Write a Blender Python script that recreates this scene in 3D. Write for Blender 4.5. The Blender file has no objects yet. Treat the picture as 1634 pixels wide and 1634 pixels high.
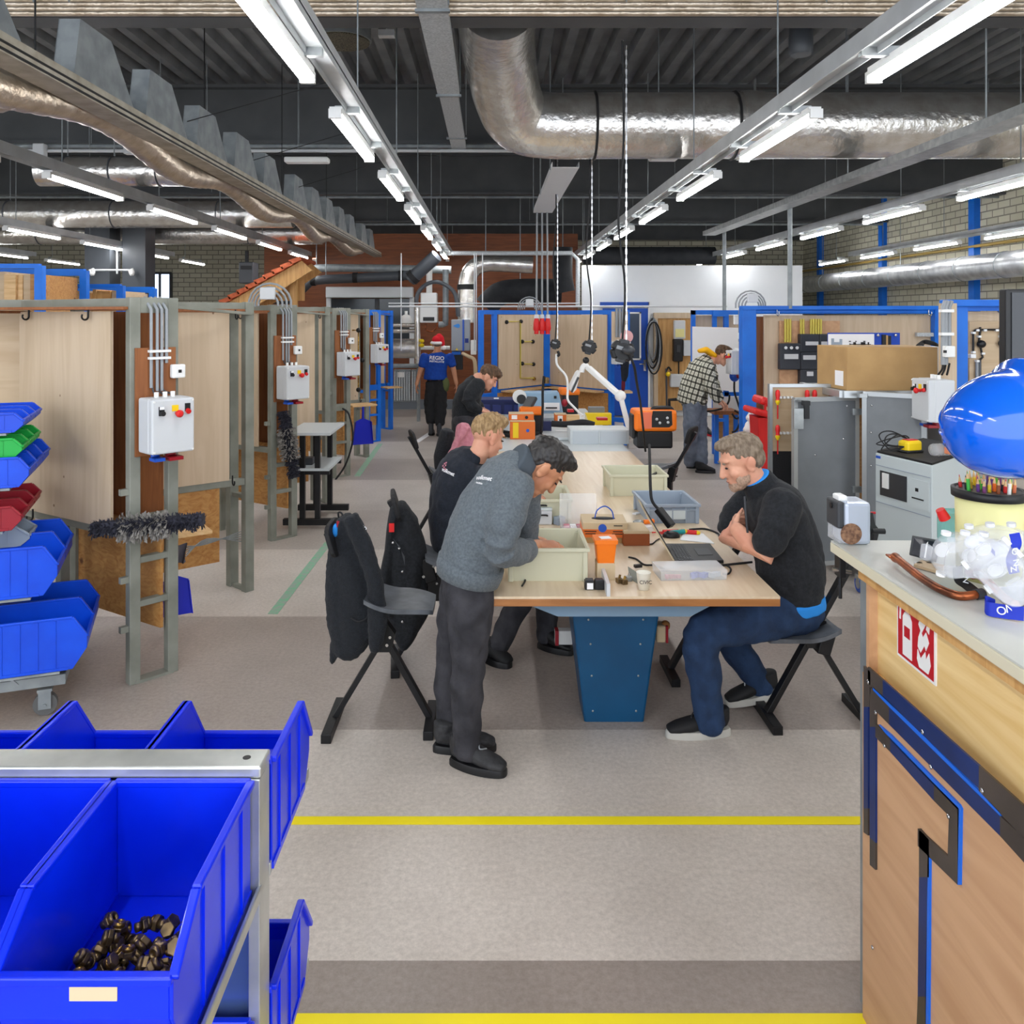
import bpy, math, random
from mathutils import Vector as V, Matrix, noise, Euler
random.seed(7)
PI = math.pi
SC = bpy.context.scene
COL = SC.collection
# ---------------------------------------------------------------- camera, sky, exposure
cam_d = bpy.data.cameras.new('camera')
cam = bpy.data.objects.new('camera', cam_d); COL.objects.link(cam)
cam.location = (0, 0, 2.1); cam.rotation_euler = (PI/2, 0, 0)
cam_d.sensor_width = 36; cam_d.sensor_fit = 'HORIZONTAL'
cam_d.lens = 1300/1634*36
cam_d.shift_x = 34/1634; cam_d.shift_y = -312/1634
cam_d.clip_start = .05; cam_d.clip_end = 200
SC.camera = cam
w = bpy.data.worlds.new('hall_daylight'); SC.world = w; w.use_nodes = True
w.node_tree.nodes['Background'].inputs[0].default_value = (.86, .92, 1, 1)
w.node_tree.nodes['Background'].inputs[1].default_value = 1.0
SC.view_settings.view_transform = 'Standard'; SC.view_settings.look = 'None'
SC.view_settings.gamma = 1; SC.view_settings.use_curve_mapping = False
SC.view_settings.exposure = 1.75
LAMP = 13.0            # strength of the LED tubes
# ---------------------------------------------------------------- geometry helpers
F, CX, CY, H = 1300.0, 783.0, 505.0, 2.1
def P(px, py, Y): return V(((px-CX)*Y/F, Y, H-(py-CY)*Y/F))          # a point of the place at depth Y
def PF(px, py):                                                    # on the floor
    Y = F*H/(py-CY); return V(((px-CX)*Y/F, Y, 0))
def PZ(px, py, z):
    Y = F*(H-z)/(py-CY); return V(((px-CX)*Y/F, Y, z))
def PX(px, py, X):
    Y = F*X/(px-CX); return V((X, Y, H-(py-CY)*Y/F))
def RZ(a): return Matrix.Rotation(a, 3, 'Z')
def frame(z, ref=(0, 0, 1)):
    z = V(z).normalized(); r = V(ref)
    if abs(z.dot(r.normalized())) > .98: r = V((1, 0, 0)) if abs(z.x) < .9 else V((0, 1, 0))
    x = r.cross(z).normalized(); y = z.cross(x)
    return Matrix((x, y, z)).transposed()
class M:
    def __init__(s): s.v = []; s.f = []; s.sm = []; s.mi = []
    def add(s, vs, fs, smooth=False, mi=0):
        o = len(s.v); s.v += [V(a) for a in vs]
        for f in fs: s.f.append([i+o for i in f]); s.sm.append(smooth); s.mi.append(mi)
        return s
    def box(s, c, d, R=None, mi=0):
        c = V(c); x, y, z = d[0]/2, d[1]/2, d[2]/2
        if isinstance(R, (int, float)): R = RZ(R)
        vs = [V((a, b, e)) for e in (-z, z) for a, b in ((-x, -y), (x, -y), (x, y), (-x, y))]
        if R is not None: vs = [R @ a for a in vs]
        return s.add([a+c for a in vs], [(3, 2, 1, 0), (4, 5, 6, 7), (0, 1, 5, 4), (1, 2, 6, 5), (2, 3, 7, 6), (3, 0, 4, 7)], False, mi)
    def bx(s, x0, x1, y0, y1, z0, z1, mi=0):
        return s.box(((x0+x1)/2, (y0+y1)/2, (z0+z1)/2), (abs(x1-x0), abs(y1-y0), abs(z1-z0)), None, mi)
    def bar(s, a, b, w, h=None, up=(0, 0, 1), mi=0):
        a, b = V(a), V(b); R = frame(b-a, up); h = h or w
        return s.box((a+b)/2, (w, h, (b-a).length), R, mi)
    def cyl(s, a, b, r, r2=None, n=16, caps=True, smooth=True, mi=0):
        a, b = V(a), V(b); R = frame(b-a); r2 = r if r2 is None else r2
        vs = []
        for c, q in ((a, r), (b, r2)):
            for i in range(n):
                t = 2*PI*i/n; vs.append(c+R @ V((q*math.cos(t), q*math.sin(t), 0)))
        s.add(vs, [(i, (i+1) % n, n+(i+1) % n, n+i) for i in range(n)], smooth, mi)
        if caps:
            s.add(vs[:n], [tuple(range(n-1, -1, -1))], False, mi); s.add(vs[n:], [tuple(range(n))], False, mi)
        return s
    def tube(s, pts, r, n=8, closed=False, mi=0, caps=True):
        pts = [V(p) for p in pts]; k = len(pts); rs = r if isinstance(r, (list, tuple)) else [r]*k
        rings = []; prev = None
        for i, p in enumerate(pts):
            if closed: t = pts[(i+1) % k]-pts[i-1]
            else: t = pts[min(i+1, k-1)]-pts[max(i-1, 0)]
            t = t.normalized() if t.length > 1e-9 else V((0, 0, 1))
            if prev is None: R = frame(t); x = R.col[0]
            else:
                x = prev-t*prev.dot(t); x = x.normalized() if x.length > 1e-6 else frame(t).col[0]
            y = t.cross(x); prev = x
            rings.append([p+rs[i]*(math.cos(2*PI*j/n)*x+math.sin(2*PI*j/n)*y) for j in range(n)])
        return s.rings(rings, closed, mi, caps)
    def rings(s, rings, closed=False, mi=0, caps=True, smooth=True):
        n = len(rings[0]); k = len(rings); vs = [p for r in rings for p in r]; fs = []
        for i in range(k if closed else k-1):
            a, b = i*n, ((i+1) % k)*n
            fs += [(a+j, a+(j+1) % n, b+(j+1) % n, b+j) for j in range(n)]
        s.add(vs, fs, smooth, mi)
        if caps and not closed:
            s.add(rings[0], [tuple(range(n-1, -1, -1))], False, mi); s.add(rings[-1], [tuple(range(n))], False, mi)
        return s
    def loft(s, pts, rad, ref=(0, 1, 0), n=20, mi=0, caps=1):
        """elliptical sections; rad = [(side, depth)] or floats; ref = direction of 'side'; rounded ends"""
        pts = [V(p) for p in pts]; k = len(pts); ref = V(ref)
        rad = [(q, q) if isinstance(q, (int, float)) else q for q in rad]
        st = []
        for i, p in enumerate(pts):
            t = (pts[min(i+1, k-1)]-pts[max(i-1, 0)]).normalized(); st.append((p, t, rad[i]))
        if caps:
            p, t, (a, b) = st[0]; m = min(a, b)*caps
            st = [(p-t*m*math.sin(u), t, (max(a*math.cos(u), .0005), max(b*math.cos(u), .0005))) for u in (1.5, 1.0, .5)]+st
            p, t, (a, b) = st[-1]; m = min(a, b)*caps
            st += [(p+t*m*math.sin(u), t, (max(a*math.cos(u), .0005), max(b*math.cos(u), .0005))) for u in (.5, 1.0, 1.5)]
        rr = []
        for p, t, (a, b) in st:
            x = ref-t*ref.dot(t); x = x.normalized() if x.length > 1e-4 else frame(t).col[0]; y = t.cross(x)
            rr.append([p+a*math.cos(2*PI*j/n)*x+b*math.sin(2*PI*j/n)*y for j in range(n)])
        return s.rings(rr, False, mi, True)
    def ell(s, c, r, R=None, nu=20, nv=12, mi=0):
        c = V(c); r = (r, r, r) if isinstance(r, (int, float)) else r; rr = []
        for j in range(nv+1):
            t = PI*(.02+.96*j/nv); ring = []
            for i in range(nu):
                a = 2*PI*i/nu; p = V((r[0]*math.sin(t)*math.cos(a), r[1]*math.sin(t)*math.sin(a), -r[2]*math.cos(t)))
                ring.append(c+(R @ p if R is not None else p))
            rr.append(ring)
        return s.rings(rr, False, mi, True)
    def lathe(s, prof, o=(0, 0, 0), n=32, R=None, mi=0, caps=True, smooth=True):
        o = V(o); rr = []
        for r, z in prof:
            ring = [V((r*math.cos(2*PI*i/n), r*math.sin(2*PI*i/n), z)) for i in range(n)]
            rr.append([o+(R @ p if R is not None else p) for p in ring])
        return s.rings(rr, False, mi, caps, smooth)
    def prism(s, poly, vec, mi=0):
        poly = [V(p) for p in poly]; vec = V(vec); n = len(poly)
        vs = poly+[p+vec for p in poly]
        return s.add(vs, [tuple(range(n-1, -1, -1)), tuple(range(n, 2*n))]+[(i, (i+1) % n, n+(i+1) % n, n+i) for i in range(n)], False, mi)
    def grid(s, fn, nu, nv, mi=0, smooth=True):
        vs = [fn(i/nu, j/nv) for j in range(nv+1) for i in range(nu+1)]; w_ = nu+1
        return s.add(vs, [(j*w_+i, j*w_+i+1, (j+1)*w_+i+1, (j+1)*w_+i) for j in range(nv) for i in range(nu)], smooth, mi)
    def mesh(s, name):
        me = bpy.data.meshes.new(name); me.from_pydata([tuple(a) for a in s.v], [], s.f)
        me.polygons.foreach_set('use_smooth', s.sm); me.polygons.foreach_set('material_index', s.mi)
        me.update(); return me
WM = {}
def _link(o, mats, parent):
    COL.objects.link(o)
    if mats is not None:
        for m in (mats if isinstance(mats, (list, tuple)) else [mats]): o.data.materials.append(m)
    if parent is not None:
        o.parent = parent; o.matrix_parent_inverse = WM[parent.name].inverted()
    WM[o.name] = Matrix.Identity(4) if parent is not None else o.matrix_basis.copy()
def bevel(o, w_, seg=2):
    if w_:
        b = o.modifiers.new('edge', 'BEVEL'); b.width = w_; b.segments = seg; b.limit_method = 'ANGLE'; b.angle_limit = .6
def tag(o, label, cat, group=None):
    o['label'] = label; o['category'] = cat
    if group: o['group'] = group
def thing(name, label, cat, loc=(0, 0, 0), rz=0, group=None):
    o = bpy.data.objects.new(name, None); o.location = loc; o.rotation_euler = (0, 0, rz); o.empty_display_size = .1
    COL.objects.link(o); WM[o.name] = Matrix.Translation(V(loc)) @ Matrix.Rotation(rz, 4, 'Z')
    tag(o, label, cat, group); return o
def part(name, m, mat, parent, bev=0, label=None, local=False, kind=None, seg=2):
    """m is in world coordinates (or, local=True, in the coordinates of the top-level thing)"""
    if local:
        r = parent
        while r.parent: r = r.parent
        T = WM[r.name]; m.v = [T @ a for a in m.v]
    o = bpy.data.objects.new(name, m.mesh(name) if isinstance(m, M) else m); _link(o, mat, parent); bevel(o, bev, seg)
    if label: o['label'] = label
    if kind: o['kind'] = kind
    return o
def solo(name, m, mat, label, cat, group=None, bev=0, kind=None, seg=2):
    me = m if not isinstance(m, M) else None
    if me is None:
        lo = [min(a[i] for a in m.v) for i in range(3)]; hi = [max(a[i] for a in m.v) for i in range(3)]
        c = V(((lo[0]+hi[0])/2, (lo[1]+hi[1])/2, lo[2])); m.v = [a-c for a in m.v]; me = m.mesh(name)
    else: c = V((0, 0, 0))
    o = bpy.data.objects.new(name, me); o.location = c; _link(o, mat, None); WM[o.name] = Matrix.Translation(c); bevel(o, bev, seg)
    tag(o, label, cat, group)
    if kind: o['kind'] = kind
    return o
def struct(name, m, mat, bev=0):
    o = bpy.data.objects.new(name, m.mesh(name)); _link(o, mat, None); bevel(o, bev); o['kind'] = 'structure'; return o
def dup(o, loc=None, rz=None, label=None, parent=None, off=None):
    c = o.copy(); COL.objects.link(c)
    if parent:
        inv = o.matrix_parent_inverse.copy(); c.parent = parent; c.matrix_parent_inverse = inv
    if loc is not None: c.location = loc
    if off is not None: c.location = o.location+V(off)
    if rz is not None: c.rotation_euler = (0, 0, rz)
    if label: c['label'] = label
    WM[c.name] = Matrix.Translation(c.location) @ Matrix.Rotation(c.rotation_euler.z, 4, 'Z') if parent is None else WM[o.name]
    for ch in list(o.children): dup(ch, parent=c)
    return c
def text_mesh(s, size, R, o, thick=.0008, align='CENTER', bold=False):
    cu = bpy.data.curves.new('lettering', 'FONT'); cu.body = s; cu.size = size; cu.align_x = align; cu.align_y = 'CENTER'; cu.extrude = thick
    if bold: cu.offset = size*.02
    t = bpy.data.objects.new('lettering', cu); COL.objects.link(t)
    dg = bpy.context.evaluated_depsgraph_get(); me = bpy.data.meshes.new_from_object(t.evaluated_get(dg))
    COL.objects.unlink(t); bpy.data.objects.remove(t)
    T = Matrix.Translation(V(o)) @ R.to_4x4(); me.transform(T); return me
def axes(x, y):                                                      # 3x3 from two axes (z = x cross y)
    x = V(x).normalized(); y = V(y); z = x.cross(y).normalized(); y = z.cross(x); return Matrix((x, y, z)).transposed()
def arc(c, r, a0, a1, n, u=(1, 0, 0), v=(0, 0, 1)):
    c, u, v = V(c), V(u), V(v); return [c+r*math.cos(a0+(a1-a0)*i/n)*u+r*math.sin(a0+(a1-a0)*i/n)*v for i in range(n+1)]
def spline(pts, n=8):
    pts = [V(p) for p in pts]; q = [pts[0]]+pts+[pts[-1]]; out = []
    for i in range(1, len(q)-2):
        a, b, c, d = q[i-1], q[i], q[i+1], q[i+2]
        for j in range(n):
            t = j/n; out.append(.5*((2*b)+(c-a)*t+(2*a-5*b+4*c-d)*t*t+(3*b-a-3*c+d)*t**3))
    return out+[pts[-1]]
# ---------------------------------------------------------------- materials
def lin(c):
    return tuple(((u/255)/12.92 if u/255 <= .04045 else ((u/255+.055)/1.055)**2.4) for u in c)+(1,)
def pm(name, col, rough=.5, metal=0, col2=None, ns=6, st=(1, 1, 1), detail=4, bump=0, bs=None, bst=None, lo=.35, hi=.65, spec=.5, coat=0, trans=0, emit=0, ior=1.45, alpha=1, rot=None, sheen=0):
    m = bpy.data.materials.new(name); m.use_nodes = True; nt = m.node_tree; b = nt.nodes['Principled BSDF']; I = b.inputs
    I['Base Color'].default_value = lin(col); I['Roughness'].default_value = rough; I['Metallic'].default_value = metal
    I['Specular IOR Level'].default_value = spec; I['Coat Weight'].default_value = coat; I['IOR'].default_value = ior
    I['Transmission Weight'].default_value = trans; I['Alpha'].default_value = alpha; I['Sheen Weight'].default_value = sheen
    if emit: I['Emission Color'].default_value = lin(col); I['Emission Strength'].default_value = emit
    if col2 or bump:
        tc = nt.nodes.new('ShaderNodeTexCoord'); mp = nt.nodes.new('ShaderNodeMapping'); nt.links.new(tc.outputs['Object'], mp.inputs[0])
        mp.inputs['Scale'].default_value = st
        if rot: mp.inputs['Rotation'].default_value = rot
    if col2:
        n = nt.nodes.new('ShaderNodeTexNoise'); n.inputs['Scale'].default_value = ns; n.inputs['Detail'].default_value = detail
        nt.links.new(mp.outputs[0], n.inputs['Vector'])
        r = nt.nodes.new('ShaderNodeValToRGB'); r.color_ramp.elements[0].position = lo; r.color_ramp.elements[1].position = hi
        r.color_ramp.elements[0].color = lin(col); r.color_ramp.elements[1].color = lin(col2)
        nt.links.new(n.outputs[0], r.inputs[0]); nt.links.new(r.outputs[0], I['Base Color'])
    if bump:
        n2 = nt.nodes.new('ShaderNodeTexNoise'); n2.inputs['Scale'].default_value = bs or ns*3; n2.inputs['Detail'].default_value = 5
        if bst:
            mp2 = nt.nodes.new('ShaderNodeMapping'); nt.links.new(tc.outputs['Object'], mp2.inputs[0]); mp2.inputs['Scale'].default_value = bst
            nt.links.new(mp2.outputs[0], n2.inputs['Vector'])
        else: nt.links.new(mp.outputs[0], n2.inputs['Vector'])
        bp = nt.nodes.new('ShaderNodeBump'); bp.inputs['Strength'].default_value = bump; bp.inputs['Distance'].default_value = .02
        nt.links.new(n2.outputs[0], bp.inputs['Height']); nt.links.new(bp.outputs[0], I['Normal'])
    return m
def wood(name, a, b, knots=None, ns=3, axis='X', rough=.55, line=1.0):
    """sawn veneer: stretched noise bands with darker figure"""
    m = bpy.data.materials.new(name); m.use_nodes = True; nt = m.node_tree; B = nt.nodes['Principled BSDF']; L = nt.links.new
    B.inputs['Roughness'].default_value = rough
    tc = nt.nodes.new('ShaderNodeTexCoord'); mp = nt.nodes.new('ShaderNodeMapping'); L(tc.outputs['Object'], mp.inputs[0])
    mp.inputs['Scale'].default_value = {'X': (.35, 4, 4), 'Y': (4, .35, 4), 'Z': (4, 4, .35)}[axis]
    n = nt.nodes.new('ShaderNodeTexNoise'); n.inputs['Scale'].default_value = ns; n.inputs['Detail'].default_value = 5; n.inputs['Distortion'].default_value = line
    L(mp.outputs[0], n.inputs['Vector'])
    r = nt.nodes.new('ShaderNodeValToRGB'); r.color_ramp.elements[0].position = .35; r.color_ramp.elements[1].position = .68
    r.color_ramp.elements[0].color = lin(a); r.color_ramp.elements[1].color = lin(b); L(n.outputs[0], r.inputs[0])
    out = r.outputs[0]
    if knots:
        mp3 = nt.nodes.new('ShaderNodeMapping'); L(tc.outputs['Object'], mp3.inputs[0])
        vo = nt.nodes.new('ShaderNodeTexVoronoi'); vo.inputs['Scale'].default_value = knots[1]; L(mp3.outputs[0], vo.inputs['Vector'])
        r2 = nt.nodes.new('ShaderNodeValToRGB'); r2.color_ramp.elements[0].position = knots[2]; r2.color_ramp.elements[1].position = knots[2]*1.8
        r2.color_ramp.elements[0].color = lin(knots[0]); r2.color_ramp.elements[1].color = (1, 1, 1, 1); L(vo.outputs['Distance'], r2.inputs[0])
        mx = nt.nodes.new('ShaderNodeMix'); mx.data_type = 'RGBA'; mx.blend_type = 'MULTIPLY'; mx.inputs[0].default_value = .9
        L(out, mx.inputs[6]); L(r2.outputs[0], mx.inputs[7]); out = mx.outputs[2]
    L(out, B.inputs['Base Color']); return m
MT = {}
MT['birch'] = wood('birch_plywood', (208, 187, 160), (195, 172, 143), ((150, 120, 95), 5.5, .035), 3, 'Z')
MT['birch_h'] = wood('birch_plywood_flat', (200, 176, 144), (186, 159, 125), None, 3, 'X')
MT['fir'] = wood('fir_plywood', (196, 146, 84), (168, 112, 55), ((120, 70, 35), 3.0, .05), 4, 'X', line=2.5)
MT['pine'] = wood('pine_panel', (238, 208, 150), (222, 184, 118), ((170, 115, 60), 2.6, .05), 3, 'Y', line=2.0)
MT['okoume'] = wood('okoume_plywood', (208, 164, 124), (190, 145, 106), None, 3, 'Y')
MT['table'] = wood('beech_table_top', (226, 206, 178), (214, 190, 158), None, 5, 'Y', .32)
MT['edge'] = wood('oak_edge', (176, 118, 66), (146, 92, 46), None, 6, 'X', .45)
MT['brownboard'] = wood('brown_hardboard', (150, 92, 50), (128, 74, 38), None, 6, 'Z')
MT['shelfwood'] = wood('plank', (222, 186, 136), (200, 158, 104), None, 6, 'X')
MT['timber'] = wood('timber', (214, 168, 106), (186, 136, 76), None, 6, 'Z')
MT['wall_board'] = wood('brown_wall_panel', (134, 74, 36), (108, 56, 26), None, 5, 'X')
MT['frame'] = pm('grey_green_steel', (140, 142, 132), .5, 0, (120, 122, 112), 5)
MT['blue'] = pm('blue_painted_steel', (12, 112, 218), .42, 0, (8, 100, 204), 4)
MT['bluedoor'] = pm('blue_door_paint', (8, 74, 178), .4)
MT['bin'] = pm('blue_bin_plastic', (2, 78, 222), .36, 0, (2, 68, 208), 5)
MT['binfront'] = pm('deep_blue_bin_plastic', (0, 44, 226), .3, 0, (0, 36, 212), 5, coat=.15)
MT['green'] = pm('green_bin_plastic', (18, 172, 66), .4)
MT['red'] = pm('red_bin_plastic', (150, 16, 34), .4)
MT['redbin'] = pm('red_waste_plastic', (216, 34, 34), .45)
MT['galv'] = pm('galvanised_steel', (176, 180, 180), .38, .75, (150, 154, 156), 14)
MT['trunk'] = pm('light_grey_channel', (198, 202, 204), .4, .1, (184, 188, 190), 5)
MT['galvd'] = pm('dull_galvanised_steel', (150, 156, 158), .5, .35, (128, 134, 138), 8)
MT['zinc'] = pm('zinc_bar', (206, 208, 204), .32, .7, (184, 187, 184), 9)
MT['tray'] = pm('perforated_tray', (196, 201, 204), .45, 0, (164, 170, 174), 60)
MT['foil'] = pm('foil_lagging', (232, 230, 226), .27, .9, (210, 205, 198), 7, bump=.55, bs=16)
MT['foilflex'] = pm('foil_flex', (204, 190, 172), .34, .8, (176, 160, 140), 9, bump=.5, bs=20)
MT['bright_duct'] = pm('spiral_duct', (236, 238, 240), .3, .85, (196, 198, 202), 5, bump=.08, bs=10)
MT['deck'] = pm('roof_deck', (132, 134, 136), .45, .2, (112, 114, 116), 3)
MT['beam'] = pm('dark_grey_beam', (84, 86, 88), .6, 0, (74, 76, 78), 2)
MT['black'] = pm('black_plastic', (22, 22, 24), .45)
MT['rubber'] = pm('black_rubber', (26, 26, 28), .7)
MT['blackmetal'] = pm('black_steel', (28, 28, 30), .42, .2, (20, 20, 22), 9)
MT['darkgrey'] = pm('dark_grey_plastic', (58, 60, 64), .5)
MT['pipegrey'] = pm('dark_grey_pipe', (72, 76, 82), .4)
MT['lagblack'] = pm('black_foam_lagging', (40, 42, 46), .8, 0, (30, 32, 36), 6, bump=.2, bs=20)
MT['conduit'] = pm('grey_conduit', (146, 150, 154), .5)
MT['white'] = pm('white_plastic', (236, 236, 234), .4)
MT['box'] = pm('light_grey_enclosure', (206, 209, 212), .42)
MT['whitewall'] = pm('white_wall_panel', (238, 241, 244), .6, 0, (230, 234, 238), 1)
MT['steel'] = pm('bright_steel', (200, 200, 200), .25, .95)
MT['brass'] = pm('brass', (196, 160, 84), .3, .9, (120, 90, 50), 40)
MT['bronze'] = pm('tarnished_brass', (150, 126, 88), .36, .8, (78, 66, 52), 30)
MT['copper'] = pm('copper', (188, 104, 62), .34, .9, (110, 66, 48), 16)
MT['yellow'] = pm('yellow_plastic', (240, 205, 20), .45)
MT['orange'] = pm('orange_plastic', (246, 124, 20), .45)
MT['orangecard'] = pm('orange_printed_card', (222, 112, 40), .6)
MT['card'] = pm('cardboard', (184, 148, 98), .8, 0, (174, 138, 90), 6)
MT['beigecard'] = pm('beige_card', (206, 184, 150), .75)
MT['cream'] = pm('cream_tote', (206, 204, 178), .45)
MT['greytote'] = pm('grey_tote', (152, 164, 178), .45)
MT['paper'] = pm('white_paper', (240, 240, 242), .7)
MT['greytop'] = pm('grey_laminate', (200, 206, 208), .4)
MT['ped'] = pm('dark_blue_steel', (10, 78, 120), .4, 0, (8, 70, 110), 4)
MT['bracket'] = pm('grey_blue_steel', (124, 152, 176), .45)
MT['cabgrey'] = pm('grey_board_panel', (124, 128, 132), .55, 0, (116, 120, 124), 5)
MT['alu'] = pm('aluminium_profile', (186, 190, 192), .35, .7)
MT['clear'] = pm('clear_plastic', (246, 248, 252), .1, 0, alpha=.24)
MT['haze'] = pm('frosted_plastic', (246, 248, 250), .3, 0, alpha=.26)
MT['glass'] = pm('window_glass', (205, 225, 235), .04, 0, trans=.9, ior=1.1)
MT['screen'] = pm('dark_screen', (52, 54, 58), .25)
MT['tubeglow'] = pm('led_diffuser', (255, 255, 255), .5, emit=LAMP)
MT['tile'] = pm('clay_tile', (196, 98, 58), .7, 0, (168, 78, 46), 12)
MT['skin'] = pm('skin', (224, 168, 140), .5, 0, (212, 148, 122), 9)
MT['skin2'] = pm('tan_skin', (206, 148, 112), .5, 0, (188, 126, 94), 9)
MT['brownhair'] = pm('brown_hair', (104, 76, 52), .6, 0, (70, 50, 34), 60, (1, 1, .3))
MT['blondhair'] = pm('fair_hair', (176, 146, 104), .6, 0, (128, 100, 66), 60, (1, 1, .3))
MT['blackhair'] = pm('black_hair', (26, 24, 24), .45, 0, (56, 52, 50), 70, (1, 1, .3))
MT['greyhair'] = pm('greying_hair', (142, 126, 108), .6, 0, (104, 88, 72), 70, (1, 1, .3))
MT['fleece'] = pm('grey_fleece', (104, 112, 118), .95, 0, (86, 94, 100), 90, bump=.25, bs=140, sheen=.1)
MT['blackcloth'] = pm('black_fabric', (34, 37, 42), .9, 0, (22, 24, 28), 60, bump=.2, bs=120, sheen=.05)
MT['navycloth'] = pm('navy_fabric', (28, 34, 46), .9, 0, (20, 25, 35), 60, bump=.2, bs=120, sheen=.05)
MT['jeansblack'] = pm('washed_black_denim', (64, 63, 68), .9, 0, (40, 40, 45), 9, bump=.2, bs=90)
MT['jeansblue'] = pm('blue_denim', (34, 58, 92), .9, 0, (24, 44, 74), 12, bump=.2, bs=90)
MT['jeansgrey'] = pm('grey_denim', (112, 120, 134), .9, 0, (92, 100, 114), 12, bump=.2, bs=90)
MT['shirtblue'] = pm('blue_jersey', (14, 70, 166), .85, 0, (10, 58, 146), 20)
MT['skyblue'] = pm('sky_blue_jersey', (40, 140, 226), .85)
MT['hoodyellow'] = pm('yellow_jersey', (242, 178, 16), .9)
MT['santared'] = pm('red_felt', (206, 26, 40), .9)
MT['plush'] = pm('white_plush', (244, 240, 238), .95, bump=.5, bs=90)
MT['pink'] = pm('pink_towelling', (204, 138, 150), .95, 0, (190, 120, 134), 30, bump=.3, bs=80)
MT['sole'] = pm('pale_sole', (190, 188, 180), .7)
MT['bristle'] = pm('dark_bristle', (60, 60, 72), .95, 0, (40, 40, 50), 60)
MT['dust'] = pm('grey_dust', (150, 146, 140), 1.0, 0, (120, 116, 112), 60)
MT['tapeyellow'] = pm('yellow_tape', (246, 226, 20), .5)
MT['tapegreen'] = pm('green_tape', (122, 190, 148), .6, 0, (160, 168, 160), 20)
MT['navytub'] = pm('navy_plastic', (28, 38, 92), .45)
MT['instr'] = pm('pale_blue_enclosure', (146, 178, 204), .45)
MT['ink'] = pm('black_ink', (24, 24, 28), .6)
MT['signred'] = pm('sign_red', (186, 18, 34), .4)
MT['helmet'] = pm('glossy_blue_helmet', (10, 92, 212), .12, coat=.6)
MT['counter'] = pm('pale_laminate', (206, 206, 198), .3, 0, (194, 194, 186), 3)
MT['counteredge'] = pm('cream_edge', (216, 208, 182), .5)
MT['palepaint'] = pm('pale_metal_panel', (200, 210, 212), .35)
MT['rugblue'] = pm('lanyard_blue', (14, 44, 176), .6)
MT['bucket'] = pm('translucent_yellow_bucket', (232, 226, 160), .45)
MT['plaid'] = None
# ================================================================ the hall
def floor_mat():
    m = bpy.data.materials.new('linoleum'); m.use_nodes = True; nt = m.node_tree; B = nt.nodes['Principled BSDF']; L = nt.links.new
    B.inputs['Roughness'].default_value = .42
    tc = nt.nodes.new('ShaderNodeTexCoord'); sp = nt.nodes.new('ShaderNodeSeparateXYZ'); L(tc.outputs['Object'], sp.inputs[0])
    mr = nt.nodes.new('ShaderNodeMapRange'); mr.inputs[1].default_value = 0; mr.inputs[2].default_value = 20; L(sp.outputs[1], mr.inputs[0])
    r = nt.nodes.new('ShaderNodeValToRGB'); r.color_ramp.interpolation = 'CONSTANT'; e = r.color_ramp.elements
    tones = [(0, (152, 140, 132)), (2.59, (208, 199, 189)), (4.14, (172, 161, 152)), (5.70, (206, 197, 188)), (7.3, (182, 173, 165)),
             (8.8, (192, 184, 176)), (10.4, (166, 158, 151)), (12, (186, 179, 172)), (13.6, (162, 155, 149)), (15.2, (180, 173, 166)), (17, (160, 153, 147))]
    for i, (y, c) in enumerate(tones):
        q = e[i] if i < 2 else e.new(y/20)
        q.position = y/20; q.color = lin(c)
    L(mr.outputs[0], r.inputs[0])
    n = nt.nodes.new('ShaderNodeTexNoise'); n.inputs['Scale'].default_value = 42; n.inputs['Detail'].default_value = 8; n.inputs['Roughness'].default_value = .8; L(tc.outputs['Object'], n.inputs['Vector'])
    r2 = nt.nodes.new('ShaderNodeValToRGB'); r2.color_ramp.elements[0].position = .32; r2.color_ramp.elements[1].position = .7
    r2.color_ramp.elements[0].color = (.72, .7, .69, 1); r2.color_ramp.elements[1].color = (1.2, 1.2, 1.2, 1); L(n.outputs[0], r2.inputs[0])
    n3 = nt.nodes.new('ShaderNodeTexNoise'); n3.inputs['Scale'].default_value = 2.2; n3.inputs['Detail'].default_value = 6; L(tc.outputs['Object'], n3.inputs['Vector'])
    r3 = nt.nodes.new('ShaderNodeValToRGB'); r3.color_ramp.elements[0].position = .3; r3.color_ramp.elements[1].position = .6
    r3.color_ramp.elements[0].color = (.86, .85, .84, 1); r3.color_ramp.elements[1].color = (1, 1, 1, 1); L(n3.outputs[0], r3.inputs[0])
    x = r.outputs[0]
    for q in (r2, r3):
        mx = nt.nodes.new('ShaderNodeMix'); mx.data_type = 'RGBA'; mx.blend_type = 'MULTIPLY'; mx.inputs[0].default_value = .85
        L(x, mx.inputs[6]); L(q.outputs[0], mx.inputs[7]); x = mx.outputs[2]
    L(x, B.inputs['Base Color']); return m
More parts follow.
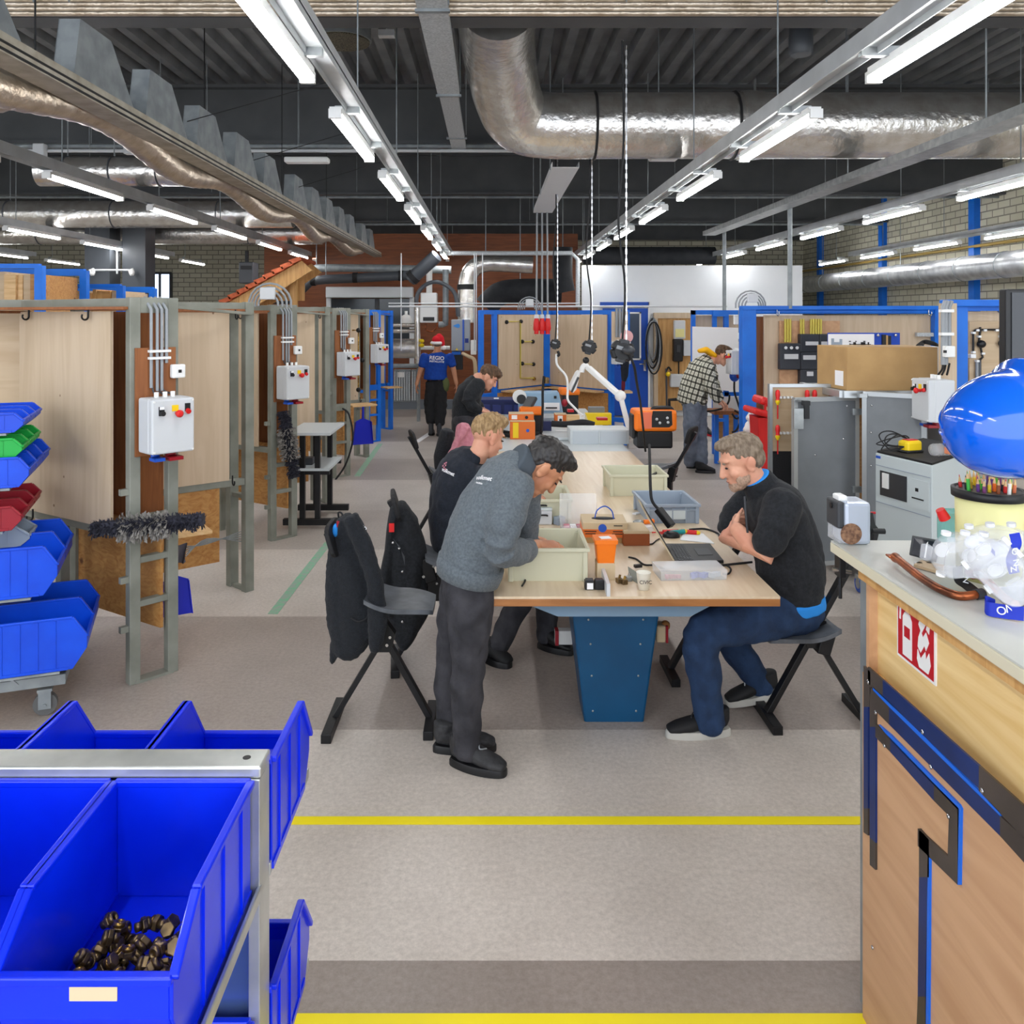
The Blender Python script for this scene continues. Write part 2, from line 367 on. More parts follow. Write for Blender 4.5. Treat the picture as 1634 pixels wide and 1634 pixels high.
def brick_mat():
    m = bpy.data.materials.new('pale_brickwork'); m.use_nodes = True; nt = m.node_tree; B = nt.nodes['Principled BSDF']; L = nt.links.new
    tc = nt.nodes.new('ShaderNodeTexCoord'); sp = nt.nodes.new('ShaderNodeSeparateXYZ'); L(tc.outputs['Object'], sp.inputs[0])
    ad = nt.nodes.new('ShaderNodeMath'); ad.operation = 'ADD'; L(sp.outputs[0], ad.inputs[0]); L(sp.outputs[1], ad.inputs[1])
    cb = nt.nodes.new('ShaderNodeCombineXYZ'); L(ad.outputs[0], cb.inputs[0]); L(sp.outputs[2], cb.inputs[1])
    b = nt.nodes.new('ShaderNodeTexBrick'); b.inputs['Scale'].default_value = 1; b.inputs['Brick Width'].default_value = .34; b.inputs['Row Height'].default_value = .135
    b.inputs['Mortar Size'].default_value = .012; b.inputs['Color1'].default_value = lin((206, 202, 182)); b.inputs['Color2'].default_value = lin((186, 182, 162)); b.inputs['Mortar'].default_value = lin((130, 126, 114))
    L(cb.outputs[0], b.inputs['Vector']); L(b.outputs[0], B.inputs['Base Color']); B.inputs['Roughness'].default_value = .85; return m
BR = brick_mat()
XL, XR, YB, ZD = -14.0, 9.2, 24.0, 5.07
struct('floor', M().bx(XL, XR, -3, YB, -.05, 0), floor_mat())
m = M(); x = XL
prof = []
while x < XR:
    prof += [(x, ZD), (x+.10, ZD), (x+.13, ZD+.1), (x+.23, ZD+.1)]; x += .26
for a, b in zip(prof, prof[1:]):
    m.add([(a[0], -3, a[1]), (b[0], -3, b[1]), (b[0], YB, b[1]), (a[0], YB, a[1])], [(0, 1, 2, 3)])
struct('ceiling', m, MT['deck'])
for i in range(5):
    y = 6.05+4.3*i; m = M()
    m.bx(XL, XR, y-.11, y+.11, 4.28, 4.32).bx(XL, XR, y-.012, y+.012, 4.32, 5.0).bx(XL, XR, y-.11, y+.11, 4.98, 5.02)
    struct('trim_%d' % (i+1), m, MT['beam'])
struct('wall_right', M().bx(XR, XR+.2, -3, YB, 0, 5.2), BR)
struct('wall_back', M().bx(XL, XR, YB, YB+.2, 0, 5.2), BR)
struct('wall_left', M().bx(XL-.2, XL, -3, YB, 0, 5.2), BR)
struct('wall_middle', M().bx(-5.2, 2.0, 18.7, 18.8, 0, 4.0), MT['wall_board'])
struct('wall_white', M().bx(1.93, 6.6, 17.25, 17.35, 0, 3.18).bx(6.5, 6.6, 17.35, 23.9, 0, 3.18), MT['whitewall'])
# blue wall columns of the right wall
for i, y in enumerate((22.6, 19.0, 15.4, 11.8)):
    struct('trim_%d' % (6+i), M().bx(9.08, 9.2, y-.09, y+.09, 0, 5.05), MT['blue'])
# two dark columns in the hall on the left
for px0, px1, k in ((135, 175, 0), (195, 232, 1)):
    a, b = P(px0, 400, 15.5), P(px1, 400, 15.5)
    struct('trim_%d' % (10+k), M().bx(a.x, b.x, 15.5, 15.95, 0, 5.0), MT['pipegrey'])
# bright window far behind on the left
a, b = P(238, 436, 23.9), P(272, 472, 23.9)
o = struct('window_1', M().bx(a.x, b.x, 23.94, 23.98, b.z-.6, a.z), pm('daylit_pane', (196, 216, 246), .4, emit=.95))
m = M()
for q in (a.x, (a.x+b.x)/2, b.x): m.bx(q-.03, q+.03, 23.88, 23.99, b.z-.6, a.z)
part('window_frame', m.bx(a.x, b.x, 23.88, 23.99, a.z-.03, a.z+.04), MT['darkgrey'], o)
# marking tapes on the floor
solo('floor_tape', M().bx(-2.6, 1.9, 3.365, 3.418, 0.001, .003), MT['tapeyellow'], 'yellow marking tape across the floor beyond the foreground bin rack', 'floor tape')
solo('floor_tape', M().bx(-2.6, 1.9, 2.39, 2.452, 0.001, .003), MT['tapeyellow'], 'yellow marking tape across the floor nearest the viewpoint, at the counter\'s foot', 'floor tape')
g0, g1 = PF(435, 980), PF(524, 866)
d = (g1-g0).normalized(); n_ = V((d.y, -d.x, 0))*.035
solo('floor_tape', M().prism([g0+n_, g1+n_, g1-n_, g0-n_], (0, 0, .003)), MT['tapegreen'], 'worn green floor tape between the grey booths and the first stool', 'floor tape')
g0, g1 = PF(570, 760), PF(607, 708)
d = (g1-g0).normalized(); n_ = V((d.y, -d.x, 0))*.04
solo('floor_tape', M().prism([g0+n_, g1+n_, g1-n_, g0-n_], (0, 0, .003)), MT['tapegreen'], 'worn green floor tape by the legs of the blue booth further down the aisle', 'floor tape')
g0, g1 = PF(664, 706), PF(688, 690)
d = (g1-g0).normalized(); n_ = V((d.y, -d.x, 0))*.05
solo('floor_tape', M().prism([g0+n_, g1+n_, g1-n_, g0-n_], (0, 0, .003)), MT['paper'], 'short white floor marking at the feet of the man in the blue T-shirt', 'floor tape')
# ================================================================ lamps
ROWS = [(-10.2, 0, 'second row beyond the dark columns'), (-7.11, 0, 'row in front of the dark columns'), (-4.05, 0, 'row over the grey booths'), (-.99, .1, 'row over the left aisle'),
        (2.07, -.15, 'row right of the hanging reels'), (5.13, -.12, 'row over the right blue booths'), (8.16, -.12, 'row along the brick wall')]
ZT = 3.39
ORD = ['first', 'second', 'third', 'fourth', 'fifth', 'sixth', 'seventh', 'eighth', 'ninth']
def make_tube():
    t = thing('tube_lamp', 'x', 'ceiling lamp', (0, 0, ZT), 0, 'LED tube lamps under the ceiling')
    m = M()
    prof = [(-.036, .02), (-.036, -.018), (-.026, -.024), (0, -.027), (.026, -.024), (.036, -.016), (.036, .02)]
    m.prism([V((a, .03, ZT+b)) for a, b in prof], (0, 1.44, 0))
    part('diffuser', m, MT['tubeglow'], t)
    m = M().bx(-.04, .04, 0.0, .03, ZT-.03, ZT+.03).bx(-.04, .04, 1.47, 1.5, ZT-.03, ZT+.03).bx(-.04, .04, .03, 1.47, ZT+.006, ZT+.05)
    part('housing', m, MT['white'], t)
    return t
proto = make_tube(); first = True
for k, (x, off, nm) in enumerate(ROWS):
    for j in range(-2, 8):
        y = 2.92+2.25*j
        if (k < 2 and (j < 2)) or (k == 6 and j < 2): continue
        lab = '%s LED tube lamp from the front in the %s' % (ORD[max(0, j-(0 if k in (3, 4) else 2))], nm) if j >= 0 else 'LED tube lamp overhead behind the viewpoint'
        if j >= 0 and k not in (3, 4) and j < 2: lab = 'LED tube lamp overhead at the side, outside the view'
        if first: o = proto; o.location = (x, y, ZT); o['label'] = lab; first = False
        else: o = dup(proto, (x, y, ZT), None, lab)
    # the trunking that carries them
    c = x+off; t = thing('lamp_trunking', 'long grey trunking that carries the lamp %s' % nm, 'trunking', (c, -1.6, 3.44), 0, 'lighting trunking runs')
    m = M().bx(c-.055, c+.055, -1.6, 18.2, 3.475, 3.485).bx(c-.055, c-.05, -1.6, 18.2, 3.44, 3.54).bx(c+.05, c+.055, -1.6, 18.2, 3.44, 3.54)
    part('channel', m, MT['trunk'], t)
    for j in range(0, 8):
        y = 3.1+2.25*j; part('bracket', M().bx(min(x, c)-.03, max(x, c)+.03, y-.02, y+.02, 3.43, 3.48), MT['galv'], t)
        part('bracket', M().bx(min(x, c)-.03, max(x, c)+.03, y+1.05, y+1.09, 3.43, 3.48), MT['galv'], t)
    for j in range(0, 8): part('hanger_rod', M().cyl((c, 3.2+2.25*j, 3.48), (c, 3.2+2.25*j, 5.07), .006, n=6), MT['galvd'], t)
# ================================================================ ducts, trays and pipes under the roof
# big foil duct across, with its elbow
yD, zD, rD = 8.25, 4.03, .33
pts = [(.06, 6.5, 4.62), (.06, 7.2, 4.54), (.16, 7.9, 4.25)]+[(.3, 8.18, 4.08)]+[(x_, yD, zD) for x_ in (.6, 1.2, 2.2, 3.2, 4.2, 5.2, 6.4)]
t = thing('foil_duct', 'wide foil-wrapped air duct with an elbow, highest across the right of the ceiling', 'duct', (2, yD, zD))
part('duct_pipe', M().tube(spline(pts, 6), rD, 28), MT['foil'], t)
for x_ in (1.05, 2.45): part('strap', M().tube([V((x_+.008*math.cos(a_), yD+(rD+.006)*math.cos(a_), zD+(rD+.006)*math.sin(a_))) for a_ in [2*PI*i/28 for i in range(28)]], .014, 6, True), MT['rubber'], t)
m = M().tube([(2.5, yD, zD), (2.62, yD, zD), (2.75, yD, zD)], [rD+.012, rD+.02, rD+.004], 28)
part('sleeve', m, MT['foil'], t)
for x_ in (1.7, 3.6): part('hanger_rod', M().cyl((x_, yD, zD+rD-.02), (x_, yD, 5.07), .006, n=6), MT['galvd'], t)
# thin ribbed foil pipe at the very top
t = thing('foil_pipe', 'narrow ribbed foil-wrapped pipe crossing the hall below the first roof beam', 'pipe', (0, 5.75, 4.28))
m = M()
for i in range(4): m.cyl((-6, 5.75, 4.24+.032*i), (7, 5.75, 4.24+.032*i), .021, n=10)
part('pipe_run', m, MT['foilflex'], t)
for x_ in (-3.2, -2.95, .95, 2.35): part('hanger_rod', M().cyl((x_, 5.7, 4.3), (x_, 5.7, 5.07), .006, n=6), MT['galvd'], t)
# small camera box and round grille
t = thing('ceiling_diffuser', 'round perforated grey air diffuser between the lamp rows and the deck', 'air diffuser', (-1.25, 7.3, 4.55))
c = P(545, 66, 7.3)
part('drum', M().cyl(c, c+V((0, 0, .14)), .265, n=36), MT['galvd'], t)
part('grille', M().cyl(c-V((0, 0, .012)), c, .25, n=36), pm('perforated_grille', (118, 112, 92), .6, .3, (40, 38, 34), 160, lo=.45, hi=.55), t)
part('duct_neck', M().cyl(c+V((0, 0, .14)), V((c.x, c.y, 5.07)), .14, n=24), MT['galvd'], t)
part('hanger_rod', M().cyl(c+V((-.28, 0, 0)), V((c.x-.28, c.y, 5.07)), .006, n=6), MT['galvd'], t)
c = P(617, 54, 7.6)
solo('sensor_box', M().box(c, (.15, .08, .06)).cyl(c+V((0, 0, .03)), V((c.x, c.y, 5.07)), .008, n=6), MT['box'], 'small pale sensor box beside the round air diffuser', 'sensor')
c = P(1278, 62, 7.0)
t = thing('ceiling_camera', 'dark grey round speaker drum hanging in front of the big foil duct', 'speaker', c)
part('drum', M().lathe([(.085, -.14), (.1, -.12), (.1, .12), (.08, .14)], c, 24), MT['pipegrey'], t)
part('bracket', M().bx(c.x-.03, c.x+.03, c.y-.02, c.y+.02, c.z+.13, 5.07), MT['darkgrey'], t)
# long cable tray along the hall, in the middle
t = thing('cable_tray', 'perforated cable tray running towards the viewer in the middle of the ceiling', 'cable tray', (-.4, 7, 4.22))
m = M().bx(-.5, -.3, 4.6, 7.75, 4.21, 4.216)
m.bx(-.505, -.5, 4.6, 7.75, 4.21, 4.27).bx(-.3, -.295, 4.6, 7.75, 4.21, 4.27)
part('tray_length', m, MT['tray'], t)
part('tray_length', M().bx(-.485, -.315, 7.75, 10.25, 4.2, 4.206).bx(-.49, -.485, 7.75, 10.25, 4.2, 4.26).bx(-.315, -.31, 7.75, 10.25, 4.2, 4.26), MT['tray'], t)
for y_ in (5.6, 7.75, 9.6): part('hanger_rod', M().cyl((-.29, y_, 4.24), (-.29, y_, 5.07), .007, n=6).bx(-.52, -.28, y_-.02, y_+.02, 4.19, 4.21), MT['galvd'], t)
# tray with the drop cables
t = thing('cable_tray', 'pale flat cable tray ending above the three red hanging plugs', 'cable tray', (.8, 10, 3.69))
m = M().bx(.66, .94, 8.7, 12.5, 3.69, 3.696).bx(.655, .66, 8.7, 12.5, 3.69, 3.75).bx(.94, .945, 8.7, 12.5, 3.69, 3.75)
part('tray_length', m, MT['box'], t)
for y_ in (8.9, 10.7, 12.4): part('hanger_rod', M().cyl((.65, y_, 3.7), (.65, y_, 5.07), .007, n=6), MT['galvd'], t)
# tray on the right with its two poles
t = thing('cable_tray', 'galvanised cable tray standing on two tall poles above the right booths', 'cable tray', (3.67, 10.4, 3.46))
m = M().bx(3.57, 3.77, 4.3, 13.7, 3.46, 3.467).bx(3.565, 3.572, 4.3, 13.7, 3.46, 3.53).bx(3.768, 3.775, 4.3, 13.7, 3.46, 3.53)
part('tray_length', m, MT['galv'], t)
part('pole', M().cyl((3.82, 10.4, 2.2), (3.82, 10.4, 3.5), .03, n=12), MT['galvd'], t)
part('pole', M().cyl((3.9, 13.6, 2.1), (3.9, 13.6, 3.6), .032, n=12), MT['galvd'], t)
for y_ in (6.2, 8.6): part('hanger_rod', M().cyl((3.77, y_, 3.5), (3.77, y_, 5.07), .007, n=6), MT['galvd'], t)
# conduit runs along the beams
for i, (y, z, r, lab) in enumerate(((10.2, 4.235, .03, 'upper galvanised conduit band along the second roof beam'), (10.15, 4.165, .022, 'thin white conduit along the second roof beam'),
        (14.6, 4.24, .025, 'thin conduit under the third roof beam'), (18.9, 4.24, .03, 'thin conduit under the fourth roof beam'))):
    t = thing('conduit_run', lab, 'conduit', (0, y, z))
    part('pipe_run', M().cyl((XL+.1, y, z), (XR-.1, y, z), r, n=8), MT['galvd'] if i != 1 else MT['box'], t)
    for x_ in (-7, -5, -2.4, .9, 3.3, 6.2): part('hanger_rod', M().cyl((x_, y, z), (x_, y, 5.07), .006, n=6), MT['galvd'], t)
for px, py, lab in ((490, 256, 'white oblong luminaire under the conduits, left of the lamp row'), (1058, 252, 'small oval emergency light under the conduits by the hanging reels')):
    c = P(px, py, 10.1); w_ = 70 if px < 500 else 44; w_ = w_*10.1/1300
    solo('emergency_light', M().box(c, (w_, .16, .07)), MT['white'], lab, 'emergency light', bev=.02)
# junction boxes on the conduit
for px, py, lab in ((208, 236, 'small white socket box on the conduit above the saw-tooth rail'), (990, 218, 'grey junction box with cables above the conduits by the hanging reels'), (64, 240, 'white junction box on the conduit at the far left')):
    c = P(px, py, 10.1); solo('junction_box', M().box(c, (.14, .1, .16)), MT['box'], lab, 'junction box', bev=.01)
# saw-tooth rail
t = thing('sawtooth_rail', 'long ceiling rail with a row of folded galvanised sheets like saw teeth', 'ceiling rail', (-2.45, 8, 3.36))
xs = -2.46; z0 = 3.38
m = M().bx(xs-.06, xs+.1, 2.5, 17.6, z0, z0+.03).bx(xs+.07, xs+.1, 2.5, 17.6, z0+.03, z0+.1).bx(xs-.06, xs-.04, 2.5, 17.6, z0+.03, z0+.12)
part('rail', m, pm('rail_edge', (176, 170, 156), .5, .2, (150, 142, 126), 8), t)
m = M().bx(xs+.095, xs+.104, 2.5, 17.6, z0+.008, z0+.022).bx(xs+.095, xs+.104, 2.5, 17.6, z0+.045, z0+.058)
part('slot', m, MT['black'], t)
y = 3.35; i = 0
while y < 16.8:
    q = M(); L_ = .84
    poly = [V((xs+.07, y, z0+.06)), V((xs+.07, y+L_*.1, z0+.45)), V((xs+.07, y+L_*.56, z0+.45)), V((xs+.07, y+L_, z0+.06))]
    q.prism(poly, (.006, 0, 0)); poly2 = [V((xs-.05, p.y, p.z)) for p in poly]
    q.prism(poly2, (.006, 0, 0)); q.prism([poly[0], poly[1], poly2[1], poly2[0]], (0, .005, 0)); q.prism([poly[1]+V((0, 0, -.004)), poly[2]+V((0, 0, -.004)), poly2[2]+V((0, 0, -.004)), poly2[1]+V((0, 0, -.004))], (0, 0, .004))
    part('tooth', q, MT['galvd'], t)
    y += .97 if i % 5 else 1.3; i += 1
for y_ in (4.4, 7, 9.6, 12.2, 14.8): part('hanger_wire', M().cyl((xs, y_, z0+.1), (xs, y_, 5.07), .005, n=6), MT['blackmetal'], t)
for y_ in (6.6, 8.3, 10.1): part('stay_wire', M().cyl((xs, y_, z0+.3), (xs+1.25, y_+.3, z0+.75), .004, n=6), MT['blackmetal'], t)
# flexible foil ducts at the left
t = thing('flex_duct', 'sagging ribbed foil flex duct slung under the saw-tooth rail', 'duct', (-2.7, 9, 3.3))
pts = []
for i in range(150):
    y = 3.3+13*i/149; pts.append((-2.64+.03*math.sin(y*1.3), y, 3.45-.13*(math.sin(y*1.15)**2)))
part('duct_hose', M().tube(pts, [.1+.007*(j % 2) for j in range(150)], 16), MT['foilflex'], t)
for (y, py, r, x0, x1, lab) in ((9.4, 274, .17, -5.2, -2.9, 'short foil-wrapped duct crossing behind the saw-tooth rail, nearest of the left ducts'), (13.2, 342, .22, -10.5, -3.2, 'foil-wrapped duct crossing behind the saw-tooth rail, middle of the left ducts'), (16.5, 372, .23, -12.5, -3.4, 'foil-wrapped duct crossing behind the saw-tooth rail, last of the left ducts')):
    z = H-(py-CY)*y/F; t = thing('foil_duct', lab, 'duct', ((x0+x1)/2, y, z))
    part('duct_pipe', M().tube([(x0+(x1-x0)*i/10, y, z) for i in range(11)], r, 20), MT['foil'], t)
    for k in range(4):
        x_ = x0+(x1-x0)*(k+.6)/4.3
        part('strap', M().tube([V((x_, y+(r+.004)*math.cos(a_), z+(r+.004)*math.sin(a_))) for a_ in [2*PI*i/20 for i in range(20)]], .01, 5, True), MT['pipegrey'], t)
        part('hanger_rod', M().cyl((x_, y, z+r), (x_, y, 5.07), .006, n=6), MT['galvd'], t)
z = 4.05; t = thing('flex_duct', 'ribbed foil flex duct looping over the saw-tooth rail at the upper left edge', 'duct', (-3.4, 5.6, 3.9))
part('duct_hose', M().tube(spline([(-4.6, 5.4, 3.82), (-3.7, 5.5, 3.62), (-3.2, 5.75, 3.74), (-2.9, 6.1, 3.84)], 14), [.15+.008*(j % 2) for j in range(43)], 18), MT['foilflex'], t)
# silver spiral duct along the brick wall
t = thing('spiral_duct', 'long bright spiral duct along the brick wall above the blue booths', 'duct', (8.55, 16, 2.95))
part('duct_pipe', M().cyl((8.55, 6, 2.96), (8.55, 23.8, 2.96), .22, n=28), MT['bright_duct'], t)
for i in range(14):
    y = 7.5+1.2*i; part('seam_ring', M().tube([V((8.55+.224*math.cos(a_), y, 2.96+.224*math.sin(a_))) for a_ in [2*PI*j/24 for j in range(24)]], .008, 5, True), MT['galvd'], t)
for y in (9, 13, 17, 21): part('hanger_rod', M().cyl((8.55, y, 3.15), (8.55, y, 5.07), .007, n=6), MT['galvd'], t)
t = thing('gas_pipe', 'thin yellow gas pipe along the brick wall above the spiral duct', 'pipe', (9.1, 15, 3.4))
part('pipe_run', M().cyl((9.1, 6, 3.42), (9.1, 23.8, 3.42), .03, n=8), pm('ochre_paint', (178, 150, 80), .5), t)
# ================================================================ training booths on the left
def v2(a, z): return V((a[0], a[1], z))
def hook(m, p, n, s=.05):
    p = V(p); n = V(n).normalized()
    m.tube([p+V((0, 0, s))-n*.0]+arc(p+n*s*.4, s*.4, PI, 2.2*PI, 8, n, V((0, 0, 1))), .006, 6)
def booth(k, cf, unit, rough='', sl=True):
    dy = 2.97*k
    a, b = (-2.05, 4.67+dy), (-1.895, 4.83+dy); wa, wb = (-3.02, 5.28+dy), (-2.66, 5.24+dy)
    e1, e2, ea = (-2.02, 6.37+dy), (-1.86, 6.235+dy), (-2.78, 5.47+dy)
    R = math.atan2(b[1]-a[1], b[0]-a[0]); RA = math.atan2(wa[1]-a[1], wa[0]-a[0]); RB = math.atan2(e2[1]-ea[1], e2[0]-ea[0]); RE = math.atan2(e2[1]-e1[1], e2[0]-e1[0])
    t = thing('training_booth', '%s booth wall with ladder post and birch panels, %s' % (rough, unit), 'booth', (-2.3, 5.4+dy, 0), 0, 'booth wall units along the aisle')
    # ladder at the aisle
    for q in (a, b): part('post', M().box(v2(q, 1.105), (.062, .062, 2.21), R), cf, t, .004)
    m = M()
    for z in (.02, .45, .70): m.bar(v2(a, z), v2(b, z), .05, .03)
    for z in (.88, 2.17): m.bar(v2(a, z), v2(b, z), .05, .09)
    for z in (.45, .70): part('rung', M().bar(v2(a, z), v2(b, z), .05, .035), cf, t, .003)
    for z in (.91, 2.165): part('crosspiece', M().bar(v2(a, z), v2(b, z), .05, .09), cf, t, .003)
    part('foot_plate', M().bar(v2(a, .008), v2(b, .008), .07, .016), cf, t)
    for z in (.32, .6, 1.1): part('lug', M().box(v2((a[0]-.05*math.cos(R), a[1]-.05*math.sin(R)), z), (.05, .03, .035), R), cf, t)
    # wall A (towards the viewer)
    for z in (.845, 2.18): part('rail', M().bar(v2(a, z), v2(wa, z), .05, .05), cf, t, .003)
    for f in (.62, 1.0): part('post', M().box(v2((a[0]+(wa[0]-a[0])*f, a[1]+(wa[1]-a[1])*f), .42), (.06, .06, .84), RA), cf, t, .003)
    part('rail', M().bar(v2(wb, 2.18), v2(b, 2.18), .05, .05), cf, t, .003)
    part('post', M().box(v2(wb, 1.09), (.06, .06, 2.18), RA), cf, t, .003)
    na = V((math.sin(RA), -math.cos(RA), 0))*-1
    if na.y > 0: na = -na
    c = V(((a[0]+wa[0])/2-.06, (a[1]+wa[1])/2+.035, 1.5))+na*.03
    part('panel', M().box(c, (.98, .018, 1.26), RA), MT['birch'], t)
    c = V(((b[0]+wb[0])/2, (b[1]+wb[1])/2, .575))
    part('lower_panel', M().box(c+na*.03, (.86, .018, .6), RA), MT['fir'], t)
    part('back_panel', M().box(V(((b[0]+wb[0])/2, (b[1]+wb[1])/2, 1.5)), (.78, .018, 1.26), RA), MT['brownboard'], t)
    hk = MT['blackmetal']
    for f, z in ((.3, 2.1), (.86, 2.1), (.82, .84)):
        m = M(); hook(m, v2((a[0]+(wa[0]-a[0])*f, a[1]+(wa[1]-a[1])*f), z)+na*.06, na); part('hook', m, hk, t)
    p0, p1 = v2(a, 2.14), v2(wa, 2.14)
    part('top_board', M().prism([p0+na*.06, p1+na*.3, p1-na*.1, p0-na*.1], (0, 0, .016)), MT['brownboard'], t)
    # wall B (facing the viewer) with its end ladder
    for q in (e1, e2): part('post', M().box(v2(q, 1.105), (.06, .075, 2.21), RE), cf, t, .004)
    for z in (.008, .72, 2.17): part('rung', M().bar(v2(e1, z), v2(e2, z), .045, .03), cf, t)
    for z in (.845, 2.18): part('rail', M().bar(v2(ea, z), v2(e2, z), .05, .05), cf, t, .003)
    nb = V((math.sin(RB), -math.cos(RB), 0))
    c = V(((e2[0]+ea[0])/2-.05, (e2[1]+ea[1])/2-.03, 1.5))+nb*.03
    part('panel', M().box(c, (1.0, .018, 1.26), RB), MT['birch'], t)
    part('lower_panel', M().box(c+V((-.05, -.05, -.93))-nb*.02, (1.0, .018, .6), RB), MT['fir'], t)
    part('brace', M().bar(v2(e2, 2.12)+nb*.05, v2((e2[0]-.55, e2[1]-.45), 2.17)+nb*.32, .05, .02), cf, t)
    p0, p1 = v2(e2, 2.14), v2(ea, 2.14)
    part('top_board', M().prism([p0+nb*.03, p1+nb*.1, p1-nb*.1, p0-nb*.1], (0, 0, .016)), MT['brownboard'], t)
    for f, z in ((.1, 2.1), (.12, .86)):
        m = M(); hook(m, v2((e2[0]+(ea[0]-e2[0])*f, e2[1]+(ea[1]-e2[1])*f), z)+nb*.06, nb); part('hook', m, hk, t)
    part('back_panel', M().box(c+V((-.05, .1, .0))-nb*.12, (.9, .018, 1.26), RB), MT['birch'], t)
    # mounting board and conduits
    n = V((math.sin(R), -math.cos(R), 0)); mid = V(((a[0]+b[0])/2, (a[1]+b[1])/2, 0)); ex = V((math.cos(R), math.sin(R), 0))
    part('mounting_board', M().box(mid+n*.042+V((0, 0, 1.61)), (.235, .014, .62), R), MT['brownboard'], t)
    for i, (q, zb) in enumerate(((-.035, 1.72), (.0, 1.7), (.027, 1.7), (.055, 1.86))):
        pts = [mid+n*.065+ex*q+V((0, 0, zb-.03)), mid+n*.065+ex*q+V((0, 0, 2.14))]+[mid+n*(.065-.09*s)+ex*q+V((0, 0, 2.14+.07*s)) for s in (.5, 1)]
        part('conduit', M().tube(pts, .0095, 8), MT['conduit'], t)
        if i < 3: part('cable', M().tube(spline([mid+n*.065+ex*q+V((0, 0, zb)), mid+n*.07+ex*(q+.01)+V((0, 0, 1.67)), mid+n*.1+ex*(-.03+.045*i)+V((0, 0, 1.655))], 4), .006, 6), MT['darkgrey'], t)
    for z in (1.86, 1.9): part('clamp', M().box(mid+n*.068+ex*.012+V((0, 0, z)), (.125, .03, .014), R), MT['white'], t)
    s = thing('data_socket', 'small white data socket on the %s' % unit.replace('unit', 'unit\'s board'), 'wall socket', mid+n*.08+ex*.115+V((0, 0, 1.78)), R, 'data sockets on the booths')
    part('housing', M().box((0, 0, 0), (.08, .04, .08)), MT['white'], s, .008, local=True)
    part('port', M().box((.004, -.021, 0), (.018, .006, .018)), MT['black'], s, local=True)
    control_box(mid+n*.145+V((0, 0, 1.485))+ex*.01, R, 'pale grey control box with red knobs on the %s' % unit, 'control boxes on the booths')
    return t
def control_box(c, rz, label, group=None, w_=.25, d=.19, h=.31, plug=True, sgn=1):
    t = thing('control_box', label, 'control box', c, rz, group)
    part('enclosure', M().box((0, 0, 0), (w_, d-.05, h)), MT['box'], t, .012, local=True)
    part('cover', M().box((0, -d/2+.01, 0), (w_-.004, .05, h-.004)), MT['box'], t, .01, local=True)
    y = -d/2-.018
    s = part('rotary_switch', M().box((-.07, y, .088), (.03, .012, .05)).cyl((-.07, y, .076), (-.07, y-.025, .076), .014), MT['black'], t, local=True)
    part('switch_plate', M().box((-.07, y-.007, .105), (.026, .004, .016)), MT['paper'], s, local=True)
    s = part('emergency_stop', M().cyl((.018, y, .07), (.018, y-.02, .07), .012).lathe([(.012, 0), (.021, .012), (.021, .024), (.012, .032)], (.018, y-.016, .07), 16, axes((1, 0, 0), (0, 0, 1))), MT['redbin'], t, local=True)
    part('yellow_plate', M().box((.008, y, .1), (.036, .006, .034)), MT['yellow'], s, local=True)
    s = part('push_button', M().cyl((.08, y+.01, .085), (.08, y-.018, .075), .014), MT['redbin'], t, local=True)
    part('button_plate', M().box((.08, y, .1), (.03, .008, .045)), MT['black'], s, local=True)
    for q in (-.05, .0, .045): part('cable_gland', M().cyl((q, 0, h/2), (q, 0, h/2+.03), .013, n=10), MT['white'], t, local=True)
    if plug:
        s = part('socket_outlet', M().cyl((-.06, 0, -h/2), (-.06, -.01, -h/2-.025), .024).box((-.06, -.035, -h/2-.035), (.06, .075, .018)), pm('socket_blue', (30, 84, 190), .4) if 'sb' not in MT else MT['sb'], t, local=True)
        part('socket_outlet', M().cyl((.03, 0, -h/2), (.03, -.01, -h/2-.028), .03).box((.03, -.04, -h/2-.035), (.08, .09, .02)), MT['red'], t, local=True)
    for sx in (-1, 1):
        for sz in (-1, 1): part('cover_screw', M().cyl((sx*(w_/2-.015), -d/2-.012, sz*(h/2-.015)), (sx*(w_/2-.015), -d/2-.02, sz*(h/2-.015)), .006, n=8), MT['white'], t, local=True)
    return t
MT['sb'] = pm('socket_blue', (30, 84, 190), .4)
booth(0, MT['frame'], 'first unit of the aisle', 'grey-green')
booth(1, MT['frame'], 'second unit of the aisle', 'grey-green')
booth(2, MT['frame'], 'third unit of the aisle', 'grey-green')
booth(3, MT['blue'], 'fourth unit of the aisle', 'bright blue')
# back wall panel beyond the bin trolley
t = thing('booth_back_wall', 'wide birch plywood back wall behind the bin trolley, under the grey top rail', 'booth wall', (-3.9, 5.4, 0))
part('panel', M().bx(-5.2, -3.02, 5.38, 5.4, .3, 2.12), MT['birch_h'], t)
part('rail', M().bx(-5.2, -3.02, 5.36, 5.42, 2.14, 2.21), MT['frame'], t)
part('post', M().bx(-5.15, -5.09, 5.36, 5.42, 0, 2.14), MT['frame'], t)
part('top_board', M().bx(-5.2, -3.02, 4.95, 5.36, 2.12, 2.136), MT['brownboard'], t)
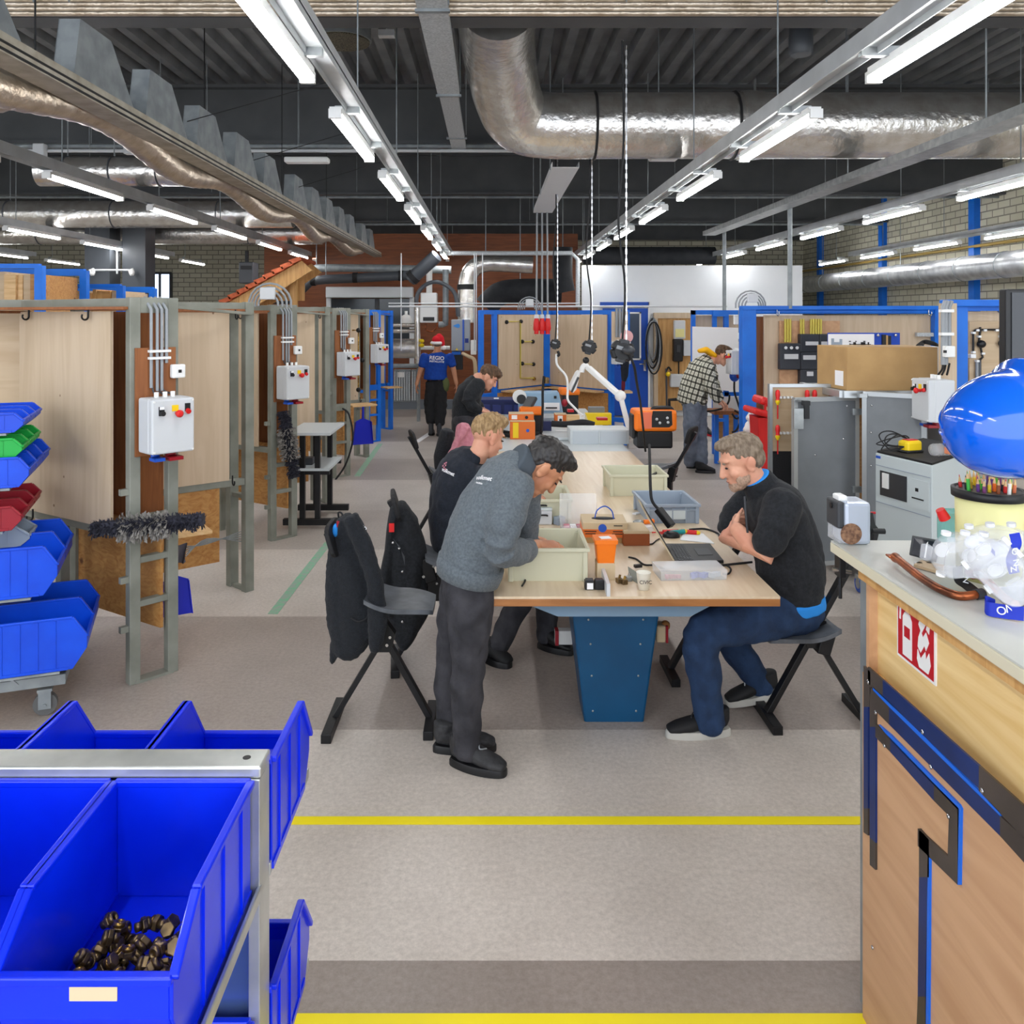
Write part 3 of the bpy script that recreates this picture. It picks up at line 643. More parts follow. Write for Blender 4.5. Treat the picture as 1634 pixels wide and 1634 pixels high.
# brushes
def brush(name, a, b, r, label):
    a, b = V(a), V(b); t = thing(name, label, 'brush', a)
    part('core', M().bar(a, b, .05, .06), MT['bristle'], t)
    rnd = random.Random(3); m = M(); d = (b-a); Rm = frame(d)
    for i in range(1500):
        s = rnd.random(); an = rnd.random()*2*PI; rr = r*(.75+.35*rnd.random())
        p = a+d*s; q = p+Rm @ V((rr*math.cos(an), rr*math.sin(an)*.8, 0))+V((0, 0, -.25*rr*rnd.random())); w_ = V((rnd.uniform(-1, 1), rnd.uniform(-1, 1), rnd.uniform(-1, 1)))*.006
        m.add([p, q+w_, q-w_], [(0, 1, 2)])
    part('bristles', m, MT['bristle'], t, kind='stuff')
    m = M()
    for i in range(700):
        s = .25+.45*rnd.random(); an = rnd.random()*2*PI; rr = r*(.9+.45*rnd.random())
        p = a+d*s+Rm @ V((rr*.5*math.cos(an), rr*.5*math.sin(an), 0)); q = a+d*s+Rm @ V((rr*math.cos(an), rr*math.sin(an), 0))+V((0, 0, -.4*rr*rnd.random())); w_ = V((rnd.uniform(-1, 1), rnd.uniform(-1, 1), rnd.uniform(-1, 1)))*.008
        m.add([p, q+w_, q-w_], [(0, 1, 2)])
    part('dust', m, MT['dust'], t, kind='stuff', label='grey fluff caught in the bristles')
brush('broom_head', P(147, 843, 4.58), P(325, 829, 4.6), .062, 'dusty broom head laid across the ladder of the first booth')
brush('broom_head', P(452, 656, 7.62), P(470, 762, 7.6), .075, 'dusty broom head hanging down the ladder of the second booth')
# little shelves, dustpans, cloth
solo('booth_shelf', M().box(P(305, 847, 4.98), (.2, .2, .018), .6), MT['shelfwood'], 'small plywood shelf behind the first booth\'s ladder', 'shelf')
solo('booth_shelf', M().box(P(575, 646, 11.0), (.36, .3, .02), .6), MT['shelfwood'], 'plywood shelf sticking out beside the third booth\'s ladder', 'shelf')
solo('booth_shelf', M().box(P(625, 618, 14.3), (.3, .26, .02), .6), MT['shelfwood'], 'plywood shelf sticking out of the blue booth', 'shelf')
def dustpan(c, s, label):
    t = thing('dustpan', label, 'dustpan', c, .5)
    m = M(); w_ = .12*s; h = .2*s
    m.prism([(-w_, 0, -h), (w_, 0, -h), (w_*.75, 0, .05*s), (0, 0, .09*s), (-w_*.75, 0, .05*s)], (0, .008, 0))
    m.prism([(-w_, 0, -h), (-w_*.75, 0, .05*s), (-w_*.75, -.04*s, .05*s), (-w_, -.01, -h)], (.006, 0, 0)).prism([(w_, 0, -h), (w_*.75, 0, .05*s), (w_*.75, -.04*s, .05*s), (w_, -.01, -h)], (-.006, 0, 0))
    part('pan', m, pm('dustpan_blue', (26, 40, 196), .4) if 'dp' not in MT else MT['dp'], t, local=True)
    part('handle', M().cyl((0, 0, .08*s), (0, -.01, .22*s), .014*s, .011*s, n=10), MT['dp'] if 'dp' in MT else MT['bin'], t, local=True)
MT['dp'] = pm('dustpan_blue', (26, 40, 196), .4)
dustpan(P(280, 938, 5.0), .85, 'blue dustpan hanging low behind the first booth\'s ladder')
dustpan(P(579, 680, 11.6), 1.3, 'blue dustpan hanging under the shelf of the third booth')
m = M().grid(lambda u, v: P(276+22*u, 868+34*v*(1-.5*abs(u-.6)), 4.98)+V((0, .03*math.sin(9*u+3*v), 0)), 10, 8)
solo('rag', m, pm('grey_rag', (108, 104, 112), .95), 'crumpled grey rag hanging under the little shelf of the first booth', 'rag')
# bundle of wires across the first booth
m = M()
for i in range(5): m.tube(spline([P(296, 872+4*i, 5.2), P(330, 868-2*i, 5.6), P(385, 848+4*i, 6.2)], 5), .004, 5)
solo('wire_bundle', m, MT['galvd'], 'thin loose wires strung across the opening of the first booth', 'wires')
# work table by the second booth
t = thing('side_table', 'black-framed side table with grey top beside the second booth', 'table', (-1.85, 8.7, 0))
top = P(505, 678, 8.6); z = top.z
part('tabletop', M().bx(-2.02, -1.58, 8.02, 8.8, z-.03, z), MT['greytop'], t, .004)
part('lower_shelf', M().bx(-2.0, -1.6, 8.06, 8.76, .57, .595), MT['greytop'], t)
for y in (8.1, 8.72):
    for x in (-1.87, -1.72): part('leg', M().bx(x-.025, x+.025, y-.025, y+.025, .06, z-.03), MT['blackmetal'], t)
    part('foot', M().bx(-2.06, -1.52, y-.03, y+.03, .03, .09), MT['blackmetal'], t)
    part('shelf_bearer', M().bx(-2.0, -1.6, y-.02, y+.02, .53, .57), MT['blackmetal'], t)
solo('grey_tool_box', M().box((-1.9, 8.3, .632), (.2, .12, .07)), MT['darkgrey'], 'small grey box on the lower shelf of the black side table', 'box', bev=.01)
# cable hanging from third booth
solo('hanging_cable', M().tube(spline([P(547, 652, 10.4), P(557, 662, 10.3), P(563, 700, 10.3), P(552, 740, 10.35), P(535, 766, 10.5)], 8), .012, 6), MT['rubber'], 'black cable looping down from the third booth to the floor', 'cable')
# pipes and gauges on the third booth's panel
t = thing('pipe_sample', 'yellow pipe with black fittings on the third booth\'s panel', 'pipework', P(572, 560, 11.9))
q = [P(562, 527, 11.75), P(572, 527, 11.75), P(572, 622, 11.75)]
part('pipe', M().tube(q, .012, 8), MT['brass'], t)
for px, py in ((572, 527), (578, 575), (572, 622)): part('fitting', M().ell(P(px, py, 11.72), .035, None, 10, 8), MT['black'], t)
# cable loops on top of the booths
for i, (px, py, Y) in enumerate(((428, 486, 7.4), (845, 492, 13.8), (1200, 488, 10.5))):
    c = P(px, py, Y); t = thing('cable_loop', ['grey cable loops on top of the second booth', 'grey cable loops on top of the middle blue booth', 'grey cable loops on top of the tall blue post'][i], 'cable', c)
    for j in range(4):
        r = .09+.035*j; part('loop', M().tube([c+V((0, .02*j, 0))+q for q in arc((0, 0, 0), r, -.15, PI+.15, 10)], .011, 6), MT['conduit'], t)
    part('junction_box', M().box(c+V((0, -.02, .1)), (.13, .06, .11)), MT['box'], t, .008)
# ================================================================ plant and shelving at the back of the hall
YW = 18.5
def pipe(name, pts, r, mat, label, cat='pipe', n=12, spl=0, rings=()):
    t = thing(name, label, cat, pts[0])
    part('pipe_run', M().tube(spline(pts, spl) if spl else pts, r, n), mat, t)
    if cat in ('duct', 'pipe') and sum(V(p).z for p in pts)/len(pts) > 2.35: q = max((V(p) for p in pts[1:-1] or pts), key=lambda p: p.z); part('hanger_rod', M().cyl((q.x, q.y, q.z+r*.9), (q.x, q.y, 5.07), .012, n=6), MT['galvd'], t)
    for p, d in rings: part('collar', M().cyl(V(p)-V(d)*.05, V(p)+V(d)*.05, r*1.12, n=n), MT['rubber'], t)
    return t
# window in the brown wall
a, b = P(522, 458, 18.6), P(660, 474, 18.6)
t = thing('roller_shutter', 'white roller shutter box over the dark hatch in the brown wall', 'shutter', (a.x, 18.6, 2.5))
part('shutter_box', M().bx(a.x, b.x, 18.42, 18.66, b.z-.02, a.z), MT['box'], t, .02)
for x in (a.x+.04, b.x-.04): part('guide_rail', M().bx(x-.05, x+.05, 18.55, 18.68, .95, b.z), MT['box'], t)
part('hatch_pane', M().bx(a.x+.1, b.x-.1, 18.63, 18.66, 1.2, b.z-.04), pm('dim_pane', (54, 62, 68), .15), t)
part('mullion', M().bx((a.x+b.x)/2+.1, (a.x+b.x)/2+.2, 18.6, 18.66, 1.2, b.z-.04), MT['darkgrey'], t)
# big pipes
K = 17.6
pipe('round_duct', [P(430, 468, K), P(452, 464, K), P(470, 452, K), P(490, 432, K), P(505, 428, K), P(600, 428, K), P(720, 431, K)], .085, MT['galvd'], 'long galvanised round duct bending down at its end, above the shutter', 'duct', 14, 5)
pipe('drain_pipe', [P(400, 478, 17.2), P(466, 478, 17.2), P(495, 449, 17.2), P(520, 446, 17.2), P(660, 439, 17.2)], .1, MT['pipegrey'], 'dark grey plastic drain pipe with bends below the galvanised duct', 'pipe', 14, 0, [(P(567, 443, 17.2), (1, 0, 0)), (P(640, 440, 17.2), (1, 0, 0)), (P(500, 448, 17.2), (1, .0, 0))])
pipe('flue_pipe', [P(655, 446, 15.6), P(697, 408, 15.4)], .13, MT['pipegrey'], 'short thick grey pipe slanting up to the lamp row\'s end', 'pipe', 18, 0, [(P(659, 442, 15.58), (.74, -.1, .66))])
pts = [P(744, 515, 15.9), P(744, 470, 15.9), P(746, 446, 15.9), P(756, 428, 15.9), P(775, 420, 15.9), P(800, 420, 15.9), P(850, 423, 15.9)]
pipe('foil_elbow', pts, .17, MT['foil'], 'bright foil duct turning down onto the grey heat unit', 'duct', 20, 6, [(P(745, 458, 15.9), (0, 0, 1))])
pts = [P(775, 490, 17), P(786, 478, 17), P(800, 468, 17), P(830, 464, 17), P(895, 464, 17)]
pipe('lagged_duct', pts, .25, MT['lagblack'], 'thick black insulated duct curving down above the middle blue booth', 'duct', 20, 5)
pipe('lagged_duct', [P(898, 395, 16.6), P(898, 440, 16.6), P(902, 466, 16.6)], .2, MT['lagblack'], 'black insulated upright duct ending in a round cap by the white wall', 'duct', 20, 4)
pipe('lagged_duct', [P(930, 408, 18.4), P(1140, 408, 18.4)], .2, MT['lagblack'], 'black insulated duct lying above the white wall', 'duct', 16)
# unistrut gantry
t = thing('strut_gantry', 'thin galvanised strut gantry framing the black duct and the cable drops', 'gantry', P(920, 480, 15.5))
for q in ([P(720, 404, 15.5), P(912, 404, 15.5), P(922, 414, 15.5), P(922, 488, 15.5)],): part('strut', M().tube(q, .045, 6), MT['tray'], t)
part('strut', M().tube([P(620, 489, 15.0), P(1160, 489, 15.0)], .02, 6), MT['box'], t)
part('strut', M().tube([P(620, 484, 15.0), P(925, 484, 15.0)], .012, 6), MT['box'], t)
for px in (640, 757, 760, 770): part('upright', M().tube([P(px, 404, 15.1), P(px, 560, 15.1)], .012, 6), MT['box'], t)
# boiler
def at_box(px0, py0, px1, py1, Y, d):
    a, b = P(px0, py0, Y), P(px1, py1, Y); return (a.x, b.x, Y, Y+d, b.z, a.z)
t = thing('boiler', 'white wall boiler with black display in a pipe rack', 'boiler', P(685, 514, 16.0))
part('casing', M().bx(*at_box(670, 487, 698, 515, 16, .3)), MT['white'], t, .02)
part('upper_casing', M().bx(*at_box(671, 467, 697, 486, 16.02, .28)), MT['white'], t, .02)
part('display', M().bx(*at_box(675, 506, 693, 512, 15.98, .03)), MT['black'], t)
part('flue', M().tube([P(685, 468, 16.15), P(685, 412, 16.15)], .06, 12), MT['white'], t)
part('pipe_tail', M().tube(spline([P(680, 515, 16.15), P(680, 526, 16.15), P(690, 529, 16.15), P(697, 522, 16.15), P(697, 515, 16.15)], 5), .02, 8), MT['copper'], t)
pipe('condensate_hose', [P(664, 486, 15.8), P(667, 468, 15.8), P(680, 454, 15.8), P(698, 450, 15.8), P(716, 458, 15.8), P(727, 472, 15.8), P(731, 505, 15.8)], .04, MT['pipegrey'], 'arched dark hose over the white boiler', 'hose', 10, 6)
pipe('white_pipe', [P(711, 430, 16.1), P(711, 510, 16.1), P(708, 517, 16.1), P(700, 518, 16.1)], .06, MT['galvd'], 'pale upright pipe beside the white boiler, turning in below it', 'pipe', 12, 3)
t = thing('pipe_rack', 'rack of foil-wrapped heating pipes around the boiler', 'pipe rack', P(664, 560, 16.2))
part('riser', M().tube([P(666, 490, 16.1), P(667, 580, 16.1)], .06, 12), MT['foil'], t)
for py, r in ((519, .045), (528, .045)): part('branch', M().tube([P(625, py, 16.3), P(664, py, 16.2)], r, 10), MT['foil'], t)
part('branch', M().tube([P(668, 555, 16.2), P(718, 555, 16.2)], .04, 10), MT['white'], t)
part('header', M().tube([P(624, 556, 16.6), P(664, 556, 16.6)], .2, 20), MT['foil'], t)
for px, py in ((673, 544), (673, 551), (690, 548)): part('valve', M().ell(P(px, py, 16.0), (.05, .05, .04), None, 10, 8), MT['yellow'], t)
part('shelf_rail', M().tube([P(625, 584, 16.2), P(668, 584, 16.2)], .05, 6), MT['galvd'], t)
part('upright', M().tube([P(668, 580, 16.2), P(668, 672, 16.3)], .04, 6), MT['galvd'], t)
t = thing('pressure_tank', 'small white pressure vessel in the pipe rack under the shutter', 'tank', P(648, 525, 16.4))
c = P(648, 520, 16.4)
part('vessel', M().lathe([(.0, -.03), (.1, -.02), (.115, .05), (.115, .12), (.09, .2), (.03, .23), (.03, .3), (0, .3)], c, 20), MT['white'], t)
# heat unit
t = thing('heat_unit', 'tall grey heat unit with a blue stripe beside the boiler', 'heat pump', P(735, 560, 15.6))
x0, x1, y0, y1, z0, z1 = at_box(720, 510, 750, 560, 15.6, .35)
part('casing', M().bx(x0, x1, y0, y1, z0, z1), pm('grey_casing', (150, 156, 164), .4), t, .015)
b0 = at_box(738, 510, 740.5, 560, 15.58, .03); part('stripe', M().bx(*b0), MT['sb'], t)
part('badge', M().bx(*at_box(742, 540, 747.5, 547, 15.585, .02)), pm('navy_badge', (24, 50, 130), .5), t)
c = P(728, 520, 15.59)
part('emblem', M().prism([c+V((.07*math.cos(2*PI*i/20), 0, .03*math.sin(2*PI*i/20)+.015*math.sin(4*PI*i/20))) for i in range(20)], (0, .012, 0)), pm('emblem_blue', (60, 140, 220), .5), t)
part('warning_mark', M().prism([P(727, 559, 15.59), P(731, 559, 15.59), P(729, 555, 15.59)], (0, .01, 0)), MT['yellow'], t)
part('lower_unit', M().bx(*at_box(721, 561, 735, 566, 15.65, .3)), MT['blue'], t)
part('pump_housing', M().bx(*at_box(722, 566, 738, 590, 15.7, .3)), MT['black'], t)
t = thing('wall_cabinet', 'slim white cabinet between heat unit and middle blue booth', 'cabinet', P(755, 568, 15.4))
part('casing', M().bx(*at_box(751, 543, 760, 566, 15.4, .2)), MT['white'], t, .01)
pipe('heat_pipe', [P(738, 564, 15.5), P(748, 569, 15.4), P(757, 575, 15.3), P(759, 600, 15.3)], .035, MT['beigecard'], 'beige insulated pipe bending down from the heat unit', 'pipe', 8, 5)
# radiators at floor
for i, (px0, px1) in enumerate(((628, 655), (656, 668))):
    x0, x1, y0, y1, z0, z1 = at_box(px0, 590, px1, 642, 17.2, .14)
    t = thing('radiator', ['wide grey ribbed radiator low against the brown wall', 'narrow grey radiator beside the wide one'][i], 'radiator', ((x0+x1)/2, 17.2, z0))
    part('frame', M().bx(x0, x1, y0+.05, y1, max(z0, .2), z1), MT['galvd'], t, .01)
    for j in range(7 if i == 0 else 3):
        n = 7 if i == 0 else 3; x = x0+(x1-x0)*(j+.5)/n; part('fin', M().bx(x-.016, x+.016, y0, y0+.05, max(z0, .2)+.04, z1-.04), MT['tray'], t)
part('label_plate', M().bx(*at_box(635, 594, 645, 602, 17.18, .03)), MT['white'], t)
struct('baseboard_back', M().bx(-5.2, 1.9, 18.45, 18.7, 0, .2), pm('grey_plinth', (108, 114, 122), .6))
# demo roof with clay tiles
t = thing('demo_roof', 'sloping demonstration roof of orange clay tiles on timber rafters', 'demo roof', P(415, 480, 15.2))
p0, p1 = P(352, 486, 15), P(478, 414, 15); d = (p1-p0); n = V((-d.z, 0, d.x)).normalized(); L = d.length; u = d.normalized()
for i in range(9):
    s = L*i/9
    part('tile_row', M().prism([p0+u*s, p0+u*(s+L/9+.03)-n*.02, p0+u*(s+L/9+.03)+n*.05, p0+u*s+n*.09], (0, 1.3, 0)), MT['tile'], t)
for y in (15.1, 15.9): part('rafter', M().prism([p0-n*.02+V((0, y-15, 0)), p1-n*.02+V((0, y-15, 0)), p1-n*.22+V((.1, y-15, 0)), p0-n*.22+V((.25, y-15, 0))], (0, .1, 0)), MT['timber'], t)
for px in (400, 468): part('post', M().bx(P(px, 480, 15.4).x-.06, P(px, 480, 15.4).x+.06, 15.4, 15.52, 0, 2.6 if px < 430 else 3.05), MT['timber'], t)
part('sheathing', M().prism([P(438, 480, 15.6), P(486, 480, 15.6), P(486, 416, 15.6), P(478, 416, 15.6)], (0, .02, 0)), MT['timber'], t)
# dark stove / air unit hanging behind
t = thing('air_unit', 'dark hanging air unit left of the demonstration roof', 'air unit', P(394, 440, 17))
part('casing', M().bx(*at_box(381, 418, 404, 452, 17, .4)), MT['pipegrey'], t, .02)
part('grille', M().bx(*at_box(384, 424, 401, 430, 16.98, .04)), MT['black'], t)
part('suspension', M().bx(*at_box(391, 400, 396, 418, 17.1, .05)), MT['blackmetal'], t)
# timber racks over the booths on the left: blue frames with upright boards
def plank_rack(px0, px1, pyt, pyb, Y, n, label, seed):
    a, b = P(px0, pyt, Y), P(px1, pyb, Y); rnd = random.Random(seed)
    t = thing('timber_rack', label, 'rack', ((a.x+b.x)/2, Y, 0))
    for x in (a.x, b.x): part('post', M().bx(x-.04, x+.04, Y-.04, Y+.04, 0, a.z), MT['blue'], t)
    for x in (a.x, b.x): part('post', M().bx(x-.04, x+.04, Y+.9, Y+.98, 0, a.z), MT['blue'], t)
    part('rail', M().bx(a.x, b.x, Y-.03, Y+.03, a.z-.03, a.z+.02), MT['blue'], t)
    part('rail', M().bx(a.x, b.x, Y+.92, Y+.98, a.z-.06, a.z+.02), MT['blue'], t)
    part('shelf', M().bx(a.x, b.x, Y, Y+.95, b.z-.5, b.z-.45), MT['blue'], t)
    x = a.x+.06; i = 0
    while x < b.x-.07:
        w_ = rnd.uniform(.03, .1)*(1.3 if Y < 9 else 1); h = a.z-rnd.uniform(.04, .09); w_ = min(w_, b.x-.05-x)
        solo('timber_board', M().bx(x, x+w_-.004, Y+.05+rnd.uniform(0, .08), Y+.9, b.z-.45, h), rnd.choice([MT['shelfwood'], MT['timber'], MT['fir'], MT['birch_h']]), 'upright board stored in the %s' % label.split(' with')[0], 'board', 'boards in the %s' % label.split(' with')[0])
        x += w_; i += 1
plank_rack(-130, 64, 424, 476, 8.6, 20, 'nearer blue rack with upright boards above the first booth', 1)
plank_rack(67, 193, 456, 476, 9.9, 20, 'further blue rack with upright boards above the first booth', 2)
t = thing('fire_sign', 'small red and white fire sign high on the far brick wall beside the white wall', 'sign', P(1292, 477, 23.9))
part('plate', M().bx(*at_box(1284, 466, 1301, 488, 23.92, .03)), MT['signred'], t)
for q in ((1285.5, 469, 1288.5, 476), (1291, 468, 1294, 477), (1296, 470, 1299.5, 477), (1286, 480, 1292, 487), (1295, 480, 1300, 487)): part('symbol', M().bx(*at_box(*q, 23.9, .03)), MT['white'], t)
# clamps on the columns
for px in (146, 209): pass
t = thing('wall_hooks', 'thin pale rail with two hooks across the dark columns', 'hook rail', P(177, 431, 15.4))
part('rail', M().tube([P(146, 431, 15.4), P(210, 431, 15.4)], .02, 6), MT['box'], t)
for px in (147, 210): part('hook', M().tube(spline([P(px-3, 430, 15.35), P(px, 438, 15.35), P(px+2, 434, 15.35), P(px, 429, 15.35)], 4), .035, 6), MT['white'], t)
part('stem', M().tube([P(187, 437, 15.4), P(187, 400, 15.4)], .02, 6), MT['box'], t)
# ================================================================ blue booths in the middle and on the right
BL = MT['blue']
def flat(name, px0, py0, px1, py1, Y, d, mat, parent, bev=0, **k):
    return part(name, M().bx(*at_box(px0, py0, px1, py1, Y, d)), mat, parent, bev, **k)
t = thing('training_booth', 'blue V-shaped booth with two birch panels in the middle of the hall', 'booth', (1, 13.8, 0))
for x, y, lab in ((-.16, 13.3, 0), (.06, 13.55, 0), (1.02, 14.58, 1), (2.0, 13.5, 0), (2.22, 13.3, 0)):
    w_ = .2 if lab else .075
    part('post', M().box((x, y, 1.1), (w_, .075, 2.2), .5), BL, t, .004)
for a, b in (((-.16, 13.3), (.06, 13.55)), ((2.0, 13.5), (2.22, 13.3))):
    for z in (.4, .8, 2.17): part('rung', M().bar(v2(a, z), v2(b, z), .06, .07), BL, t)
for a, b, lab in (((.06, 13.55), (1.02, 14.7), 0), ((1.02, 14.7), (2.0, 13.5), 1)):
    for z in (.86, 2.17): part('rail', M().bar(v2(a, z), v2(b, z), .06, .07), BL, t)
    r = math.atan2(b[1]-a[1], b[0]-a[0]); L = V((b[0]-a[0], b[1]-a[1])).length; n = V((math.sin(r), -math.cos(r), 0)); c = V(((a[0]+b[0])/2, (a[1]+b[1])/2, 1.51))+n*.05
    part('panel', M().box(c, (L-.1, .018, 1.24), r), MT['birch'], t)
    part('lower_panel', M().box(c+V((0, 0, -.98))-n*.03, (L-.1, .018, .6), r), MT['fir'], t)
    part('ledge', M().box(c+V((0, 0, -.66))+n*.1, (L-.25, .22, .025), r), MT['shelfwood'], t)
def on_panel(px, py, a=(.06, 13.55), b=(1.02, 14.7), off=.075):
    # the point of the panel plane seen at this pixel
    ax, ay = a; dx, dy = b[0]-a[0], b[1]-a[1]; k = (px-CX)/F
    s = (k*ay-ax)/(dx-k*dy); y = ay+s*dy; p = P(px, py, y); n = V((dy, -dx, 0)).normalized(); return p+n*off
t = thing('pipe_sample', 'bent brass gas pipe with fittings on the V-shaped booth\'s first panel', 'pipework', on_panel(825, 560))
part('pipe', M().tube([on_panel(*q) for q in ((805, 513), (825, 513), (825, 603), (846, 603))], .012, 8), pm('yellow_conduit', (214, 198, 90), .5), t); MT['yc'] = bpy.data.materials['yellow_conduit']
for q in ((827, 545, 845, 545), (827, 580, 845, 581)): part('branch', M().tube([on_panel(q[0], q[1]), on_panel(q[2], q[3])], .01, 8), MT['yc'], t)
for q in ((803, 514), (826, 513), (828, 545), (845, 545), (828, 580), (846, 581), (847, 604)): part('fitting', M().ell(on_panel(*q), .035, None, 10, 8), MT['black'] if q[0] != 847 else MT['brass'], t)
t = thing('wood_shelf', 'little wooden shelf sticking out of the V-shaped booth beside the blue door', 'shelf', P(998, 625, 13.1))
part('board', M().box(P(996, 625, 13.1), (.22, .3, .03)), MT['shelfwood'], t)
# board with control box on the right end of the booth
t = thing('mounting_board', 'pale mounting board with grey conduits on the V-shaped booth\'s end', 'board', P(985, 540, 13.1))
flat('board', 976, 497, 1002, 580, 13.12, .03, MT['birch'], t)
for px in (984, 989, 994): part('conduit', M().tube([P(px, 492, 13.08), P(px, 538, 13.08)], .024, 6), MT['conduit'], t)
control_box(P(990, 563, 13.0), .35, 'pale control box half hidden behind the biggest hanging reel', None, .28, .16, .36)
# jacket hanging there
def drape(name, outline, Y, dep, mat, label, cat, seed=1, group=None, vox=.014, wr=.014, fr=9):
    """cloth with real thickness hung at depth Y: outline = [(y, xl, xr)] in the photograph"""
    m = M(); pts = []; rad = []
    for py, xl, xr in outline: 
        p = P((xl+xr)/2, py, Y); pts.append(p); rad.append(((xr-xl)/2*Y/F, dep))
    m.loft(pts, rad, (1, 0, 0), 28, caps=.5)
    me = remesh(m, vox, 3, lambda v: wr*(noise.noise(V((v.x*fr, v.y*fr, v.z*2.2+seed)))+.5*noise.noise(V((v.x*fr*2, v.y*fr*2, v.z*4+seed)))))
    return me
def remesh(m, vox, smooth=2, disp=None, name='cloth'):
    o = bpy.data.objects.new('tmp', m.mesh('tmp')); COL.objects.link(o)
    r = o.modifiers.new('r', 'REMESH'); r.mode = 'VOXEL'; r.voxel_size = vox; r.use_smooth_shade = True
    if smooth:
        q = o.modifiers.new('s', 'SMOOTH'); q.factor = .5; q.iterations = smooth
    dg = bpy.context.evaluated_depsgraph_get(); me = bpy.data.meshes.new_from_object(o.evaluated_get(dg))
    COL.objects.unlink(o); bpy.data.objects.remove(o); me.name = name
    if disp:
        nn = [v.normal.copy() for v in me.vertices]
        for v, n in zip(me.vertices, nn): v.co += n*disp(v.co)
    for p in me.polygons: p.use_smooth = True
    me.update(); return me
t = thing('hanging_jacket', 'dark jacket with maroon lower sleeve hanging on the booth end by the blue door', 'jacket', P(997, 600, 12.95))
part('sleeve', drape('s', [(578, 989, 1004), (600, 990, 1003), (608, 991, 1000)], 12.95, .05, None, '', ''), MT['navycloth'], t)
part('cuff', drape('s', [(607, 991, 999), (618, 991, 998), (624, 992, 997)], 12.95, .04, None, '', ''), pm('maroon_cloth', (98, 22, 40), .9), t, label='maroon lower sleeve')
# blue door with window
t = thing('door_1', 'x', 'door', P(1010, 660, 17.1)); del t['label'], t['category']; t['kind'] = 'structure'
flat('door_leaf', 962, 492, 1034, 663, 17.12, .06, MT['bluedoor'], t)
flat('door_frame', 958, 482, 1036, 490, 17.1, .1, MT['bluedoor'], t)
flat('door_frame', 1034.5, 482, 1037, 663, 17.1, .1, MT['white'], t)
flat('door_glazing', 985, 500, 1021, 572, 17.1, .03, pm('dim_glass', (70, 84, 104), .1), t)
for q in ((983, 498, 1023, 500.5), (983, 572, 1023, 574.5), (983, 498, 985.5, 574), (1020.5, 498, 1023, 574)): flat('glazing_bead', *q, 17.08, .04, MT['white'], t)
h = flat('handle_plate', 1027, 574, 1031, 592, 17.08, .03, MT['steel'], t)
part('handle', M().tube([P(1029, 581, 17.04), P(1029, 581, 16.98), P(1020, 581, 16.98)], .014, 8), MT['steel'], h)
# cable bundle by the door
t = thing('hose_bundle', 'coiled grey hoses hung up on the white wall beside the blue door', 'hoses', P(1043, 540, 17))
for i in range(6):
    c = P(1041+1.2*(i % 3), 540, 17.05-.03*i)
    part('coil', M().tube([c+V(((.09+.015*i)*math.cos(a_), 0, (.44+.02*i)*math.sin(a_)-.04*i)) for a_ in [2*PI*j/24 for j in range(24)]], .018, 6, True), MT['rubber'] if i % 2 else MT['conduit'], t)
# meter board
t = thing('meter_board', 'pine panel with meters, grey boxes and pipes on the white wall', 'meter board', P(1078, 580, 17.1))
flat('board', 1050, 508, 1105, 655, 17.15, .06, MT['timber'], t)
flat('surround', 1044, 499, 1105, 508, 17.1, .12, MT['birch'], t); flat('surround', 1044, 508, 1050, 655, 17.1, .12, MT['birch'], t)
s = flat('meter_box', 1076, 511, 1094, 541, 17.02, .12, MT['box'], t, .02); flat('meter_window', 1078, 525, 1092, 538, 17.0, .03, pm('pale_yellow_window', (226, 218, 150), .3), s)
s = flat('fuse_unit', 1075, 541, 1090, 577, 17.0, .14, MT['black'], t, .02); flat('meter_window', 1080, 551, 1086, 562, 16.98, .03, MT['darkgrey'], s)
flat('grey_box', 1091, 543, 1103, 568, 17.02, .12, MT['box'], t, .015); flat('grey_box', 1070, 597, 1092, 618, 17.0, .14, MT['box'], t, .02)
part('pipe', M().tube([P(1063, 588, 17.05), P(1064, 650, 17.05)], .02, 8), MT['pipegrey'], t)
part('pipe', M().tube(spline([P(1063, 592, 17.05), P(1067, 586, 17.05), P(1071, 592, 17.05)], 4), .02, 8), MT['blackmetal'], t)
part('valve', M().ell(P(1066, 597, 17.0), .05, None, 10, 8), MT['yellow'], t)
part('pipe', M().tube([P(1083, 577, 17.05), P(1083, 597, 17.05)], .016, 8), MT['blackmetal'], t)
part('pipe', M().tube([P(1068, 655, 16.9), P(1068, 638, 16.9), P(1085, 637, 16.9)], .035, 8), MT['blackmetal'], t)
# right booth: frame behind the man in the checked shirt
t = thing('training_booth', 'blue booth frame with a white board, behind the man in the checked shirt', 'booth', P(1140, 640, 12.4))
for px0, px1 in ((1104, 1110), (1138, 1144), (1156, 1163)): flat('post', px0, 495, px1, 725, 12.4, .08, BL, t)
flat('rail', 1104, 495, 1190, 502, 12.4, .08, BL, t); flat('rail', 1138, 495, 1163, 505, 12.36, .08, BL, t); flat('rail', 1138, 626, 1185, 632, 12.4, .08, BL, t)
flat('back_panel', 1110, 503, 1190, 560, 12.6, .02, MT['birch'], t)
flat('lower_panel', 1143, 660, 1195, 700, 12.6, .02, MT['fir'], t)
flat('rung', 1138, 668, 1163, 673, 12.4, .06, BL, t)
t = thing('white_board', 'large blank white board leaning in the blue booth frame', 'board', P(1143, 625, 12.25))
a, b, c_, d_ = P(1105, 521, 12.37), P(1179, 523, 12.37), P(1184, 626, 12.37), P(1105, 618, 12.37)
part('sheet', M().prism([a, b, c_, d_], (0, .02, 0)), MT['paper'], t)
t = thing('work_ledge', 'small wooden work ledge with cables in front of the man in the checked shirt', 'ledge', P(1155, 655, 11.6))
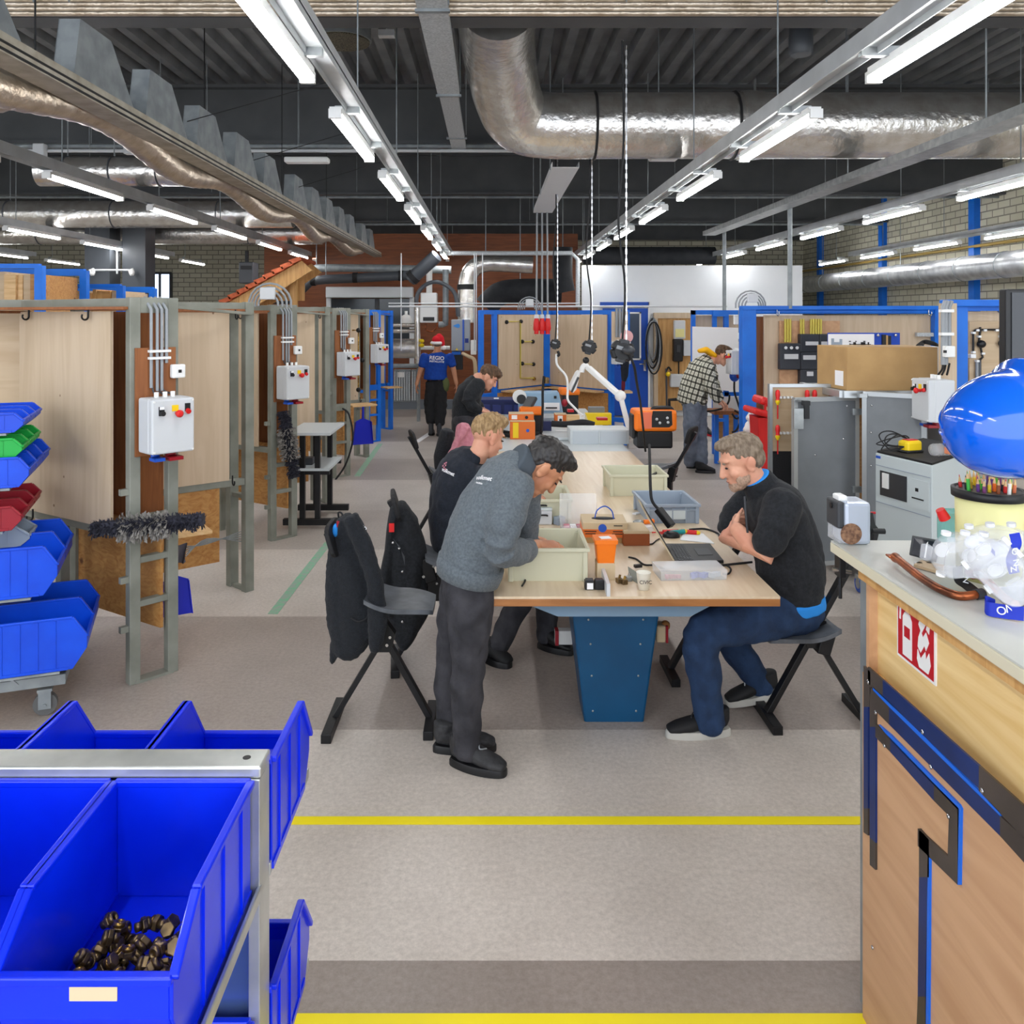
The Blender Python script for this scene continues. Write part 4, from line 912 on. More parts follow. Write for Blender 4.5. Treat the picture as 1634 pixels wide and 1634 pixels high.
flat('board', 1140, 656, 1180, 662, 11.5, .4, MT['brownboard'], t)
flat('panel', 1138, 633, 1184, 657, 11.9, .03, MT['box'], t)
flat('leg', 1141, 662, 1147, 740, 11.6, .06, BL, t); flat('leg', 1172, 662, 1178, 740, 11.6, .06, BL, t)
for i, q in enumerate((((1122, 657), (1140, 655), (1156, 650), (1163, 640), (1164, 630)), ((1172, 605), (1172, 625), (1178, 645), (1183, 665), (1176, 685), (1168, 690)), ((1168, 660), (1175, 668), (1182, 662), (1172, 655)))):
    solo('loose_cable', M().tube(spline([P(a_, b_, 11.35) for a_, b_ in q], 6), .014, 6), MT['rubber'], ['black cable lying on the ledge by the checked-shirt man\'s hands', 'black cable with plug hanging from the control box near the checked-shirt man', 'short coiled cable under the ledge near the checked-shirt man'][i], 'cable')
c = P(1172, 600, 11.2)
t = thing('plug', 'blue and red plug in the socket under the box near the checked-shirt man', 'plug', c)
part('body', M().ell(c, (.07, .06, .08), None, 12, 8), MT['sb'], t); part('ring', M().cyl(c+V((.02, -.03, .0)), c+V((.1, -.06, .03)), .035), MT['red'], t)
t = thing('control_board', 'pale plywood strip with grey conduits beside the tall blue post', 'board', P(1180, 560, 11.0))
flat('board', 1180, 494, 1188, 603, 11.0, .04, MT['birch'], t)
for px in (1180, 1183, 1186): part('conduit', M().tube([P(px, 496, 10.95), P(px, 545, 10.95)], .016, 6), MT['conduit'], t)
s = flat('data_socket', 1179, 531, 1187, 541, 10.9, .06, MT['white'], t, .01); flat('plug_socket', 1172, 503, 1179, 518, 10.95, .06, MT['white'], t, .01)
control_box(P(1176, 578, 10.9), -1.5, 'pale control box with red switch by the checked-shirt man\'s face', None, .22, .2, .32, False)
# long blue booth with light panel
t = thing('training_booth', 'long blue booth with wide birch panel and tall blue post on the right side of the hall', 'booth', (4.5, 10.5, 0)); YB2 = 10.4
t['label'] = 'long blue booth with a wide birch panel and tall post, beyond the open tool cabinet'
flat('post', 1185, 488, 1207, 700, YB2, .16, BL, t, .005)
a = P(1185, 0, YB2); part('post', M().bx(a.x, a.x+.12, YB2+.02, YB2+.12, 0, .55), BL, t)
flat('rail', 1185, 488, 1503, 494, YB2-.02, .12, BL, t); flat('rail', 1185, 493, 1503, 501, YB2+.02, .12, BL, t, .02)
flat('side_panel', 1207, 505, 1221, 690, YB2+.2, .03, MT['brownboard'], t)
flat('panel', 1219, 503, 1503, 690, YB2+.12, .03, MT['birch'], t)
flat('rail', 1207, 690, 1503, 700, YB2+.02, .1, BL, t)
for px in (1240, 1482): 
    m = M(); hook(m, P(px, 500, YB2), (0, -1, 0), .09); part('hook', m, MT['steel'], t)
a, b = P(1492, 0, YB2).x, 0; part('post', M().bx(a, a+.12, YB2, YB2+.1, 0, 2.2), BL, t)
# distribution panel on a brown board
t = thing('distribution_board', 'brown board carrying dark fuse boxes and yellow conduits', 'fuse board', P(1290, 560, 10.4))
flat('board', 1244, 512, 1340, 615, YB2+.08, .03, MT['okoume'], t)
for px in (1253, 1257, 1261, 1278, 1282, 1294, 1298, 1302, 1306, 1310): part('conduit', M().tube([P(px, 509, YB2+.04), P(px, 546 if px < 1265 else 534, YB2+.04)], .014, 6), MT['yc'], t)
fb = pm('anthracite_enclosure', (46, 50, 58), .45)
for q, win in (((1245, 548, 1278, 590), (1252, 565, 1274, 573)), ((1277, 533, 1308, 562), (1286, 545, 1306, 551)), ((1308, 533, 1338, 562), (1311, 545, 1330, 551)), ((1278, 562, 1306, 590), (1282, 567, 1302, 574)), ((1277, 590, 1306, 616), (1288, 593, 1298, 600))):
    s = flat('fuse_box', *q, YB2-.02, .1, fb, t, .012)
    flat('fuse_row', *win, YB2-.035, .03, MT['box'], s)
for px in (1254, 1263, 1272): part('dial', M().cyl(P(px, 555, YB2-.02), P(px, 555, YB2-.05), .02), MT['box'], t)
# wiring diagram on a blue board
t = thing('demo_panel', 'blue demonstration panel with a white sheet of wiring drawings, behind the cardboard box', 'demonstration panel', P(1378, 560, 9.6))
flat('panel', 1322, 531, 1436, 580, 9.62, .03, pm('deep_blue_panel', (10, 66, 178), .4), t); flat('sheet', 1322, 533, 1395, 576, 9.6, .015, MT['paper'], t)
for q in ((1408, 534, 1414, 560), (1417, 536, 1422, 560)): flat('terminal_strip', *q, 9.6, .03, MT['black'], t)
flat('divider', 1414, 535, 1417, 560, 9.6, .03, MT['card'], t)
for q in ((1327, 540, 1331, 553), (1331, 546, 1340, 551), (1340, 541, 1344, 554)): flat('drawing', *q, 9.592, .01, MT['greytote'], t)
for q in ((1345, 553, 1346, 558), (1345, 557, 1358, 558), (1356, 548, 1357, 558), (1356, 549, 1390, 550), (1362, 546, 1366, 552), (1374, 546, 1381, 551), (1385, 546, 1387, 552), (1392, 550, 1393, 557), (1360, 556, 1390, 556.8), (1355, 544, 1358, 545.5), (1365, 544, 1367, 545.5), (1378, 544, 1381, 545.5)): flat('drawing', *q, 9.592, .01, MT['ink'], t)
part('stand_post', M().bx(P(1400, 0, 9.66).x-.03, P(1400, 0, 9.66).x+.03, 9.65, 9.69, 0, 1.6), MT['blackmetal'], t)
for px in (1401, 1429): part('screw', M().ell(P(px, 535, 9.6), .018, None, 8, 6), MT['steel'], t)
# red waste bin
t = thing('waste_bin', 'red plastic wheeled bin with a second red lid on top, by the tall blue post', 'waste bin', P(1222, 740, 9.3))
Yb = 9.3; b = PF(1222, 796)
c = P(1226, 700, Yb)
m = M(); z1 = P(0, 664, Yb).z
m.rings([[V((c.x-.13, Yb-.14, 0)), V((c.x+.13, Yb-.14, 0)), V((c.x+.13, Yb+.14, 0)), V((c.x-.13, Yb+.14, 0))], [V((c.x-.17, Yb-.17, z1)), V((c.x+.17, Yb-.17, z1)), V((c.x+.17, Yb+.17, z1)), V((c.x-.17, Yb+.17, z1))]], smooth=False)
part('body', m, MT['redbin'], t, .02)
m = M().box(V((c.x-.03, Yb-.03, z1+.03)), (.44, .4, .07), axes((.96, 0, -.25), (0, 1, 0))); part('lid', m, MT['redbin'], t, .025)
m = M().box(V((c.x+.03, Yb-.02, z1+.14)), (.36, .36, .09), axes((.93, 0, -.35), (0, 1, 0))); part('lid', m, MT['redbin'], t, .03)
for i in range(4): part('rib', M().box(V((c.x-.1+.07*i, Yb-.19, z1+.1)), (.02, .03, .1)), MT['redbin'], t)
solo('waste_bag', remesh(M().ell(P(1206, 668, 9.7), (.1, .1, .12)).ell(P(1203, 690, 9.8), (.13, .12, .16)).ell(P(1203, 735, 9.8), (.14, .13, .26)), .02, 1, lambda v: .03*noise.noise(v*14)), MT['plush'], 'crumpled white waste bag beside the red bin', 'bag')
# ---------------------------------------------------------------- open tool cabinet on castors
t = thing('tool_cabinet', 'grey wheeled tool cabinet standing open, aluminium edged', 'cabinet', (2.9, 6.5, 0))
def door_panel(name, p0, p1, z0, z1, mat, fw=.035):
    p0, p1 = V(p0), V(p1); d = (p1-p0).normalized(); n = V((d.y, -d.x, 0)); r = math.atan2(d.y, d.x); L = (p1-p0).length; c = (p0+p1)/2
    e = part(name, M().box(c+V((0, 0, (z0+z1)/2)), (L, .02, z1-z0), r), mat, t)
    for q in (z0, z1): part('edge_profile', M().box(c+V((0, 0, q)), (L+.02, .036, fw), r), MT['alu'], e)
    for q in (p0, p1): part('edge_profile', M().box(q+V((0, 0, (z0+z1)/2)), (fw, .036, z1-z0), r), MT['alu'], e)
    return e, n, d
zt = P(0, 638, 6.42).z; zb = .14
d1, n1, _ = door_panel('door', (P(1268, 0, 6.42).x, 6.42, 0), (P(1366, 0, 6.55).x, 6.55, 0), zb, zt, MT['cabgrey'])
d2, n2, _ = door_panel('door', (P(1380, 0, 6.35).x, 6.35, 0), (P(1475, 0, 6.1).x, 6.1, 0), zb, P(0, 628, 6.35).z, MT['cabgrey'])
part('latch', M().box(P(1286, 643, 6.36), (.05, .05, .035)).box(P(1287, 656, 6.38), (.04, .02, .12)), MT['black'], d1)
part('lock_plate', M().box(P(1274, 668, 6.38), (.075, .02, .16)), MT['galv'], d1)
for px, py in ((1301, 726), (1351, 648), (1346, 700)): part('rivet', M().ell(P(px, py, 6.39), .009, None, 8, 6), MT['steel'], d1)
for px, py in ((1391, 647), (1390, 743), (1390, 690)): part('rivet', M().ell(P(px, py, 6.31), .009, None, 8, 6), MT['steel'], d2)
for py in (657, 781): part('hinge', M().box(P(1367, py, 6.44), (.07, .02, .05)), MT['galv'], t)
part('corner_cap', M().box(P(1376, 631, 6.33), (.06, .04, .03)), MT['galv'], t)
yb = 7.25
x0, x1 = P(1330, 0, 6.6).x, P(1490, 0, 6.6).x
part('back_panel', M().bx(x0, x1, yb, yb+.02, zb, 1.5), MT['fir'], t)
part('side_panel', M().bx(x1-.02, x1, 6.45, yb, zb, 1.5), MT['cabgrey'], t)
part('top_panel', M().bx(x0, x1, 6.42, yb, 1.485, 1.51), MT['cabgrey'], t)
part('edge_profile', M().bx(x0, x1, 6.40, 6.44, 1.46, 1.515), MT['alu'], t); part('edge_profile', M().bx(x0-.03, x0, 6.42, yb, 1.46, 1.515), MT['alu'], t)
part('floor_panel', M().bx(x0, x1, 6.45, yb, zb-.02, zb), MT['cabgrey'], t)
c = P(1378, 945, 6.15)
for x, y in ((c.x, 6.2), (x0+.1, yb-.1), (x1-.1, yb-.1), (x1-.1, 6.3)):
    s = part('castor', M().cyl((x-.02, y, .065), (x+.02, y, .065), .062, n=20), MT['sb'], t)
    part('hub', M().cyl((x-.024, y, .065), (x+.024, y, .065), .035, n=16), MT['galv'], s); part('fork', M().bx(x-.03, x+.03, y-.035, y+.035, .1, .14), MT['galv'], s)
t2 = t
# inner tool board (left leaf, seen from inside)
Yt = 6.75
t = thing('tool_board', 'birch tool board with insulated screwdrivers, beside the grey cabinet door', 'tool board', P(1250, 690, Yt))
flat('board', 1233, 618, 1322, 720, Yt, .02, MT['birch_h'], t); flat('foam_panel', 1233, 720, 1300, 805, Yt, .02, pm('black_foam', (38, 38, 40), .95, bump=.5, bs=120), t)
for q in ((1228, 613, 1326, 618), (1228, 618, 1233, 805)): flat('edge_profile', *q, Yt-.02, .05, MT['alu'], t)
for i, (px, py) in enumerate(((1241, 622), (1241, 678), (1288, 622), (1300, 622))):
    y = Yt-.04; s = thing('screwdriver', ['red and yellow screwdriver, upper one at the edge of the tool board', 'red and yellow screwdriver, lower one on the tool board', 'red screwdriver peeping over the cabinet door, beside its twin', 'red screwdriver peeping over the cabinet door by the frame\'s corner'][i], 'screwdriver', P(px, py, y))
    part('handle', M().lathe([(.006, .0), (.017, -.01), (.02, -.04), (.014, -.075), (.018, -.085)], P(px, py, y), 12), MT['redbin'], s)
    part('collar', M().lathe([(.018, -.085), (.02, -.1), (.008, -.125)], P(px, py, y), 12), MT['yellow'], s)
    part('blade', M().cyl(P(px, py, y)+V((0, 0, -.12)), P(px, py, y)+V((0, 0, -.24)), .006, n=8), MT['redbin'], s)
for py in (634, 691):
    for px in (1245, 1251, 1257, 1263): part('clip', M().box(P(px, py, Yt-.02), (.018, .03, .018)), MT['white'], t)
# things on the cabinet
t = thing('cardboard_box', 'long brown cardboard box lying on the grey tool cabinet', 'box', P(1410, 628, 6.6))
q = [P(1350, 628, 6.48), P(1490, 628, 6.48)]; zc = 1.512; h = .345
m = M().prism([V((q[0].x, 6.46, zc)), V((q[1].x+.02, 6.46, zc)), V((q[1].x+.02, 6.98, zc)), V((q[0].x-.03, 6.98, zc))], (0, 0, h))
part('carton', m, MT['card'], t, .004)
part('label', M().prism([V((q[0].x-.004, 6.52, zc+.03)), V((q[0].x-.0105, 6.66, zc+.03)), V((q[0].x-.0105, 6.66, zc+.15)), V((q[0].x-.004, 6.52, zc+.15))], (-.002, 0, 0)), MT['paper'], t)
part('tape_seam', M().bx(q[0].x+.02, q[1].x, 6.7, 6.75, zc+h, zc+h+.001), MT['beigecard'], t)
t = thing('grey_unit', 'narrow pale grey metal box standing behind the cardboard box', 'enclosure', P(1327, 592, 7.3))
part('casing', M().bx(*at_box(1317, 572, 1336, 614, 7.275, .1)), MT['box'], t, .01); part('side_plate', M().bx(*at_box(1332, 573, 1336, 612, 7.272, .03)), MT['greytote'], t)
part('bracket', M().bx(*at_box(1318, 614, 1334, 640, 7.28, .06)), MT['box'], t)
t = thing('grey_unit', 'pale grey open box with black cables on top, behind the cardboard box by the conduits', 'enclosure', P(1480, 600, 7.2))
part('casing', M().bx(*at_box(1462, 553, 1500, 611, 7.0, .2)), MT['box'], t, .01)
for i in range(4): part('cable', M().tube(spline([P(1463+3*i, 552, 7.2), P(1475, 544+i, 7.25), P(1490, 547+i, 7.2), P(1498, 552, 7.22)], 5), .011, 6), MT['rubber'], t)
t = thing('cable_gutter', 'short perforated gutter fixed on the birch panel above the cables', 'gutter', P(1485, 534, YB2+.05))
flat('gutter', 1464, 531, 1500, 537, YB2+.03, .06, MT['tray'], t)
# near right booth: post, top rail, wiring board
t = thing('training_booth', 'nearest blue booth with a wiring board, behind the glossy helmet', 'booth', (4, 6.3, 0)); Yn = 6.2
flat('post', 1526, 484, 1545, 700, Yn, .1, BL, t, .005); a = P(1526, 0, Yn).x; part('post', M().bx(a, a+.09, Yn, Yn+.1, 0, 1.2), BL, t)
flat('rail', 1510, 478, 1700, 489, Yn-.04, .1, BL, t, .006); flat('rail', 1540, 489, 1700, 496, Yn+.02, .08, BL, t)
flat('panel', 1544, 497, 1700, 720, Yn+.14, .02, MT['birch'], t)
m = M(); hook(m, P(1592, 494, Yn+.1), (0, -1, 0), .06); part('hook', m, MT['steel'], t)
t = thing('wiring_board', 'birch practice board with conduits and black junction boxes beside the dark monitor', 'wiring board', P(1580, 560, 6.3))
flat('board', 1547, 513, 1625, 640, Yn+.11, .02, MT['birch_h'], t)
w = Yn+.09
def run(pts, mat='blackmetal', r=.008): part('conduit', M().tube([P(a_, b_, w) for a_, b_ in pts], r, 6), MT[mat], t)
run([(1557, 526), (1600, 526)]); run([(1557, 526), (1553, 532), (1553, 562)]); run([(1564, 522), (1564, 530), (1562, 545), (1566, 560), (1568, 570), (1563, 575)]); run([(1596, 522), (1597, 545), (1600, 560), (1605, 575)])
run([(1559, 575), (1559, 620)], 'conduit', .012); run([(1563, 575), (1563, 620)], 'pipegrey', .012)
for px, py in ((1566, 549), (1600, 548)): part('junction_box', M().ell(P(px, py, w-.01), (.035, .03, .03), None, 8, 8), MT['black'], t, .0)
for px, py in ((1559, 527), (1571, 527), (1590, 527), (1553, 531), (1553, 562), (1562, 537), (1568, 564), (1559, 576), (1597, 537), (1559, 612)): part('clip', M().box(P(px, py, w), (.022, .03, .016)), MT['white'], t)
part('switch', M().box(P(1551, 568, w), (.04, .04, .03)), MT['white'], t)
t = thing('control_board', 'pale plywood strip with three grey conduits beside the nearest blue post', 'board', P(1513, 560, 6.15))
flat('board', 1501, 484, 1527, 660, 6.14, .03, MT['birch'], t)
for i, (px, r) in enumerate(((1505, .018), (1509, .018), (1515, .014))):
    part('conduit', M().tube([P(px+4, 480, 6.1), P(px, 490, 6.1), P(px, 582 if i < 2 else 553, 6.1)], r, 8), MT['conduit'], t)
    part('cable', M().tube(spline([P(px, 580, 6.1), P(px-2, 590, 6.08), P(px-8+2*i, 598, 6.05)], 4), .008, 6), MT['black'], t)
for py in (496, 533): part('clamp', M().box(P(1510, py, 6.09), (.09, .05, .022)), MT['white'], t)
s = part('data_socket', M().box(P(1514, 561, 6.06), (.075, .05, .085)), MT['white'], t, .008); part('port', M().box(P(1508, 561, 6.03), (.02, .012, .02)), MT['black'], s)
control_box(P(1493, 638, 6.0), -1.6, 'pale control box with red buttons in front of the nearest blue booth', None, .26, .2, .31)
# ================================================================ long workbench
TZ = .78; TX0, TX1 = -.01, 1.365
def T(px, py, dz=0): return PZ(px, py, TZ+dz)                         # a point on (or dz above) the bench top
t = thing('workbench', 'long beech-topped workbench on a dark blue steel pedestal', 'workbench', (.68, 5.9, 0))
part('tabletop', M().bx(TX0, TX1, 3.84, 7.98, TZ-.012, TZ), MT['table'], t)
part('edge_band', M().bx(TX0, TX1, 3.838, 7.98, TZ-.047, TZ-.0125), MT['edge'], t, .003)
part('underboard', M().bx(TX0+.12, TX1-.14, 3.9, 7.9, TZ-.06, TZ-.0475), MT['edge'], t)
def trap(y): return [V((.165, y, .718)), V((1.125, y, .718)), V((1.125, y, .7)), V((.98, y, .625)), V((.33, y, .625)), V((.165, y, .69))]
for y in (4.0, 7.2): part('bracket', M().prism(trap(y), (0, .5, 0)), MT['bracket'], t, .004)
def pedestal(y):
    cx = .64; ring = lambda z, hw, y0, y1: [V((cx-hw, y0, z)), V((cx+hw, y0, z)), V((cx+hw, y1, z)), V((cx-hw, y1, z))]
    return M().rings([ring(.0, .155, y+.16, y+.4), ring(.626, .228, y+.1, y+.5)], smooth=False)
for y in (4.06, 7.26):
    p = part('pedestal', pedestal(y), MT['ped'], t, .012)
    for z, s in ((.06, .14), (.25, .15), (.42, .16), (.55, .175)):
        yy = y+.16-.06*z/.626-.002
        for sx in (-1, 1): part('bolt', M().ell((.64+sx*(s+.015*0)*.8, yy, z), (.006, .004, .006), None, 8, 6), MT['galv'], p)
part('stretcher', M().bx(.5, .78, 4.5, 7.4, .5, .58), MT['ped'], t, .01)
t = thing('extinguisher_holder', 'red and beige fitting with a brown knob hanging under the workbench', 'fitting', (.92, 4.3, .6))
c = P(1053, 1008, 4.35); part('body', M().box(c, (.05, .08, .09)), MT['beigecard'], t, .01); part('red_band', M().box(c+V((.03, 0, 0)), (.012, .08, .09)), MT['red'], t); part('knob', M().ell(c+V((.03, 0, .035)), (.025, .03, .025), None, 10, 8), MT['edge'], t)
t = thing('extinguisher_holder', 'red and white box standing under the bench by the boots', 'box', P(900, 1000, 4.75)); c = P(899, 1015, 4.75)
part('body', M().box(c, (.1, .06, .08)), MT['white'], t, .005); part('red_band', M().box(c+V((-.04, -.005, 0)), (.02, .06, .084)), MT['red'], t)
# second, grey bench
t = thing('workbench', 'grey-topped workbench further down the hall, crowded with instruments', 'workbench', (.75, 9.7, 0))
part('tabletop', M().bx(.0, 1.36, 7.99, 11.7, TZ-.04, TZ), MT['greytop'], t, .004)
for y in (8.6, 11.0): part('pedestal', pedestal(y-.3), MT['ped'], t, .01)
for y in (8.6, 11.0): part('bracket', M().prism([q-V((0, .1, 0)) for q in trap(y-.3)], (0, .5, 0)), MT['bracket'], t)
# ---------------------------------------------------------------- tote boxes
def tote(name, label, c, size, rz, mat, wall=.006, taper=.015, lip=.014, ribs=False, open_=True, group=None):
    t = thing(name, label, 'box', c, rz, group); w_, d, h = size; m = M()
    def rg(z, e): return [V((-w_/2+e, -d/2+e, z)), V((w_/2-e, -d/2+e, z)), V((w_/2-e, d/2-e, z)), V((-w_/2+e, d/2-e, z))]
    m.rings([rg(0, taper), rg(h, 0), rg(h, wall), rg(wall, taper+wall)], smooth=False)
    part('shell', m, mat, t, .003, local=True)
    m = M().rings([rg(h-.016, -lip), rg(h+.001, -lip), rg(h+.001, 0), rg(h-.016, 0)], closed=True, smooth=False)
    part('rim', m, mat, t, .002, local=True)
    for sx in (-1, 1):
        for sy in (-1, 1): part('corner', M().box((sx*(w_/2-taper/2), sy*(d/2-taper/2), h/2-.006), (.026, .026, h-.012)), mat, t, .006, local=True)
    if ribs:
        for x in (-.26, 0, .26): part('rib', M().box((x*w_, -d/2+.002, h/2), (.008, .016, h-.02)), mat, t, local=True)
        part('band', M().box((0, -d/2, h*.72), (w_, .014, .008)), mat, t, local=True)
    return t
a = T(848, 940); tote('tote_box', 'cream tote box with parts in it, at the bench\'s near end', V((.275+.01, 4.235, TZ)), (.385, .37, .168), 0, MT['cream'])
a, b = T(814, 833), T(903, 833)
tote('tote_box', 'cream tote box the fair-haired man reaches into', V((.31, 5.4, TZ)), (.4, .42, .155), 0, MT['cream'])
a = T(975, 793); b = T(1064, 793)
tote('tote_box', 'cream tote box alone in the middle of the bench', V(((a.x+b.x)/2, a.y+.2, TZ)), (b.x-a.x, .38, .16), 0, MT['cream'])
a, b = T(1033, 836), T(1111, 836)
t = tote('tote_box', 'ribbed grey-blue tote box behind the laptop', V(((a.x+b.x)/2, a.y+.2, TZ)), (b.x-a.x+.02, .4, .125), .02, MT['greytote'], ribs=True)
part('label_window', M().box((.02, -.202, .06), (.13, .006, .06)), MT['palepaint'], t, local=True)
for k, (px, py, lab) in enumerate(((900, 887, 'black handle tool among parts in the near cream tote'), (918, 885, 'white plastic piece in the near cream tote'), (1000, 760, 'white connector in the middle cream tote'))):
    c = PZ(px, py, TZ+.1)
    solo('tote_part', M().cyl(c+V((-.04, 0, -.05)), c+V((.04, .03, -.04)), .012, n=10) if k == 0 else M().box(c+V((0, 0, -.05)), (.07, .05, .04), .4), MT['black'] if k == 0 else MT['white'], lab, 'part', bev=0 if k == 0 else .006)
part('red_tip', M().cyl(PZ(886, 885, TZ+.12)+V((0, 0, -.02)), PZ(890, 887, TZ+.12)+V((0, 0, -.03)), .011, n=10), MT['redbin'], bpy.data.objects['tote_part'], label='red tip')
part('tool_core', M().bar(PZ(1035, 757, TZ+.12)+V((0, 0, -.02)), PZ(1050, 753, TZ+.12), .02, .008), MT['black'], bpy.data.objects['tote_part.002'])
solo('tote_part', M().box(PZ(1035, 758, TZ+.1)+V((0, 0, -.03)), (.16, .06, .03), .3), MT['white'], 'white plastic tray leaning in the middle cream tote', 'part', bev=.006)
# ---------------------------------------------------------------- items on the bench
def card_box(label, p, size, rz, top=MT['beigecard'], side=MT['orangecard'], split=.45):
    t = thing('wire_box', label, 'cardboard box', p, rz); w_, d, h = size
    part('lower_print', M().bx(-w_/2, w_/2, -d/2, d/2, 0, h*(1-split)), side, t, .002, local=True); part('carton', M().bx(-w_/2+.001, w_/2-.001, -d/2+.001, d/2-.001, h*(1-split), h), top, t, .002, local=True)
    return t
p = T(967, 868); t = card_box('beige and orange wire box with a round blue seal and an oval opening', V((p.x-.0, p.y+.115, TZ+.035)), (.26, .22, .085), -.04)
part('blue_seal', M().cyl((-.015, -.112, .055), (-.015, -.109, .055), .024, n=24), MT['sb'], t, local=True)
part('opening', M().lathe([(.001, 0), (.07, 0), (.07, .002), (.001, .002)], (0, 0, .085), 24, Matrix.Diagonal((1, .5, 1))), MT['ink'], t, local=True)
part('wire_loop', M().tube(spline([(-.05, 0, .085), (-.035, .01, .13), (.01, .01, .155), (.05, .0, .13), (.06, -.01, .085)], 6), .004, 6), MT['sb'], t, local=True)
for i, (x, z, w_) in enumerate(((-.085, .036, .07), (-.085, .022, .06), (.075, .036, .06), (.075, .022, .07), (.075, .07, .05))): part('print_line', M().box((x, -.111, z), (w_, .002, .005)), MT['ink'], t, local=True)
solo('flat_carton', M().bx(p.x-.13, p.x+.1, p.y+.02, p.y+.22, TZ, TZ+.034), MT['card'], 'flat brown carton under the wire box with the blue seal', 'cardboard box', bev=.003)
p = T(1010, 871); t = card_box('low orange and brown carton behind the orange tub', V((p.x+.02, p.y+.1, TZ+.0)), (.15, .2, .085), .02, MT['beigecard'], pm('brown_print', (150, 78, 36), .6), .2)
# orange tub
p = PZ(985, 903, TZ+.0); c = V((.578, 4.12, TZ+.085))
t = thing('plastic_tub', 'bright orange square tub with a paper label on its lid', 'tub', c)
rg = lambda z, h_: [c+V((sx*h_, sy*h_, z)) for sx, sy in ((-1, -1), (1, -1), (1, 1), (-1, 1))]
part('tub_body', M().rings([rg(0, .042), rg(.1, .052)], smooth=False), MT['orange'], t, .008); part('lid', M().rings([rg(.098, .058), rg(.118, .058)], smooth=False), MT['orange'], t, .006); part('label', M().box(c+V((.0, -.005, .1185)), (.055, .045, .002), .2), MT['paper'], t)
t = thing('carton', 'small pale carton standing under the orange tub', 'cardboard box', (.578, 4.13, TZ)); part('carton_body', M().box((.578, 4.12, TZ+.0425), (.09, .09, .085)), MT['beigecard'], t, .003)
# relays in front of tote
for i, (px, col) in enumerate(((941, 'paper'), (957, None))):
    c = T(px, 942); t = thing('relay', ['black relay block with a white label at the near tote\'s corner', 'plain black relay block at the near tote\'s corner'][i], 'relay', c)
    part('block', M().box(c+V((0, .02, .022)), (.046, .04, .042)), MT['black'], t, .003); part('contacts', M().box(c+V((0, .02, .045)), (.036, .03, .008)), MT['darkgrey'], t)
    if col: part('label', M().box(c+V((.002, -.001, .02)), (.03, .002, .03)), MT['paper'], t)
solo('grey_trunking', M().bar(T(971, 942, .03), T(962, 915, .03), .018, .06), MT['box'], 'short piece of grey trunking beside the near cream tote', 'trunking', bev=.002)
# connectors, paper cup, cover, cables, clear boxes
for i, (px, py) in enumerate(((988, 930), (996, 932), (1003, 927))):
    c = T(px, py); t = thing('connector', ['brass terminal piece behind the paper cup, left of three', 'brass terminal piece behind the paper cup, middle of three', 'grey metal clip lying behind the paper cup'][i], 'connector', c)
    part('block', M().box(c+V((0, 0, .012)), (.028, .03, .024), .3), MT['bronze'] if i < 2 else MT['galv'], t, .003); part('screw', M().cyl(c+V((0, 0, .02)), c+V((.005, 0, .04)), .006, n=8), MT['brass'] if i < 2 else MT['steel'], t)
c = T(1027, 940); t = thing('paper_cup', 'white paper cup with printed letters, on the near part of the bench', 'cup', c)
part('wall', M().lathe([(.0, .004), (.024, .0), (.027, 0), (.0345, .08), (.036, .082), (.034, .083), (.026, .006), (.0, .006)], c, 28), pm('cup_paper', (236, 232, 218), .6), t)
part('printing', text_mesh('CIVIC', .024, axes((1, 0, 0), (0, .09, 1)), c+V((.004, -.0325, .042)), .0008), MT['ink'], t)
t = thing('grey_cover', 'grey steel cover plate lying open behind the paper cup', 'cover', T(1015, 915))
part('plate', M().prism([T(1002, 905, .03), T(1022, 918, .03), T(1022, 935, 0), T(1004, 922, 0)], (0, 0, .004)), pm('olive_plate', (138, 144, 136), .45, .3), t); part('switch', M().box(T(1018, 903, .02), (.04, .02, .015), .3), MT['black'], t)
def clear_box(label, c, size, rz, lid=True, mat=None):
    t = thing('clear_case', label, 'plastic box', c, rz); w_, d, h = size
    m = M(); rg = lambda z, e: [V((-w_/2+e, -d/2+e, z)), V((w_/2-e, -d/2+e, z)), V((w_/2-e, d/2-e, z)), V((-w_/2+e, d/2-e, z))]
    m.rings([rg(0, .004), rg(h, 0), rg(h, .002), rg(.002, .006)], smooth=False); part('case', m, mat or MT['haze'], t, local=True); return t
p = T(1098, 920); t = clear_box('clear plastic parts box with blue and grey terminals, near the bench corner', V((p.x+.01, p.y+.02, TZ)), (.34, .17, .045), .06)
part('lid', M().bx(-.17, .17, -.085, .085, .045, .049), MT['haze'], t, local=True)
for i in range(9): part('terminal', M().box((.0+.017*i, -.055+.012*(i % 3), .016), (.016, .03, .024), .2*i), MT['sb'] if i < 5 else MT['greytote'], t, .002, local=True)
for i in range(4): part('terminal', M().box((-.13+.02*i, -.05, .012), (.014, .025, .018), .4*i), MT['pink'], t, .002, local=True)
p = T(925, 845); t = clear_box('open clear plastic case with raised lid in the middle of the bench', V((p.x, p.y-.02, TZ)), (.24, .16, .05), 0)
part('raised_lid', M().prism([V((-.12, .08, .05)), V((.12, .08, .05)), V((.115, .13, .2)), V((-.115, .13, .2))], (0, .003, 0)), MT['haze'], t, local=True)
for i in range(5): part('insert', M().box((-.08+.04*i, 0, .016), (.034, .12, .02)), MT['paper'] if i % 2 else MT['pink'], t, local=True)
p = T(866, 838); t = thing('tool_case', 'small grey case with two black handles in the middle of the bench', 'case', p)
part('case_body', M().box(p+V((0, .05, .045)), (.12, .1, .09)), MT['box'], t, .008); part('lid', M().box(p+V((0, .05, .098)), (.122, .102, .016)), MT['palepaint'], t, .004)
